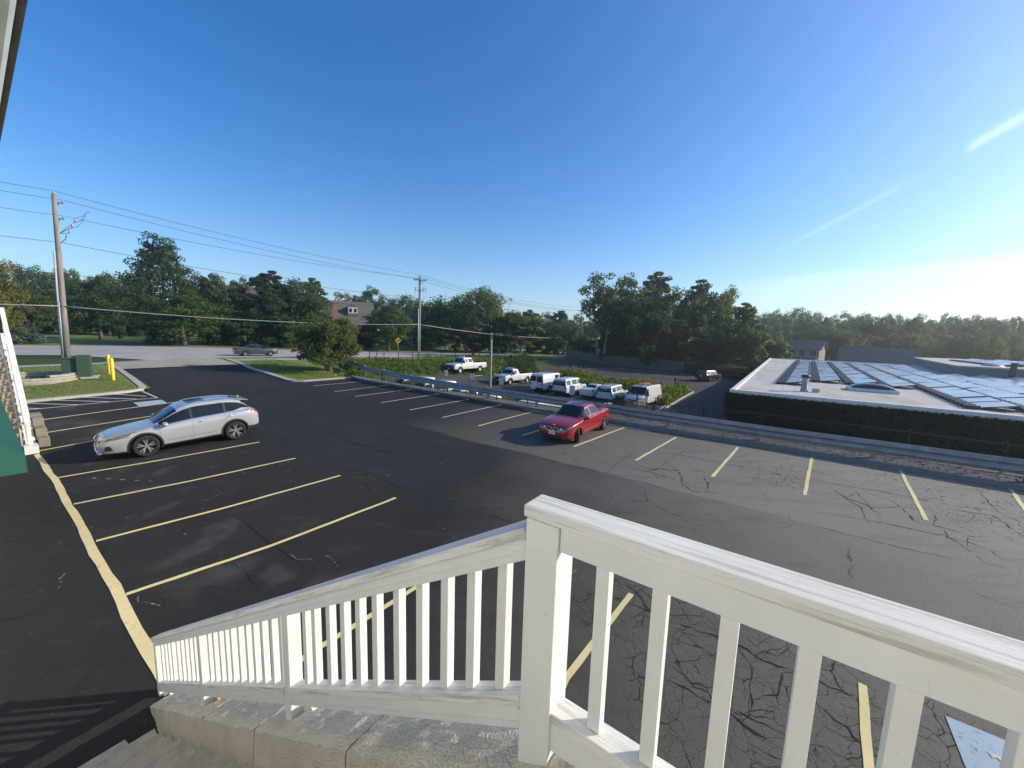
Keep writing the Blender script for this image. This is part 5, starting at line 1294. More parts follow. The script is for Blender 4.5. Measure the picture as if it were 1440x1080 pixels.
# white vehicles parked nose to the wall, half hidden by the guard rail
h = HV+PI
lab = ['white SUV nose to the wall, leftmost of those under the guard rail', 'white SUV with a dark windshield, second from left under the guard rail', 'white pickup truck below the guard rail, just left of the lamp post', 'white pickup truck right of the lamp post and directly below the guard rail', 'white van below the guard rail, nearest to the red sedan']
G2 = 'white vehicles parked nose to the retaining wall'
SP = [(-28.6, 23.6), (-25.6, 23.4), (-21.2, 23.6), (-18.0, 23.4), (-14.4, 23.2)]
for i, (s, v) in enumerate(SP):
    x, y = S2W(s, v); L = Vector((x, y, g(x, y)+.035)); hh = h+(-.25 if i < 2 else -.32)
    if i < 2: wagon('large_suv', lab[i], L, hh, M['van_white'], 5.05, 1.90, .99, (1.12, 1.25), .55, .26, 1.12, .38, 2.95, G2, 'alloy', ((.05, .28), (.36, .66), (.70, .99)), True, 'plastic', .76)
    elif i < 4: pickup('pickup_truck', lab[i], L, hh, M['van_white'], 5.6, 1.90, .99, group=G2, ext=i == 2, lightbar=False)
    else: wagon('cargo_van', lab[i], L, hh, M['van_white'], 5.3, 2.05, .99, (1.17, 1.0), .62, .16, 1.15, .37, 3.3, G2, 'steel', ((.82, .99),), 'split', 'plastic', .80)
# dark SUV across the driveway
h = HV-.35
wagon('dark_suv', 'small black SUV parked across the driveway near the clipped hedge', lowp((988,535.9), 1.2, -.3, h), h, M['car_dark'], 4.6, 1.70, .93, (1.02, 1.1), .60, .34, 1.02, .36, 2.7, None, 'alloy', ((.08, .32), (.37, .66), (.70, .99)), True, 'plastic', .72)
# ================================================================== STREET FURNITURE
def ang_pt(px, dist):
    """point at a horizontal distance along the photo column px, on the ground"""
    d = ray(px, 480); k = dist/math.hypot(d.x, d.y); x, y = d.x*k, d.y*k; return Vector((x, y, g(x, y)))
def height_at(px, py, base): return hgt(px, py, base)
# utility cabinets --------------------------------------------------
p = hit(110, 534.5); RU = Matrix.Rotation(_a, 3, 'Z'); AU = _a+rad(90)
uc = thing('utility_cabinet', 'pair of dark green utility cabinets side by side on a concrete pad in the grass', 'utility box', (p.x, p.y, p.z+.1), rad(42))
uc.scale = (.56, .8, 1); mb = MB(); mb.box((0, .7, .03), (3.4, 1.9, .14)); mb.build('pad', M['walk'], uc, bevel=.02)
mb = MB(); mb.prism([(-.55,.1),(.62,.1),(.62,1.45),(.05,1.62),(-.55,1.62)], -.05, 1.15, Matrix(((0,0,1,0),(1,0,0,.55),(0,1,0,0),(0,0,0,1)))); mb.build('tall_cabinet', M['util_green'], uc, bevel=.025)
mb = MB(); mb.prism([(-.5,.1),(.5,.1),(.5,1.22),(-.1,1.36),(-.5,1.36)], -1.3, -.08, Matrix(((0,0,1,0),(1,0,0,.75),(0,1,0,0),(0,0,0,1)))); mb.build('low_cabinet', M['util_green'], uc, bevel=.025)
mb = MB(); mb.box((-.72, .72, 1.385), (1.3, 1.1, .05)); mb.build('lid', M['util_green'], uc, bevel=.01)
mb = MB(); mb.tube([(.35, -.015, .78), (.35, -.05, .78), (.35, -.05, .68)], .022); mb.build('handle', M['steel_dark'], uc)
# bollards ----------------------------------------------------------
for i, (q, H) in enumerate((((159.5,536.2),1.52),((154.5,528.0),1.47))):
    p = hit(*q); mb = MB(); mb.lathe([(.0, 0), (.105, 0), (.105, H-.04), (.09, H-.01), (.05, H+.015), (0, H+.02)], 20)
    o = mb.build('bollard', M['bollard'], smooth=True, autosmooth=50); o.location = (p.x, p.y, p.z+.08)
    tag(o, ['yellow steel bollard nearer the kerb, right of the two beside the green cabinets', 'yellow steel bollard farther back in the grass, left of the pair beside the green cabinets'][i], 'bollard', 'yellow bollards beside the cabinets')
# round stone planter
p = hit(30, 545); sp = MB(); R = random.Random(2)
for c in range(4):
    rr = 1.9-.06*c; n = 22
    for k in range(n):
        a0 = 2*PI*(k+.5*(c % 2))/n
        if c == 3 and not (rad(-10) < ((a0+PI) % (2*PI))-PI < rad(200)): continue
        sp.box((rr*math.cos(a0), rr*math.sin(a0)+1.6, .1+.16*c), (.62, .3, .150), Matrix.Rotation(a0+PI/2+R.uniform(-.03, .03), 3, 'Z'))
o = sp.build('stone_planter', M['block'], bevel=.02); o.location = (p.x-1.2, p.y, p.z); tag(o, 'low curved planter wall of tan stacked stone in the grass', 'planter')
# utility poles -----------------------------------------------------
def pole_top(px, py, base):
    d = ray(px, py); k = math.hypot(base.x, base.y)/math.hypot(d.x, d.y); return Vector((d.x*k, d.y*k, EYE+d.z*k))
b1 = hit(95, 503); t1 = pole_top(75.5, 273, b1)
P1 = thing('utility_pole', 'tall leaning wooden utility pole with pale conduits, beside the green cabinets', 'utility pole', b1)
ax1 = (t1-b1)
def on1(f): return ax1*f
mb = MB(); mb.tube([on1(f) for f in (-.02, .25, .5, .75, 1)], [.24, .225, .205, .185, .165], 14); mb.build('pole', M['pole_wood'], P1, smooth=True)
side = Vector((-UX, -UY, 0)); cam_side = Vector((-VX*.6+UX*.3, -VY*.6+UY*.3, 0)).normalized(); rt = Vector((VX, VY, 0))
mb = MB(); mb.tube([on1(.0)-rt*.24+cam_side*.1, on1(.4)-rt*.22+cam_side*.1, on1(.66)-rt*.2+cam_side*.1], .075, 8); mb.build('conduit', M['pvc'], P1, smooth=True)
mb = MB(); mb.tube([on1(.02)-rt*.05+cam_side*.26, on1(.35)-rt*.05+cam_side*.24], .05, 8); mb.build('conduit', M['pvc'], P1, smooth=True)
def insul(par, p, s=1.0):
    mb = MB(); mb.lathe([(.02, -.12), (.03, -.05), (.075, -.04), (.05, 0), (.075, .02), (.05, .06), (.06, .08), (.02, .14)], 10); mb.v = [tuple(Vector(v)*s+Vector(p)) for v in mb.v]
    mb.build('insulator', M['ceramic'], par, smooth=True)
insul(P1, on1(1.0)+Vector((0, 0, .12)), 1.3)
A1 = []
for f, L in ((.955, .55), (.86, .5)):
    q = on1(f); mb = MB(); mb.bar(q-Vector((0, 0, .45)), q+rt*L*.6, .07, .07); mb.bar(q+rt*.1, q+rt*L, .08, .08); mb.build('bracket', M['steel_dark'], P1); insul(P1, q+rt*L+Vector((0, 0, .15)), 1.3); A1.append(b1+q+rt*L+Vector((0, 0, .3)))
for j in range(3):                                                        # cut-outs with their drop leads
    q = on1(.80)+rt*(.75+.22*j)+Vector((0, 0, .55*j-.3)); mb = MB(); mb.bar(on1(.77)+rt*.15, q, .05, .05); mb.build('bracket', M['steel_dark'], P1)
    mb = MB(); mb.tube([q, q+rt*.12+Vector((0, 0, .45))], .055, 8); mb.build('cutout', M['ceramic'], P1, smooth=True)
    mb = MB(); mb.tube([q+rt*.12+Vector((0, 0, .45)), q+rt*.6+Vector((0, 0, .75)), q+rt*1.0+Vector((0, 0, 1.3)), q+rt*1.05+Vector((0, 0, 1.9-.4*j))], .018, 5); mb.build('drop_lead', M['wire'], P1)
mb = MB(); mb.tube([on1(.67)-rt*.2, on1(.70), on1(.74)+rt*.5, on1(.77)+rt*.6], .03, 6); mb.build('drop_lead', M['wire'], P1)
q = on1(.50); mb = MB(); mb.bar(q+Vector((0, 0, -.08)), q+rt*.7, .09, .09); mb.build('bracket', M['steel_dark'], P1); insul(P1, q+rt*.65+Vector((0, 0, .15)), 1.2)
b2 = hit(589, 507); t2 = pole_top(590.5, 388.5, b2)
P2 = thing('utility_pole', 'grey utility pole with a crossarm and cut-outs standing in the weeds', 'utility pole', b2); H2 = t2.z-b2.z
mb = MB(); mb.tube([Vector((0, 0, -.3)), (t2-b2)*.5, t2-b2], [.23, .20, .16], 12); mb.build('pole', M['pole_wood'], P2, smooth=True)
cdir = Vector((C_RIGHT.x, C_RIGHT.y, 0)).normalized(); tp = t2-b2
mb = MB(); mb.bar(tp-cdir*.95-Vector((0, 0, .55)), tp+cdir*1.05-Vector((0, 0, .55)), .1, .13); mb.bar(tp-Vector((0, 0, 1.5)), tp+cdir*.7-Vector((0, 0, .6)), .05, .05); mb.build('crossarm', M['pole_wood'], P2)
for o_ in (-.85, -.4, .9): insul(P2, tp+cdir*o_-Vector((0, 0, .38)), 1.1)
insul(P2, tp+Vector((0, 0, .1)), 1.0)
for o_ in (-.65, .45, .85):
    q = tp+cdir*o_-Vector((0, 0, 2.1)); mb = MB(); mb.bar(tp-Vector((0, 0, 2.15)), q, .05, .05); mb.tube([q, q+Vector((.05, 0, .5))], .07, 8); mb.build('cutout', M['ceramic'], P2)
    mb = MB(); mb.tube([q, q+cdir*.2*(1 if o_ > 0 else -1)-Vector((0, 0, .9)), tp+cdir*.2*(1 if o_ > 0 else -1)-Vector((0, 0, 3.9))], .02, 5); mb.build('drop_lead', M['wire'], P2)
mb = MB(); mb.tube([cam_side*.22+Vector((0, 0, 0)), cam_side*.2+Vector((0, 0, H2*.62))], .07, 8); mb.build('conduit', M['pvc'], P2, smooth=True)
b3 = ang_pt(819, 118); t3 = pole_top(818.5, 432.5, b3)
P3 = thing('utility_pole', 'distant utility pole with a crossarm showing over the trees far down the road', 'utility pole', b3)
mb = MB(); mb.tube([Vector((0, 0, 0)), t3-b3], [.2, .15], 10); mb.build('pole', M['pole_wood'], P3, smooth=True)
mb = MB(); mb.bar(t3-b3-cdir*1.3-Vector((0, 0, .9)), t3-b3+cdir*1.3-Vector((0, 0, .9)), .1, .13); mb.build('crossarm', M['pole_wood'], P3)
# wires ----------------------------------------------------------------
def wire(a, b, sag, r, label, mat='wire', n=24, grp='overhead wires along the road'):
    a, b = Vector(a), Vector(b); mb = MB()
    mb.tube([a.lerp(b, i/n)-Vector((0, 0, sag*4*(i/n)*(1-i/n))) for i in range(n+1)], r, 5); o = mb.build('overhead_wire', M[mat], smooth=True); tag(o, label, 'wire', grp)
def left_of(py0, a, reach=38.0):
    """carry the line on to the pole beyond the left edge: same height, back along the road"""
    s, v = W2S(a.x, a.y); x, y = S2W(s-2.0, v-reach); return Vector((x, y, a.z+py0))
tops = [(b1+ax1+Vector((0, 0, .3)), t2+Vector((0, 0, .2)), 'topmost'), (A1[0], t2-cdir*.85-Vector((0, 0, .35)), 'second'), (A1[1], t2+cdir*.9-Vector((0, 0, .35)), 'third')]
for i, (a, b, nm) in enumerate(tops):
    wire(a, b, .55, .017, f'{nm} thin power wire between the leaning pole and the crossarm pole'); wire(a, left_of(-.15, a), .5, .017, f'{nm} thin power wire running out of the picture left of the leaning pole')
    e = t3+(Vector((0, 0, .2)), -cdir*1.2-Vector((0, 0, .8)), cdir*1.2-Vector((0, 0, .8)))[i]; wire(b, e, 1.2, .022, f'{nm} thin power wire from the crossarm pole to the distant pole')
for f, nm, dz in ((.70, 'upper middle', .1), (.51, 'lower middle', .2)):
    a = b1+on1(f)+rt*(.1 if f > .6 else .65)+Vector((0, 0, .25)); b = b2+(t2-b2)*(.74 if f > .6 else .63)
    wire(a, b, .5, .02, f'{nm} wire between the leaning pole and the crossarm pole'); wire(a, left_of(dz, a), .4, .02, f'{nm} wire leaving the leaning pole towards the left edge')
a = b1+on1(.325)+cam_side*.25; b = b2+(t2-b2)*.435+cam_side*.2
wire(a, b, .55, .055, 'thick pale grey cable strung low between the two nearer poles', 'wire_pale'); wire(a, left_of(-.2, a), .3, .055, 'thick pale grey cable running left from the leaning pole', 'wire_pale')
wire(b, b3+(t3-b3)*.36, 1.0, .06, 'thick pale grey cable running behind the lamp post', 'wire_pale')
# lamp post -------------------------------------------------------------
s_, v_ = -17.93, 22.5; x, y = S2W(s_, v_); zb = low(x, y); H = 5.2-zb
lp_ = thing('lamp_post', 'square grey lamp post with one shoebox head rising from the lower lot', 'lamp post', (x, y, zb))
mb = MB(); mb.box((0, 0, H/2), (.13, .13, H), Matrix.Rotation(_a, 3, 'Z')); mb.build('pole', M['lamp_grey'], lp_, bevel=.01)
mb = MB(); mb.bar(Vector((0, 0, H-.15)), cdir*.36+Vector((0, 0, H-.08)), .06, .1); mb.build('arm', M['lamp_grey'], lp_)
mb = MB(); q = cdir*.56+Vector((0, 0, H-.10)); mb.box(q, (.46, .34, .19), Matrix.Rotation(math.atan2(cdir.y, cdir.x), 3, 'Z')); hd = mb.build('lamp_head', M['lamp_grey'], lp_, bevel=.02)
mb = MB(); mb.box(q-Vector((0, 0, .1)), (.36, .26, .02), Matrix.Rotation(math.atan2(cdir.y, cdir.x), 3, 'Z')); mb.build('lens', M['lamp_glass'], hd)
mb = MB(); mb.box((0, 0, .12), (.36, .36, .24)); mb.build('base', M['kerb'], lp_, bevel=.03)
# signs -------------------------------------------------------------------
def facing(p, tilt=0): return math.atan2(-p.y, -p.x)+tilt
def diamond(base, H, size, label, kind):
    t = thing('road_sign', label, 'sign', base, facing(base))                # local +X faces us
    mb = MB(); mb.box((-.03, 0, (H-.0)/2), (.05, .06, H)); mb.build('post', M['bollard'] if kind == 0 else M['fence_wood'], t)
    c = Vector((.012, 0, H-size*.70)); h = size*.707
    mb = MB(); mb.add([c+Vector((0, 0, -h)), c+Vector((0, h, 0)), c+Vector((0, 0, h)), c+Vector((0, -h, 0)), c+Vector((-.012, 0, -h)), c+Vector((-.012, h, 0)), c+Vector((-.012, 0, h)), c+Vector((-.012, -h, 0))], [(0,1,2,3),(7,6,5,4),(0,4,5,1),(1,5,6,2),(2,6,7,3),(3,7,4,0)])
    pn = mb.build('panel', M['sign_yellow'], t, bevel=.0)
    mb = MB()
    q = [c+Vector((.004, y*h*.93, z*h*.93)) for y, z in ((0,-1),(1,0),(0,1),(-1,0),(0,-1))]
    for a, b in zip(q, q[1:]): mb.bar(a, b, .012, .012)
    if kind == 0:                                                            # long dark vehicle shape
        mb.box(c+Vector((.008, -.02, 0)), (.006, h*.95, h*.17)); mb.box(c+Vector((.008, h*.42, h*.04)), (.006, h*.22, h*.26)); mb.box(c+Vector((.008, -h*.1, -h*.13)), (.006, h*.7, h*.07))
    else: mb.box(c+Vector((.008, 0, h*.12)), (.006, h*.30, h*.30)); mb.box(c+Vector((.008, 0, -h*.2)), (.006, h*.1, h*.4))
    mb.build('symbol', M['sign_black'], pn)
diamond(hit(560, 504), 3.55, .80, 'yellow diamond warning sign with a long black vehicle symbol, nearer on the bank', 0)
diamond(hit(764, 502.5), 2.75, .80, 'smaller yellow diamond warning sign far off by the driveway mouth', 1)
GS = 'white notice signs at the head of the stalls'
for i, (q, w, lab) in enumerate((((627.5,524.5), .40, 'white parking notice sign in front of the extended cab pickup'), ((664.5,529.5), .40, 'white parking notice sign between the two pickup trucks'), ((705,536), .46, 'white parking notice sign in front of the regular cab pickup'), ((750,541), .46, 'white parking notice sign behind the leftmost van'), ((804.5,548.5), .52, 'white parking notice sign behind the boxy large SUV'))):
    d = ray(*q); k = 32.6/(d.x*VX+d.y*VY); x, y = d.x*k, d.y*k; zc = EYE+d.z*k; z0 = g(x, y)
    t = thing('notice_sign', lab, 'sign', (x, y, z0), facing(Vector((x, y, 0))), GS); h = zc-z0
    mb = MB(); mb.box((-.02, 0, (h+.3)/2), (.035, .05, h+.3)); mb.build('post', M['galv'], t)
    mb = MB(); mb.box((.01, 0, h), (.012, w, w*1.65)); pn = mb.build('panel', M['sign_white'], t)
    mb = MB()
    for r in range(6): mb.box((.018, 0, h+w*(.62-.24*r)), (.003, w*(.72 if r % 2 else .6), w*.09))
    mb.build('lettering', M['sign_ink'], pn)
p = hit(665.5, 507); t = thing('marker_sign', 'dark maroon roadside marker board with a crested top', 'sign', p, facing(p))
h0 = .15; mb = MB(); mb.prism([(-.72,h0),(.72,h0),(.72,h0+.80),(.42,h0+.84),(.22,h0+.98),(.1,h0+1.10),(-.1,h0+1.10),(-.22,h0+.98),(-.42,h0+.84),(-.72,h0+.80)], -.04, .04, Matrix(((0,0,1,0),(1,0,0,0),(0,1,0,0),(0,0,0,1)))); mb.build('board', M['sign_maroon'], t, bevel=.015)
mb = MB(); [mb.box((0, y, .45), (.1, .1, .9)) for y in (-.76,)]; mb.build('post', M['sign_maroon'], t); mb = MB(); mb.box((0, .76, .45), (.1, .1, .9)); mb.build('post', M['sign_maroon'], t)
p = hit(718, 507); t = thing('small_sign', 'small square dark sign with a pale border beside the road', 'sign', p, facing(p))
mb = MB(); mb.box((0, 0, .68), (.03, .72, .72)); pn = mb.build('panel', M['sign_white'], t); mb = MB(); mb.box((.017, 0, .68), (.006, .6, .6)); mb.build('face', M['sign_black'], pn); mb = MB(); mb.box((-.04, 0, .3), (.05, .06, .7)); mb.build('post', M['steel_dark'], t)
p = hit(949, 543.5); mb = MB(); mb.box((0, 0, .55), (.07, .16, 1.1)); mb.box((.03, 0, .95), (.03, .28, .42)); o = mb.build('delineator_post', M['steel_dark']); o.location = p; o.rotation_euler = (0, .06, facing(p)); tag(o, 'short dark delineator post at the edge of the weedy island', 'post')
p = hit(319, 486); t = thing('utility_box', 'dark green utility box on the lawn beyond the road', 'utility box', p, .6); mb = MB(); mb.box((0, 0, .55), (1.6, .9, 1.1)); mb.build('cabinet', M['util_green'], t, bevel=.04); mb = MB(); mb.box((0, 0, 1.13), (1.7, 1.0, .08)); mb.build('lid', M['util_green'], t, bevel=.02)
p = hit(335, 485.5); mb = MB(); mb.lathe([(0, 0), (.11, 0), (.11, 1.0), (.07, 1.12), (0, 1.15)], 12); o = mb.build('marker_post', M['sign_white'], smooth=True); o.location = p; tag(o, 'short white marker post behind the grey sedan', 'post')
p = hit(61, 481); t = thing('pedestal_box', 'pale green utility pedestal on the far verge near the spruce', 'utility box', p, .5); mb = MB(); mb.box((0, 0, .5), (.6, .5, 1.0)); mb.build('cabinet', M['pvc'], t, bevel=.04); mb = MB(); mb.box((0, 0, 1.02), (.66, .56, .06)); mb.build('lid', M['util_green'], t, bevel=.01)
mast = ang_pt(626, 330); mb = MB(); Hm = height_at(626, 411, mast); mb.tube([(0, 0, 0), (0, 0, Hm)], [.5, .12], 6); o = mb.build('radio_mast', M['steel_dark']); o.location = mast; tag(o, 'slim radio mast showing above the distant trees', 'mast')
# ================================================================== SOLAR BUILDING
def leaf_cards(P, Nrm, size, R, out=None):
    """small leaf quads at points P facing roughly Nrm (numpy arrays)"""
    n = len(P); rnd_ = R.normal(size=(n, 3)); N_ = Nrm*1.1+rnd_*.7; N_ /= np.linalg.norm(N_, axis=1)[:, None]
    A = np.cross(N_, R.normal(size=(n, 3))); A /= np.linalg.norm(A, axis=1)[:, None]; B = np.cross(N_, A)
    s = (size*R.uniform(.6, 1.35, n))[:, None]
    V = np.stack([P-A*s*.5, P+B*s*.36, P+A*s*.5, P-B*s*.36], 1).reshape(-1, 3)
    F = np.arange(4*n).reshape(n, 4); return V, F
def mesh_np(name, V, F):
    me = bpy.data.meshes.new(name); n = len(F); k = F.shape[1]
    me.vertices.add(len(V)); me.vertices.foreach_set('co', V.ravel().astype('f4')); me.loops.add(n*k); me.loops.foreach_set('vertex_index', F.ravel().astype('i4'))
    me.polygons.add(n); me.polygons.foreach_set('loop_start', np.arange(0, n*k, k, dtype='i4')); me.polygons.foreach_set('loop_total', np.full(n, k, 'i4')); me.update(calc_edges=True); return me
ROOF = 2.3; BX0, BX1, BV0, BV1 = -2.3, 46.0, 25.05, 83.5
sb = thing('solar_building', 'long low flat roofed building with an ivy covered wall and solar panels on its roof', 'building', D(0, BV0, 0), _a)
def SB(s, v, z): return Vector((s, v-BV0, z))
mb = MB(); mb.box(SB((BX0+BX1)/2, (BV0+BV1)/2, -.5), (BX1-BX0, BV1-BV0, 5.35)); mb.build('wall', simple('ivy_dark_wall', (.03, .035, .025), .9), sb)  # one even dark tone behind the ivy leaves
mb = MB(); mb.box(SB((BX0+BX1)/2, (BV0+BV1)/2, ROOF-.06), (BX1-BX0+.1, BV1-BV0+.1, .12)); mb.build('roof', M['roofing'], sb)
mb = MB()
mb.box(SB((BX0+BX1)/2, BV0-.0, ROOF+.03), (BX1-BX0+.3, .22, .16)); mb.box(SB(BX0, (BV0+BV1)/2, ROOF+.03), (.22, BV1-BV0-.22, .16)); mb.box(SB((BX0+BX1)/2, BV1, ROOF+.03), (BX1-BX0+.3, .22, .16))
mb.build('parapet_cap', M['house_white'], sb)
Rn = np.random.default_rng(4)
n = 36000; s = Rn.uniform(BX0-.35, 24, n); z = -2.6+(ROOF+2.52)*Rn.uniform(0, 1, n)**.9; dd = Rn.uniform(.02, .16, n)*(.6+.4*np.sin(s*2.1)*np.cos(z*1.7))
P = np.c_[s, -.05-dd, z]; m = Rn.random(n) < .05; P[m, 0] = BX0-.1-Rn.uniform(0, .3, m.sum()); P[m, 1] = Rn.uniform(-.2, 4, m.sum())
V, F = leaf_cards(P, np.tile([0, -1.0, .3], (n, 1)), .105, Rn); o = link('ivy', mesh_np('ivy', V, F), M['ivy'], sb); o['kind'] = 'stuff'
n = 5000; s = Rn.uniform(24, BX1, n); z = Rn.uniform(-2.6, ROOF-.1, n); V, F = leaf_cards(np.c_[s, -.1-Rn.uniform(0, .25, n), z], np.tile([0, -1.0, .3], (n, 1)), .3, Rn); o = link('ivy', mesh_np('ivy', V, F), M['ivy'], sb); o['kind'] = 'stuff'
# raised block behind
rb = thing('raised_roof_block', 'taller dark walled part with a pale roof behind the solar panels', 'building', D(20, 62, 0), _a)
mb = MB(); mb.prism([(17.5,92),(14.2,58),(46,50),(46,96),(21.5,96)], ROOF-.5, 3.25, Matrix.Translation((-20, -62, 0))); mb.build('wall', M['house_wall_grey'], rb)
mb = MB(); mb.prism([(17.4,92.1),(14.1,57.9),(46.1,49.9),(46.1,96.1),(21.4,96.1)], 3.254, 3.40, Matrix.Translation((-20, -62, 0))); mb.build('roof', M['roofing'], rb)
def mat_panel(name, tint):
    k = NT(name); v = k.coord('Object'); br = k.n('ShaderNodeTexBrick', Scale=1.0); br.offset = 0
    br.inputs['Mortar Size'].default_value = .012; br.inputs['Brick Width'].default_value = .166; br.inputs['Row Height'].default_value = .166
    k.l(v, br.inputs['Vector']); br.inputs['Color1'].default_value = (*tint, 1); br.inputs['Color2'].default_value = (*[q*1.15 for q in tint], 1); br.inputs['Mortar'].default_value = (.12, .13, .15, 1)
    k.l(br.outputs[0], k.b.inputs['Base Color']); n_ = k.noise(v, .7, 4); k.l(k.ramp(n_, [(.3, .38), (.7, .55)]), k.b.inputs['Roughness']); k.b.inputs['Specular IOR Level'].default_value = .9; k.b.inputs['Coat Weight'].default_value = .7; k.b.inputs['Coat Roughness'].default_value = .2; return k.m
M['panel_a'] = mat_panel('solar_cells', (.23, .25, .27)); M['panel_b'] = mat_panel('solar_cells_pale', (.33, .35, .355))  # pale cell tones: reflected sky painted into the base colours
M['rack'] = simple('rack_aluminium', (.45, .46, .47), .4, .8)
def solar_row(i, s0, v0, v1, base=ROOF, W=1.12, tiltz=.21, label='', modlen=2.05):
    t = thing('solar_panel_row', label, 'solar panels', D(s0, v0, base), _a-rad(2.2), 'rows of solar panels on the flat roof')
    n = int((v1-v0)/modlen); R = random.Random(i)
    for j in range(n):
        y0, y1 = j*modlen+.02, (j+1)*modlen-.02; z0 = .12; z1 = z0+tiltz+R.uniform(-.03, .03); dz = R.uniform(-.03, .03)
        V = [(0, y0, z0+dz), (W, y0, z1), (W, y1, z1), (0, y1, z0+dz)]; V += [(x, y, z-.04) for x, y, z in V]
        mb = MB(); mb.add(V, [(0,1,2,3),(7,6,5,4),(0,4,5,1),(1,5,6,2),(2,6,7,3),(3,7,4,0)]); mb.build('module', M['panel_b'] if R.random() < .3 else M['panel_a'], t)
    mb = MB()
    for j in range(n+1):
        y = j*modlen; mb.bar((-.1, y, .07), (W+.1, y, .07), .05, .05); mb.bar((W-.05, y, .07), (W-.05, y, .12+tiltz), .04, .04); mb.bar((.02, y, .10), (W, y, .10+tiltz), .04, .04)
    for y in np.arange(0, n*modlen, .68): mb.box((-.30, y, .09), (.50, .34, .17))
    mb.build('rack', M['steel_dark'], t)
    mb = MB()
    for j in range(0, n+1, 2): mb.box((W*.5, j*modlen+.3, .05), (W*.9, .3, .09))
    mb.build('ballast', M['kerb'], t)
ordn = ['first', 'second', 'third', 'fourth', 'fifth', 'sixth', 'seventh', 'eighth', 'ninth', 'tenth', 'eleventh', 'twelfth']
starts = [32.2, 36.2, 36.2, 36.2, 27.2, 27.0, 33.6, 36.5, 30.5, 28.2, 33.0, 29.0]
for i in range(12):
    solar_row(i, .15+1.92*i+.038*(starts[i]-32), starts[i], 78.0 if i < 6 else (58.0 if i < 9 else 50.0), label=f'{ordn[i]} long row of tilted solar panels counted from the left roof edge')
for i in range(5): solar_row(20+i, 18.3+2.6*i, 62+1.0*i, 80.0, 3.40, 1.5, .28, f'{ordn[i]} row of solar panels on the raised pale roof block')
# skylight, pipe, vents -------------------------------------------------------
t = thing('skylight', 'dark domed skylight on a white curb between the solar rows and the roof edge', 'skylight', D(4.5, 32.3, ROOF), _a)
mb = MB(); mb.box((0, 0, .1), (2.3, 1.5, .2)); mb.build('curb', M['house_white'], t, bevel=.02)
mb = MB(); V = []; n = 12
for i in range(n+1):
    for j in range(n+1):
        a, b = -1+2*i/n, -1+2*j/n; V.append((a*1.08, b*.68, .2+.30*(max(0, 1-a*a)**.55)*(max(0, 1-b*b)**.55)))
mb.add(V, [(i*(n+1)+j, (i+1)*(n+1)+j, (i+1)*(n+1)+j+1, i*(n+1)+j+1) for i in range(n) for j in range(n)]); mb.build('dome', simple('smoked_dome', (.04, .045, .05), .12), t, smooth=True)
t = thing('vent_pipe', 'round metal vent pipe with a dark cap near the left roof edge', 'vent', D(1.05, 28.5, ROOF), _a)
mb = MB(); mb.lathe([(.2, 0), (.19, .05), (.16, .28), (.15, .30), (.15, .85)], 18); mb.build('pipe', M['galv'], t, smooth=True); mb = MB(); mb.lathe([(0, .80), (.21, .82), (.23, .90), (.21, .98), (0, 1.0)], 18); mb.build('cap', M['steel_dark'], t, smooth=True)
mb = MB(); [mb.box((.55, y, .12), (.35, .22, .2)) for y in (.1,)]; mb.build('junction_box', M['pvc'], t)
t = thing('roof_fan', 'round drum roof fan among the far solar panels', 'vent', D(17.5, 61.5, ROOF), _a); mb = MB(); mb.lathe([(.5, 0), (.5, .5), (.95, .6), (1.0, 1.0), (.6, 1.25), (0, 1.3)], 20); mb.build('housing', M['galv'], t, smooth=True); mb = MB(); mb.box((0, 0, .05), (1.5, 1.5, .1)); mb.build('base', M['steel_dark'], t)
t = thing('roof_pipe', 'tall dark vent stack at the right among the solar panels', 'vent', D(17.3, 56.2, ROOF), _a); mb = MB(); mb.box((0, 0, .8), (.32, .32, 1.6)); mb.build('stack', M['steel_dark'], t); mb = MB(); mb.box((0, 0, 1.63), (.46, .46, .06)); mb.build('cap', M['galv'], t)
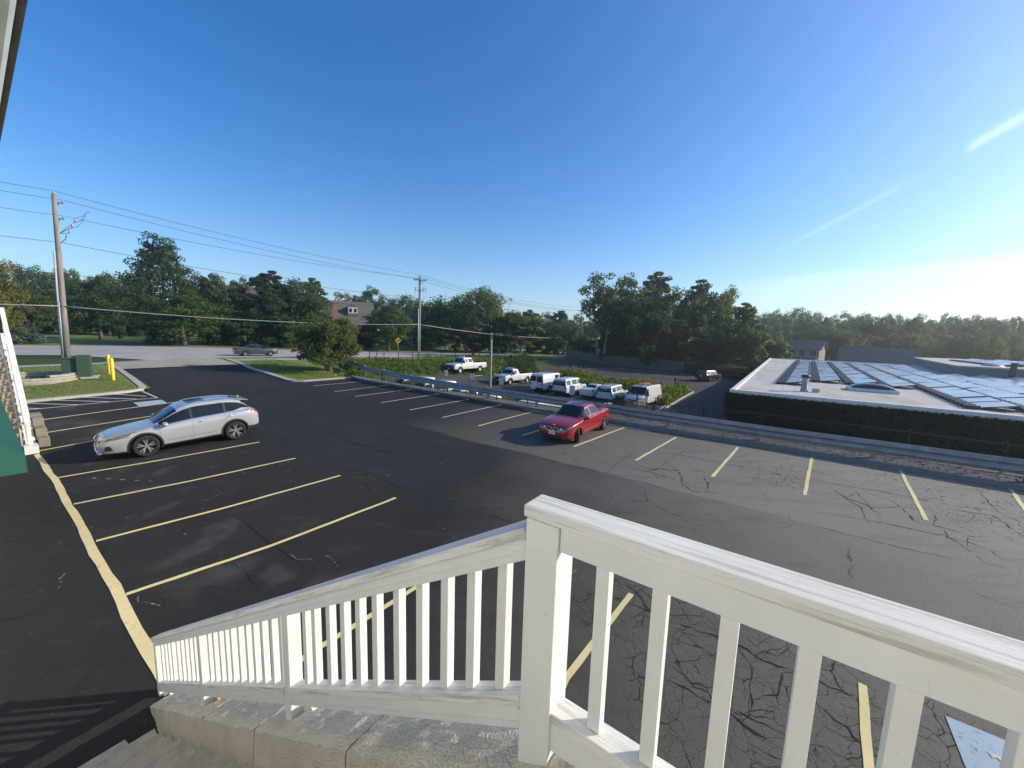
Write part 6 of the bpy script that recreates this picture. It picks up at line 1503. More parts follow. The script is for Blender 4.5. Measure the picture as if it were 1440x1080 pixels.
# ================================================================== HOUSES AMONG THE TREES
def house(label, c, rz, L, Wd, eave, ridge, wall, roof, dormers=(), chimney=None, windows=(), porch=None, kind='house'):
    t = thing('brick_house' if wall == 'house_brick' else 'house', label, kind, c, rz)
    mb = MB(); mb.prism([(-Wd/2,-.5),(Wd/2,-.5),(Wd/2,eave),(0,ridge-.15),(-Wd/2,eave)], -L/2, L/2, Matrix(((0,0,1,0),(1,0,0,0),(0,1,0,0),(0,0,0,1)))); mb.build('wall', M[wall], t)
    mb = MB(); o = .45; sl = (ridge-eave)/(Wd/2)
    for sg in (1, -1):
        a = (sg*(Wd/2+o), eave-o*sl); mb.prism([(0, ridge), a, (a[0], a[1]-.18), (0, ridge-.18)], -L/2-o, L/2+o, Matrix(((0,0,1,0),(1,0,0,0),(0,1,0,0),(0,0,0,1))))
    rf = mb.build('roof', M[roof], t)
    for x, y, w in dormers:                                                   # on the slope facing local -Y
        z = ridge+(y)*sl; mb = MB(); mb.prism([(-w/2,-1.0),(w/2,-1.0),(w/2,1.25),(0,2.0),(-w/2,1.25)], y-.9, y+2.6, Matrix.Translation((x, 0, z)) @ Matrix(((1,0,0,0),(0,0,1,0),(0,1,0,0),(0,0,0,1)))); d = mb.build('dormer', M[roof], rf)
        mb = MB(); mb.box((x, y-.93, z+.55), (w*.86, .06, 1.35)); mb.build('dormer_front', M['house_white'], rf)
        for q in (-.22, .22): mb = MB(); mb.box((x+q*w, y-.97, z+.55), (w*.28, .04, .95)); mb.build('dormer_window', M['house_glass'], rf)
    if chimney: x, y, zt, w = chimney; mb = MB(); mb.box((x, y, zt/2), (w, w*.8, zt)); mb.box((x, y, zt+.08), (w*1.15, w*.95, .16)); mb.box((x, y, zt+.4), (w*.35, w*.35, .5)); mb.build('chimney', M['house_brick'], rf)
    for x, z, w, h in windows:
        mb = MB(); mb.box((x, -Wd/2-.03, z), (w+.2, .08, h+.2)); f = mb.build('window', M['house_white'], t); mb = MB(); mb.box((x, -Wd/2-.075, z), (w, .03, h)); mb.build('pane', M['house_glass'], f)
    if porch:
        x0, x1, d, h = porch; mb = MB(); mb.box(((x0+x1)/2, -Wd/2-d/2, h), (x1-x0, d, .25)); mb.build('porch_roof', M[roof], t)
        for x in np.linspace(x0+.15, x1-.15, 4): mb = MB(); mb.box((x, -Wd/2-d+.12, h/2), (.2, .2, h)); mb.build('column', M['house_white'], t)
    return t
def face(px): d = ray(px, 480); return math.atan2(d.y, d.x)-PI/2
c = ang_pt(487, 104); house('brick house with a dark shingle roof, white dormer and tall chimney among the trees', c, face(487)+.12, 12, 11, 5.0, 11.0, 'house_brick', 'house_roof', ((1.2,-2.6,2.4),), (-2.9,-4.6,10.0,1.05), ((-3,1.6,1.2,1.8),(0,1.6,1.2,1.8),(3,1.6,1.2,1.8),(-.6,4.1,.8,1.3),(1.0,4.1,.8,1.3),(2.6,4.1,.8,1.3)), (-5,0,2.0,3.0))
c = ang_pt(362, 104); house('dark house with a red brick chimney mostly hidden behind the big trees', c, face(362)-.15, 14, 11, 4.6, 12.4, 'house_wall', 'house_roof', (), (2.3,-5.4,9.6,1.3), ((-3,1.6,1.4,1.8),(3.6,1.8,1.2,2.0),(5.0,1.8,1.2,2.0)))
c = ang_pt(577, 108); house('house with a steep dark roof showing just left of the crossarm pole', c, face(577)-.3, 8, 8, 4.6, 9.8, 'house_wall', 'house_roof', (), None, ((-2.9,2,.9,2.4),(-1.6,2,.9,2.4),(-.3,2,.9,2.4),(2.4,2,1.2,1.6)))
c = ang_pt(632, 112); house('house with a white columned porch half hidden under trees right of the crossarm pole', c, face(632)+.1, 13, 9, 3.6, 7.5, 'house_wall', 'house_roof', (), (3.8,-3.9,11.0,1.1), ((2,1.6,1.2,1.6),(4.5,1.6,1.2,1.6)), (-5,-1,2.0,3.0))
c = ang_pt(1128, 120); house('two storey grey house with a porch beyond the left edge of the solar roof', c, face(1128)-.2, 8.5, 7, 5.0, 6.9, 'house_wall', 'house_roof', (), None, ((-3.1,3.8,1.3,1.4),(-1.0,3.8,1.3,1.4),(1.0,3.8,1.3,1.4),(3.1,3.8,1.3,1.4),(-2.6,1.2,1.2,2.0),(0,1.2,1.2,2.0),(2.6,1.2,1.2,2.0)), (-4.2,4.2,2.0,2.6))
c = ang_pt(1078, 96); house('small blue grey gabled shed behind the clipped hedge', c, face(1078)+1.35, 7, 5.5, 4.6, 6.6, 'house_wall_grey', 'house_roof', (), None, ((0,2.5,1,1.2),), None, 'shed')
c = ang_pt(1236, 128); house('long low building with a wide grey shingle roof beyond the solar panels', c, face(1236)+.05, 13.5, 10, 2.2, 5.8, 'house_wall_grey', 'house_roof', (), (-1.5,1.0,6.6,.8), ((-4,1.2,1.4,1.2),(0,1.2,1.4,1.2),(4,1.2,1.4,1.2)))
# weathered board fence across the driveway
A_ = [ang_pt(x, d) for x, d in ((797, 86), (850, 81.5), (900, 80), (950, 79), (990, 78.5), (1040, 78))]
wf = thing('board_fence', 'long weathered grey board fence in the shade under the big trees', 'fence', A_[0]); mb = MB(); R = random.Random(9); mr = MB()
for a, b in zip(A_, A_[1:]):
    n = int((b-a).length/.145); an = math.atan2((b-a).y, (b-a).x)
    for i in range(n): q = a.lerp(b, (i+.5)/n)-A_[0]; h = 1.95+R.uniform(-.03, .03); mb.box(q+Vector((0, 0, h/2)), (.13, .02, h), Matrix.Rotation(an+R.uniform(-.02, .02), 3, 'Z'))
    for h in (.4, 1.6): mr.bar(a-A_[0]+Vector((0, 0, h))+Vector((.03, .05, 0)), b-A_[0]+Vector((0, 0, h))+Vector((.03, .05, 0)), .04, .09)
mb.build('board_panel', M['fence_wood'], wf); o = mr.build('rail', M['fence_wood'], wf); o['kind'] = 'stuff'
# ================================================================== TREES
def crown_mesh(name, H, R, base, seed, shape='round', lobes=9, clumps=15, leaves=88, size=.40, flat=1.0):
    rg = np.random.default_rng(seed); P = []; Nn = []
    cz = base+(H-base)*.5; hz = (H-base)*.5
    for L in range(lobes):
        a = 2.39996*L+rg.uniform(-.5, .5); u = (-.78+1.66*(L+.5)/lobes)*rg.uniform(.9, 1.05)
        if shape == 'cone': rr = R*max(.08, 1-.92*(u+1)/2)*.60*rg.uniform(.8, 1.15)
        elif shape == 'spread': u = abs(u)*.8+rg.uniform(-.3, .1); rr = R*(.78 if L % 4 else .25)*rg.uniform(.6, 1)
        elif shape == 'vase': rr = R*(.30+.36*(u+1)/2)*rg.uniform(.6, 1.15)
        else: rr = R*math.sqrt(max(.08, 1-u*u))*.60*rg.uniform(.75, 1.1)
        c = np.array([rr*math.cos(a), rr*math.sin(a), cz+u*hz*.72])
        lr = R*rg.uniform(.40, .56)*(1 if shape != 'cone' else max(.42, 1.05-.6*(u+1)/2)); lz = lr*(hz/R)**.5*flat*(.72 if shape == 'spread' else (1.45 if shape == 'cone' else 1.1))
        for q in range(clumps):
            d = rg.normal(size=3); d[2] = d[2]*.8+.25; d /= np.linalg.norm(d); k = rg.uniform(.55, 1.0)
            cc = c+d*np.array([lr, lr, lz])*k; cr = lr*rg.uniform(.26, .44)
            n = int(leaves*rg.uniform(.6, 1.3)); e = rg.normal(size=(n, 3)); e /= np.linalg.norm(e, axis=1)[:, None]; e *= rg.uniform(.15, 1, n)[:, None]**.5
            pts = cc+e*cr*np.array([1.15, 1.15, .75]); P.append(pts); Nn.append(e*.5+d*.6+np.array([0, 0, .35]))
    P = np.concatenate(P); Nn = np.concatenate(Nn)
    z0, z1 = np.percentile(P[:, 2], .5), np.percentile(P[:, 2], 99.9); P[:, 2] = base*.8+(P[:, 2]-z0)*(H-base*.8)/(z1-z0)
    P[:, 2] = np.maximum(P[:, 2], base*.7); P[:, :2] -= P[:, :2].mean(0); q = np.percentile(np.hypot(P[:, 0], P[:, 1]), 98.5); P[:, :2] *= R/q
    V, F = leaf_cards(P, Nn, size, rg); return mesh_np(name, V, F)
def trunk_mb(H, base, R, r0, seed, stems=1, limbs=7, spread=.0, shape='round'):
    rg = random.Random(seed); mb = MB()
    for st in range(stems):
        a0 = 2*PI*st/max(1, stems)+rg.random(); o = Vector((math.cos(a0), math.sin(a0), 0))*(.0 if stems == 1 else r0*1.3)
        lean = Vector((math.cos(a0), math.sin(a0), 0))*(spread if stems > 1 else rg.uniform(0, .04)*H)
        top = base+(H-base)*(.75 if shape != 'spread' else .45); pts = []
        for i in range(7): f = i/6; pts.append(o+lean*f**1.3+Vector((rg.uniform(-.1, .1)*f, rg.uniform(-.1, .1)*f, top*f-.25*(i == 0))))
        rr = [r0*(1.35 if i == 0 else 1-.78*i/6)/(1 if stems == 1 else 1.5) for i in range(7)]
        mb.tube(pts, rr, 9)
        for k in range(limbs):
            f = rg.uniform(.42, .95); b = pts[0].lerp(pts[-1], f); b = pts[min(5, int(f*6))].lerp(pts[min(6, int(f*6)+1)], f*6-int(f*6)); an = 2*PI*k/limbs+rg.uniform(-.4, .4); ln = R*rg.uniform(.45, .8)
            e = b+Vector((math.cos(an)*ln, math.sin(an)*ln, ln*rg.uniform(.35, .9))); m_ = b.lerp(e, .5)+Vector((0, 0, -ln*.06)); rb = r0*.36*(1.1-f*.6)
            mb.tube([b, m_, e], [rb, rb*.65, rb*.2], 6)
    return mb
def conifer_mesh(name, H, R, seed, size=.26, droop=.25):
    rg = np.random.default_rng(seed); P = []; Nn = []
    z = .35
    while z < H*.985:
        f = 1-z/H; rad_ = R*f**.85*rg.uniform(.85, 1.1)+.12; nb = max(5, int(11*f+5))
        for k in range(nb):
            a = 2*PI*k/nb+rg.uniform(-.3, .3); L = rad_*rg.uniform(.8, 1.12); n = int(10+46*L/R)
            t = rg.uniform(.12, 1, n); w = (1-t*.55)*.30*L
            x = np.c_[t*L*math.cos(a)-rg.normal(size=n)*w*.55*math.sin(a), t*L*math.sin(a)+rg.normal(size=n)*w*.55*math.cos(a), z-droop*L*t**1.4+rg.normal(size=n)*.05]
            P.append(x); Nn.append(np.tile([math.cos(a)*.4, math.sin(a)*.4, .9], (n, 1)))
        z += max(.22, H*.045*(.5+f*.7))
    V, F = leaf_cards(np.concatenate(P), np.concatenate(Nn), size, rg); return mesh_np(name, V, F)
PROTO = {}
def proto(key, H, R, base, leaf, bark='bark', **kw):
    r0 = kw.pop('r0', .03*H*.8); stems = kw.pop('stems', 1); spread = kw.pop('spread', 0); limbs = kw.pop('limbs', 7); seed = kw.get('seed', 1); con = kw.pop('conifer', False)
    PROTO[key] = dict(H=H, R=R, crown=conifer_mesh('crown', H, R, seed, kw.get('size', .26)) if con else crown_mesh('crown', H, R, base, **kw), trunk=trunk_mb(H, base, R, r0, seed, stems, limbs, spread, kw.get('shape', 'round')), leaf=leaf, bark=bark, root=None, con=con)
proto('oak', 16, 6.5, 2.6, 'leaf_mid', seed=11, lobes=11)
proto('maple', 14, 5.5, 2.4, 'leaf_mid', seed=12, shape='round', lobes=10)
proto('elm', 16, 6.0, 4.2, 'leaf_mid', seed=13, shape='vase', lobes=10, bark='bark_pale')
proto('dark', 16, 6.0, 1.8, 'leaf_dark', seed=14, lobes=12)
proto('darktall', 19, 5.6, 2.2, 'leaf_dark', seed=15, shape='cone', lobes=14, clumps=14)
proto('olive', 15, 6.2, 1.8, 'leaf_yellow', seed=16, lobes=11)
proto('arch', 16, 8.6, 6.5, 'leaf_mid', seed=17, shape='spread', lobes=13, clumps=14, limbs=10, bark='bark_pale')
proto('twin', 18, 5.0, 8.2, 'leaf_mid', seed=18, shape='vase', lobes=10, clumps=12, leaves=56, stems=2, spread=1.6, r0=.42, bark='bark_pale', limbs=8)
proto('poplar', 17, 4.2, 2.2, 'leaf_mid', seed=19, shape='cone', lobes=11)
proto('low', 8, 5.0, .6, 'leaf_dark', seed=20, lobes=8)
proto('yard', 9, 3.6, 2.6, 'leaf_olive', seed=21, lobes=8, bark='bark_pale')
proto('spruce', 9, 4.2, 0, 'leaf_blue', seed=22, conifer=True, limbs=0, size=.36)
proto('pine', 17, 6.2, 2.0, 'leaf_dark', seed=23, shape='cone', lobes=18, clumps=16, leaves=60, size=.32, r0=.42, bark='bark_pale')
proto('bush', 2.2, 1.5, .1, 'leaf_dark', seed=24, lobes=6, clumps=9, leaves=40, size=.16)
proto('pale', 4.2, 1.6, 1.2, 'leaf_olive', seed=25, lobes=5, clumps=8, leaves=40, size=.18)
def put_tree(key, base, H, W, label, group, rz, name='tree', cat='tree'):
    p = PROTO[key]; sx = W/2/(p['R']*1.0); sz = H/p['H']
    if p['root'] is None:
        t = thing(name, label, cat, base, rz, group); o = link('crown', p['crown'], M[p['leaf']], t); tr = p['trunk'].build('trunk', M[p['bark']], t, smooth=True)
        p['root'] = t; t.scale = (sx, sx, sz); KIDS[t.name] = [(o, []), (tr, [])]
        return t
    return dup(p['root'], base, rz, label, group, (sx, sx, sz)) if p['root'].name.split('.')[0] == name else _dup_as(p, name, cat, base, rz, label, group, (sx, sx, sz))
def _dup_as(p, name, cat, base, rz, label, group, sc):
    r = dup(p['root'], base, rz, label, group, sc); r.name = name; r['category'] = cat; return r
RT = random.Random(21)
def T(px, dist, topy, wpx, key, label, group, name='tree', cat='tree', sink=.0):
    b = ang_pt(px, dist); H = max(1.0, height_at(px, topy, b)); d = ray(px, 470); depth = dist/math.hypot(d.x, d.y)
    return put_tree(key, Vector((b.x, b.y, b.z-.05)), H, wpx*depth/FPX*(depth/dist)**.7, label, group, RT.uniform(0, 2*PI), name, cat)
G1 = 'trees in the park beyond the road'; G2_ = 'trees round the houses beyond the road'; G3 = 'big trees behind the board fence'; G4 = 'trees of the far wood beyond the solar roof'; G0 = 'trees of the wood along the skyline behind the park'
# park on the left -------------------------------------------------------------
T(-2, 82, 366, 96, 'olive', 'gold green broad tree at the left edge above the spruce', G1)
T(22, 88, 424, 92, 'spruce', 'blue green spruce standing at the left edge below the gold tree', G1, 'spruce_tree')
T(143, 112, 389, 96, 'maple', 'rounded lighter green park tree right of the leaning pole', G1)
T(258, 84, 408, 150, 'oak', 'wide green tree with a pale trunk at the road edge before the tallest tree', G1)
T(236, 92, 332, 128, 'pine', 'tallest dark tree with a ragged pointed top left of centre', G1)
T(222, 86, 446, 46, 'spruce', 'dark spruce with branches to the ground under the tall tree', G1, 'spruce_tree')
T(250, 87, 453, 40, 'spruce', 'smaller spruce close beside the pale trunk at the road edge', G1, 'spruce_tree')
T(168, 118, 455, 22, 'bush', 'dark rounded shrub alone on the park lawn', G1, 'shrub', 'shrub')
T(112, 150, 452, 16, 'bush', 'small clipped shrub far back on the park lawn', G1, 'shrub', 'shrub')
T(68, 152, 452, 11, 'pale', 'small pale ornamental tree standing on the park lawn left of the leaning pole', G1)
T(190, 140, 448, 60, 'low', 'low dark tree at the back of the park lawn', G1)
for i, (x, d, y, w, k) in enumerate([(34,150,372,70,'dark'),(62,160,374,70,'oak'),(92,165,378,60,'dark'),(120,170,380,60,'oak'),(155,150,384,60,'dark'),(184,165,384,60,'dark'),(205,150,388,60,'oak'),(282,150,388,60,'dark'),(310,145,386,64,'oak'),
        (10,140,400,80,'dark'),(50,135,408,80,'oak'),(85,140,415,70,'dark'),(115,145,418,60,'dark'),(190,140,408,70,'dark'),(-30,150,380,80,'oak')]):
    T(x, d, y, w, k, 'dark green tree in the unbroken wood along the skyline behind the park', G0)
for x in range(8, 330, 24): T(x+RT.uniform(-5, 5), 165+RT.uniform(-12, 12), 428+RT.uniform(-8, 8), 44, 'low', 'dark undergrowth tree filling the foot of the skyline wood', G0)
# round the houses ----------------------------------------------------------------
T(318, 93, 386, 96, 'oak', 'broad tree left of the house with the hidden brick chimney', G2_)
T(384, 90, 381, 104, 'darktall', 'tall dark tree in front of the brick chimney, left of the white dormer', G2_)
T(352, 116, 390, 70, 'oak', 'tree rising behind the hidden chimney house', G2_)
T(424, 92, 394, 92, 'dark', 'dense dark tree just left of the brick house roof', G2_)
T(442, 120, 391, 56, 'poplar', 'upright tree with a sunlit crown behind the brick house', G2_)
T(402, 86, 440, 70, 'low', 'low dark tree in the shade behind the motorcycle', G2_)
T(345, 87, 440, 64, 'low', 'low dark tree behind the grey sedan', G2_)
T(300, 88, 446, 60, 'low', 'low dark tree behind the far green utility box', G2_)
T(524, 150, 403, 60, 'oak', 'sunlit rounded tree behind and right of the brick house', G2_)
T(490, 150, 411, 54, 'olive', 'olive tinted tree just above the brick house ridge', G2_)
T(571, 150, 415, 56, 'dark', 'dark domed tree left of the crossarm pole top', G2_)
T(546, 88, 430, 76, 'maple', 'leaning pale trunk yard tree in front of the steep roofed house', G2_)
T(515, 92, 452, 40, 'low', 'low dark tree beside the brick house wall', G2_)
T(560, 92, 462, 34, 'yard', 'small yard tree behind the nearer yellow diamond sign', G2_)
T(606, 108, 424, 66, 'dark', 'dark tree directly right of the crossarm pole', G2_)
T(634, 112, 420, 64, 'oak', 'tree between the crossarm pole and the arching tree', G2_)
T(668, 100, 405, 118, 'arch', 'wide arching tree with sky showing through its spreading limbs', G2_)
T(655, 96, 438, 70, 'elm', 'tree in front of the arching tree, over the white columned porch', G2_)
T(612, 94, 452, 60, 'yard', 'light green yard tree under the pale cable right of the crossarm pole', G2_)
T(706, 98, 437, 84, 'elm', 'tree behind the lamp post head', G2_)
T(733, 96, 441, 74, 'yard', 'light green tree with a thin trunk right of the lamp post', G2_)
T(690, 96, 462, 60, 'low', 'low dark tree behind the lamp post', G2_)
for i, (x, d, y, w, k) in enumerate([(744,140,436,50,'poplar'),(764,150,438,46,'oak'),(786,140,437,48,'poplar'),(806,150,441,44,'oak'),(724,150,440,50,'oak'),(832,150,446,44,'elm'),(772,112,452,50,'dark'),(798,108,455,50,'dark'),(752,108,462,44,'low'),(590,150,424,50,'oak'),(550,150,420,50,'dark'),(500,145,425,50,'dark'),(618,150,430,44,'dark'),(812,104,468,40,'low'),(780,100,470,40,'low')]):
    T(x, d, y, w, k, 'tree in the distant belt along the road between the arching tree and the board fence' if x > 700 else 'tree in the distant belt behind the houses', G2_)
for i, x in enumerate((590, 640, 664, 700, 722, 746, 768)): T(x, 100, 484, 17, 'bush', 'low clipped shrub along the house fronts beyond the road', G2_, 'shrub', 'shrub')
# behind the board fence ------------------------------------------------------------
T(846, 83, 381, 80, 'twin', 'tall twin trunked tree with a high crown, leftmost behind the board fence', G3)
T(882, 86, 388, 82, 'elm', 'tall feathery topped tree second from the left behind the board fence', G3)
T(916, 90, 383, 76, 'poplar', 'upright tree with pointed shoots at the top of the big group', G3)
T(905, 82, 416, 96, 'dark', 'broad dark tree at the front of the big group behind the board fence', G3)
T(952, 86, 404, 84, 'oak', 'sunlit tree right of the middle of the big group', G3)
T(978, 90, 394, 84, 'darktall', 'tall tree towards the right of the big group', G3)
T(1012, 90, 400, 64, 'elm', 'loose leaved tree at the right shoulder of the big group', G3)
T(1046, 84, 426, 60, 'poplar', 'narrow bushy tree at the right end of the board fence', G3)
T(1022, 80, 448, 64, 'dark', 'dense dark tree over the clipped hedge', G3)
T(1060, 80, 462, 40, 'yard', 'small dense tree beside the blue grey shed', G3)
for i, (x, d, y, w) in enumerate([(825,88,474,44),(860,84,462,50),(890,84,470,50),(925,82,462,50),(955,82,474,46),(985,80,470,50),(1008,80,480,44),(872,90,440,60),(940,92,440,60)]):
    T(x, d, y, w, 'low', 'low dark understorey tree filling the shade behind the board fence', G3)
# far wood on the right ----------------------------------------------------------------
T(1094, 88, 476, 40, 'yard', 'rounded green tree between the blue grey shed and the two storey house', G4)
T(1176, 142, 458, 56, 'elm', 'tree with a lighter crown standing just right of the two storey house', G4)
T(1268, 146, 464, 44, 'low', 'rounded dark tree behind the long grey roof', G4)
for row, (d, y, w, st, keys) in enumerate(((190, 441, 44, 25, ('oak','elm','dark')), (160, 447, 46, 27, ('maple','dark','oak')), (140, 466, 44, 28, ('elm','oak','maple')))):
    x = 1066+row*9
    while x < 1500:
        T(x, d+RT.uniform(-8, 8), y+(x-1250)*.014+RT.uniform(-7, 6), w*RT.uniform(.85, 1.25), keys[int(RT.random()*3)], 'green tree in the hazy unbroken wood beyond the solar roof', G4); x += st*RT.uniform(.8, 1.2)
# roadside bush-tree on the grass island -------------------------------------------------
b = hit(462, 523); Hb = hgt(462, 443, b)
bt = thing('bushy_tree', 'bushy multi stemmed olive green tree on the grass island by the guard rail end', 'tree', b)
link('crown', crown_mesh('crown', Hb, 3.35, 1.15, 31, 'round', 14, 18, 120, .17), M['leaf_olive'], bt)
trunk_mb(Hb, 1.0, 2.8, .13, 31, 5, 5, 1.3).build('trunk', M['bark'], bt, smooth=True)
# clipped hedge -----------------------------------------------------------------------------
def hedge(px0, d0, px1, d1, H, Wd, label):
    a, b = ang_pt(px0, d0), ang_pt(px1, d1); L = (b-a).length; an = math.atan2((b-a).y, (b-a).x); t = thing('hedge', label, 'hedge', a, an); rg = np.random.default_rng(7); n = 9000
    u = rg.normal(size=(n, 3)); u /= np.linalg.norm(u, axis=1)[:, None]; q = np.sign(u)*np.abs(u)**.38; q /= np.max(np.abs(q), axis=1)[:, None]**.6
    P = np.c_[L/2+q[:, 0]*(L/2), q[:, 1]*Wd/2, H*.5+q[:, 2]*H*.5]*1.0; V, F = leaf_cards(P, u, .2, rg); link('foliage', mesh_np('foliage', V, F), M['leaf_dark'], t)
    mb = MB(); mb.box((L/2, 0, H*.45), (L*.95, Wd*.8, H*.85)); mb.build('branches', M['ivy'], t, bevel=.2)
hedge(968, 77, 1058, 73, 1.75, 2.4, 'long clipped green hedge at the far side of the driveway')
hedge(1058, 86, 1092, 84, 1.4, 2.4, 'shorter dark hedge behind the end of the clipped hedge')
# ================================================================== WEEDS (nobody could count them)
def weeds(name, poly_sv, n, h0, h1, mat, label, seed, f=gz, size=.20, bushy=.35, cat='weeds'):
    rg = np.random.default_rng(seed); S_ = np.array(poly_sv); lo, hi = S_.min(0), S_.max(0); pts = []
    m = len(S_)
    while len(pts) < n:
        q = rg.uniform(lo, hi); c = False
        for i in range(m):
            a, b = S_[i], S_[(i+1) % m]
            if (a[1] > q[1]) != (b[1] > q[1]) and q[0] < (b[0]-a[0])*(q[1]-a[1])/(b[1]-a[1])+a[0]: c = not c
        if c: pts.append(q)
    pts = np.array(pts); XY = np.c_[pts[:, 0]*UX+pts[:, 1]*VX, pts[:, 0]*UY+pts[:, 1]*VY]; Z = f(XY); P = []; Nn = []
    big = np.sin(XY[:, 0]*.9)+np.cos(XY[:, 1]*.8+1)
    for (x, y), z, b_ in zip(XY, Z, big):
        h = rg.uniform(h0, h1)*(1+.28*b_); k = int(9+9*h); t = rg.uniform(0.02, 1, k); lean = rg.normal(size=2)*.22*h
        P.append(np.c_[x+lean[0]*t+rg.normal(size=k)*.11*h*(1-.4*t), y+lean[1]*t+rg.normal(size=k)*.11*h*(1-.4*t), z+t*h]); Nn.append(np.c_[rg.normal(size=(k, 2)), np.full(k, .7)])
    V, F = leaf_cards(np.concatenate(P), np.concatenate(Nn), size, rg); o = link(name, mesh_np(name, V, F), M[mat]); tag(o, label, cat, None, 'stuff'); return o
weeds('weeds', [(-46,25.3),(-40,24.2),(-35.5,23.2),(-34,24),(-33.6,35),(-32.2,44),(-36,50),(-41,49),(-45,46),(-47,36)], 2300, .18, .46, 'leaf_weed', 'tall green weeds on the bank between the guard rail and the road fence', 1)
weeds('weeds', [(-46,38),(-35,38),(-36,49),(-42,48)], 160, .5, 1.1, 'leaf_weed', 'taller weed clumps round the foot of the crossarm pole', 12)
weeds('weeds', [(-33,43.8),(-27.3,45.6),(-26.6,51),(-31.5,51.4),(-35,56),(-38,62),(-42.5,64),(-41,52),(-36,50)], 1500, .35, .8, 'leaf_dark', 'darker scrub behind the two pickup trucks', 2)
weeds('weeds', [(-27,44.2),(-20,43.9),(-13,43.8),(-9.8,42.2),(-9.7,46.5),(-9.4,52.6),(-13.5,53.2),(-17,51),(-26,50.8)], 2100, .6, 1.25, 'leaf_weed', 'green weeds on the island behind the vans', 3)
weeds('weeds', [(-26,47),(-17,46.5),(-12,45.5),(-10.2,48),(-12,52),(-18,50.3),(-25,50)], 340, .9, 1.5, 'leaf_dry', 'dry seed heads standing above the island weeds', 4)
weeds('weeds', [(-10.5,22.3),(-8.6,22.3),(-8.2,26),(-9.8,27)], 120, .9, 1.9, 'leaf_weed', 'weeds growing between the low brick walls', 5)
weeds('weeds', [(-33.5,20.8),(-31.5,20.7),(-31,21),(-33,23),(-44,26),(-45,25.2),(-40,23.8)], 420, .35, .8, 'leaf_weed', 'weeds along the back of the guard rail by the bushy tree', 6)
def grass_tufts():
    rg = np.random.default_rng(8); P = []
    for (s0, s1, v0, v1, n) in ((-50,-33.6,-11,6,9000),(-50,-31.8,15.4,20.5,7000)):
        P.append(np.c_[rg.uniform(s0, s1, n), rg.uniform(v0, v1, n)])
    P = np.concatenate(P); XY = np.c_[P[:, 0]*UX+P[:, 1]*VX, P[:, 0]*UY+P[:, 1]*VY]
    keep = ~((P[:, 1] > 6.0) & (P[:, 1] < 15.3)) & ~((P[:, 0] > -33.7) & (P[:, 1] < 8)) & (np.abs(P[:, 0]+49.2) > .9) | ((P[:, 1] > 15.4) & (P[:, 0] > -47) ) ; XY = XY[keep]
    Z = gz(XY)+.10; n = len(XY); V, F = leaf_cards(np.c_[XY, Z+.03], np.c_[rg.normal(size=(n, 2)), np.full(n, .25)], .075, rg); o = link('grass', mesh_np('grass', V, F), M['leaf_weed']); tag(o, 'short mown grass tufts on the two kerbed islands', 'grass', None, 'stuff')
grass_tufts()
GLARE_HAZE_DENSITY = .0008
SKY_SAT, SKY_TINT, HORIZON, SKY_STR, EXPO = 1.36, (.84, .91, 1.05), (3.0, 3.9, 4.7), .14, .42
# ================================================================== CAMERA, LIGHT, SKY
cam = bpy.data.cameras.new('camera'); co = bpy.data.objects.new('camera', cam); COL.objects.link(co)
cam.sensor_fit = 'HORIZONTAL'; cam.sensor_width = 36.0; cam.lens = 36.0*FPX/1440.0; cam.clip_end = 4000; cam.clip_start = .05
Mx = Matrix((C_RIGHT, C_UP, -C_FWD)).transposed().to_4x4(); Mx.translation = (0, 0, EYE); co.matrix_world = Mx
SC.camera = co
SUN_AZ, SUN_EL = rad(7), rad(24.5)
sl = bpy.data.lights.new('sun', 'SUN'); sl.energy = 4.0; sl.angle = rad(.53); sl.color = (1.0, .90, .74)
so = bpy.data.objects.new('sun', sl); COL.objects.link(so)
sd = Vector((math.cos(SUN_AZ)*math.cos(SUN_EL), math.sin(SUN_AZ)*math.cos(SUN_EL), math.sin(SUN_EL)))
so.rotation_euler = (-sd).to_track_quat('-Z', 'Y').to_euler(); so.location = sd*60
wd = bpy.data.worlds.new('World'); SC.world = wd; wd.use_nodes = True
T = wd.node_tree; N = T.nodes; L = T.links; bg = N['Background']
sky = N.new('ShaderNodeTexSky'); sky.sky_type = 'NISHITA'; sky.sun_disc = False
sky.sun_elevation = SUN_EL; sky.sun_rotation = PI/2-SUN_AZ; sky.altitude = 200; sky.air_density = 1.0; sky.dust_density = .7; sky.ozone_density = 2.2
def mth(op, a, b=None, c=None, clamp=False):
    x = N.new('ShaderNodeMath'); x.operation = op; x.use_clamp = clamp
    for i, q in enumerate((a, b, c)):
        if q is None: continue
        if isinstance(q, bpy.types.NodeSocket): L.new(q, x.inputs[i])
        else: x.inputs[i].default_value = q
    return x.outputs[0]
def smooth(x, a, b):
    m = N.new('ShaderNodeMapRange'); m.interpolation_type = 'SMOOTHSTEP'; L.new(x, m.inputs[0]); m.inputs[1].default_value = a; m.inputs[2].default_value = b; return m.outputs[0]
tc = N.new('ShaderNodeTexCoord'); sp = N.new('ShaderNodeSeparateXYZ'); L.new(tc.outputs['Generated'], sp.inputs[0])
az = mth('ARCTAN2', sp.outputs[1], sp.outputs[0]); el = mth('ARCSINE', sp.outputs[2])
cb = N.new('ShaderNodeCombineXYZ'); L.new(mth('MULTIPLY', az, 1.0), cb.inputs[0]); L.new(mth('MULTIPLY', el, 7.0), cb.inputs[1])
nz = N.new('ShaderNodeTexNoise'); nz.inputs['Scale'].default_value = 3.0; nz.inputs['Detail'].default_value = 6; nz.inputs['Roughness'].default_value = .6; nz.inputs['Distortion'].default_value = .4; L.new(cb.outputs[0], nz.inputs['Vector']); nf = nz.outputs['Fac']
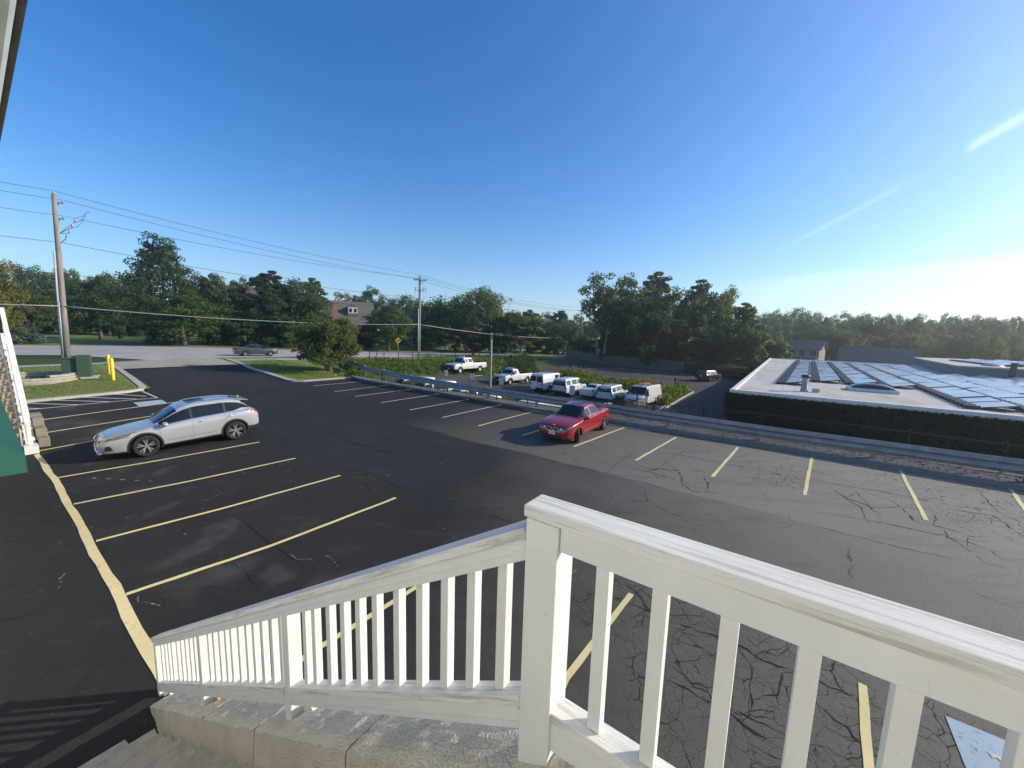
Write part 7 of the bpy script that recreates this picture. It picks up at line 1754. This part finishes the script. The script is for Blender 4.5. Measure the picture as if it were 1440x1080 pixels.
# cirrus sheet low in the west, with a sharp upper edge
edge = mth('SUBTRACT', .154, mth('MULTIPLY', mth('POWER', mth('MAXIMUM', mth('SUBTRACT', az, .70), 0.0), 1.5), .066))
edge = mth('ADD', edge, mth('MULTIPLY', mth('SUBTRACT', nf, .5), .008))
d = mth('SUBTRACT', edge, el)
sheet = mth('MULTIPLY', smooth(d, 0.0, .016), mth('ADD', .38, mth('MULTIPLY', smooth(d, .075, .012), .62)))
sheet = mth('MULTIPLY', sheet, smooth(az, 1.17, .86)); sheet = mth('MULTIPLY', sheet, mth('ADD', .55, mth('MULTIPLY', nf, .8)))
band2 = mth('MULTIPLY', mth('MULTIPLY', smooth(el, .03, .06), smooth(el, .10, .07)), mth('MULTIPLY', smooth(az, 1.0, .6), smooth(nf, .45, .65)))
# broken contrail
dl = mth('SUBTRACT', el, mth('SUBTRACT', .198, mth('MULTIPLY', mth('SUBTRACT', az, .975), .509)))
wd_ = mth('ADD', .0045, mth('MULTIPLY', smooth(az, .95, .70), .004))
tr = mth('POWER', 2.718, mth('MULTIPLY', mth('POWER', mth('DIVIDE', dl, wd_), 2.0), -1.0))
seg = mth('MAXIMUM', mth('MULTIPLY', smooth(az, .755, .735), 1.0), mth('MULTIPLY', mth('MULTIPLY', smooth(az, .785, .84), smooth(az, 1.03, .90)), .42))
tr = mth('MULTIPLY', mth('MULTIPLY', tr, seg), mth('ADD', .6, mth('MULTIPLY', nf, .6)))
# thin veil round the sun
sv_ = N.new('ShaderNodeVectorMath'); sv_.operation = 'DOT_PRODUCT'; L.new(tc.outputs['Generated'], sv_.inputs[0]); sv_.inputs[1].default_value = tuple(sd)
ang = mth('ARCCOSINE', mth('MINIMUM', sv_.outputs['Value'], .9999))
veil = mth('MULTIPLY', mth('POWER', 2.718, mth('MULTIPLY', ang, -2.6)), mth('ADD', .75, mth('MULTIPLY', nf, .5)))
low_ = mth('POWER', 2.718, mth('MULTIPLY', mth('MAXIMUM', el, 0.0), -9.0))
hs = N.new('ShaderNodeHueSaturation'); hs.inputs['Saturation'].default_value = SKY_SAT; L.new(sky.outputs[0], hs.inputs['Color'])
def addc(col, fac, c):
    x = N.new('ShaderNodeMix'); x.data_type = 'RGBA'; x.blend_type = 'ADD'; x.clamp_factor = False; L.new(fac, x.inputs[0]); L.new(col, x.inputs[6]); x.inputs[7].default_value = (*c, 1); return x.outputs[2]
def mixc(col, fac, c):
    x = N.new('ShaderNodeMix'); x.data_type = 'RGBA'; x.blend_type = 'MIX'; L.new(fac, x.inputs[0]); L.new(col, x.inputs[6]); x.inputs[7].default_value = (*c, 1); return x.outputs[2]
tn = N.new('ShaderNodeMix'); tn.data_type = 'RGBA'; tn.blend_type = 'MULTIPLY'; tn.inputs[0].default_value = 1; L.new(hs.outputs[0], tn.inputs[6]); tn.inputs[7].default_value = (*SKY_TINT, 1)
col = mixc(tn.outputs[2], mth('MULTIPLY', low_, .72), HORIZON)
col = addc(col, veil, (2.3, 2.25, 2.1)); col = addc(col, sheet, (.72, .68, .6)); col = addc(col, band2, (.6, .6, .5)); col = addc(col, tr, (1.3, 1.3, 1.25))
L.new(col, bg.inputs[0]); bg.inputs[1].default_value = SKY_STR
SC.view_settings.view_transform = 'Standard'; SC.view_settings.look = 'None'; SC.view_settings.exposure = EXPO; SC.view_settings.gamma = 1.0
SC.view_settings.use_curve_mapping = False
SC.cycles.max_bounces = 6; SC.cycles.transparent_max_bounces = 8; SC.cycles.use_denoising = True

# thin haze volume added over the whole place to imitate lens glare
mb = MB(); mb.box((0, 300, 12), (1500, 1300, 34)); hz_ = mb.build('lens_glare_haze', [], None); hz_['kind'] = 'stuff'; hz_['label'] = 'thin pale haze added over the whole place to imitate lens glare'; hz_['category'] = 'lens_glare_haze'
hm = bpy.data.materials.new('glare_haze'); hm.use_nodes = True; hn = hm.node_tree.nodes; hn.remove(hn['Principled BSDF']); pv = hn.new('ShaderNodeVolumePrincipled'); pv.inputs['Color'].default_value = (.86, .90, .92, 1); pv.inputs['Density'].default_value = GLARE_HAZE_DENSITY; pv.inputs['Anisotropy'].default_value = .72
hm.node_tree.links.new(pv.outputs[0], hn['Material Output'].inputs['Volume']); hz_.data.materials.append(hm)
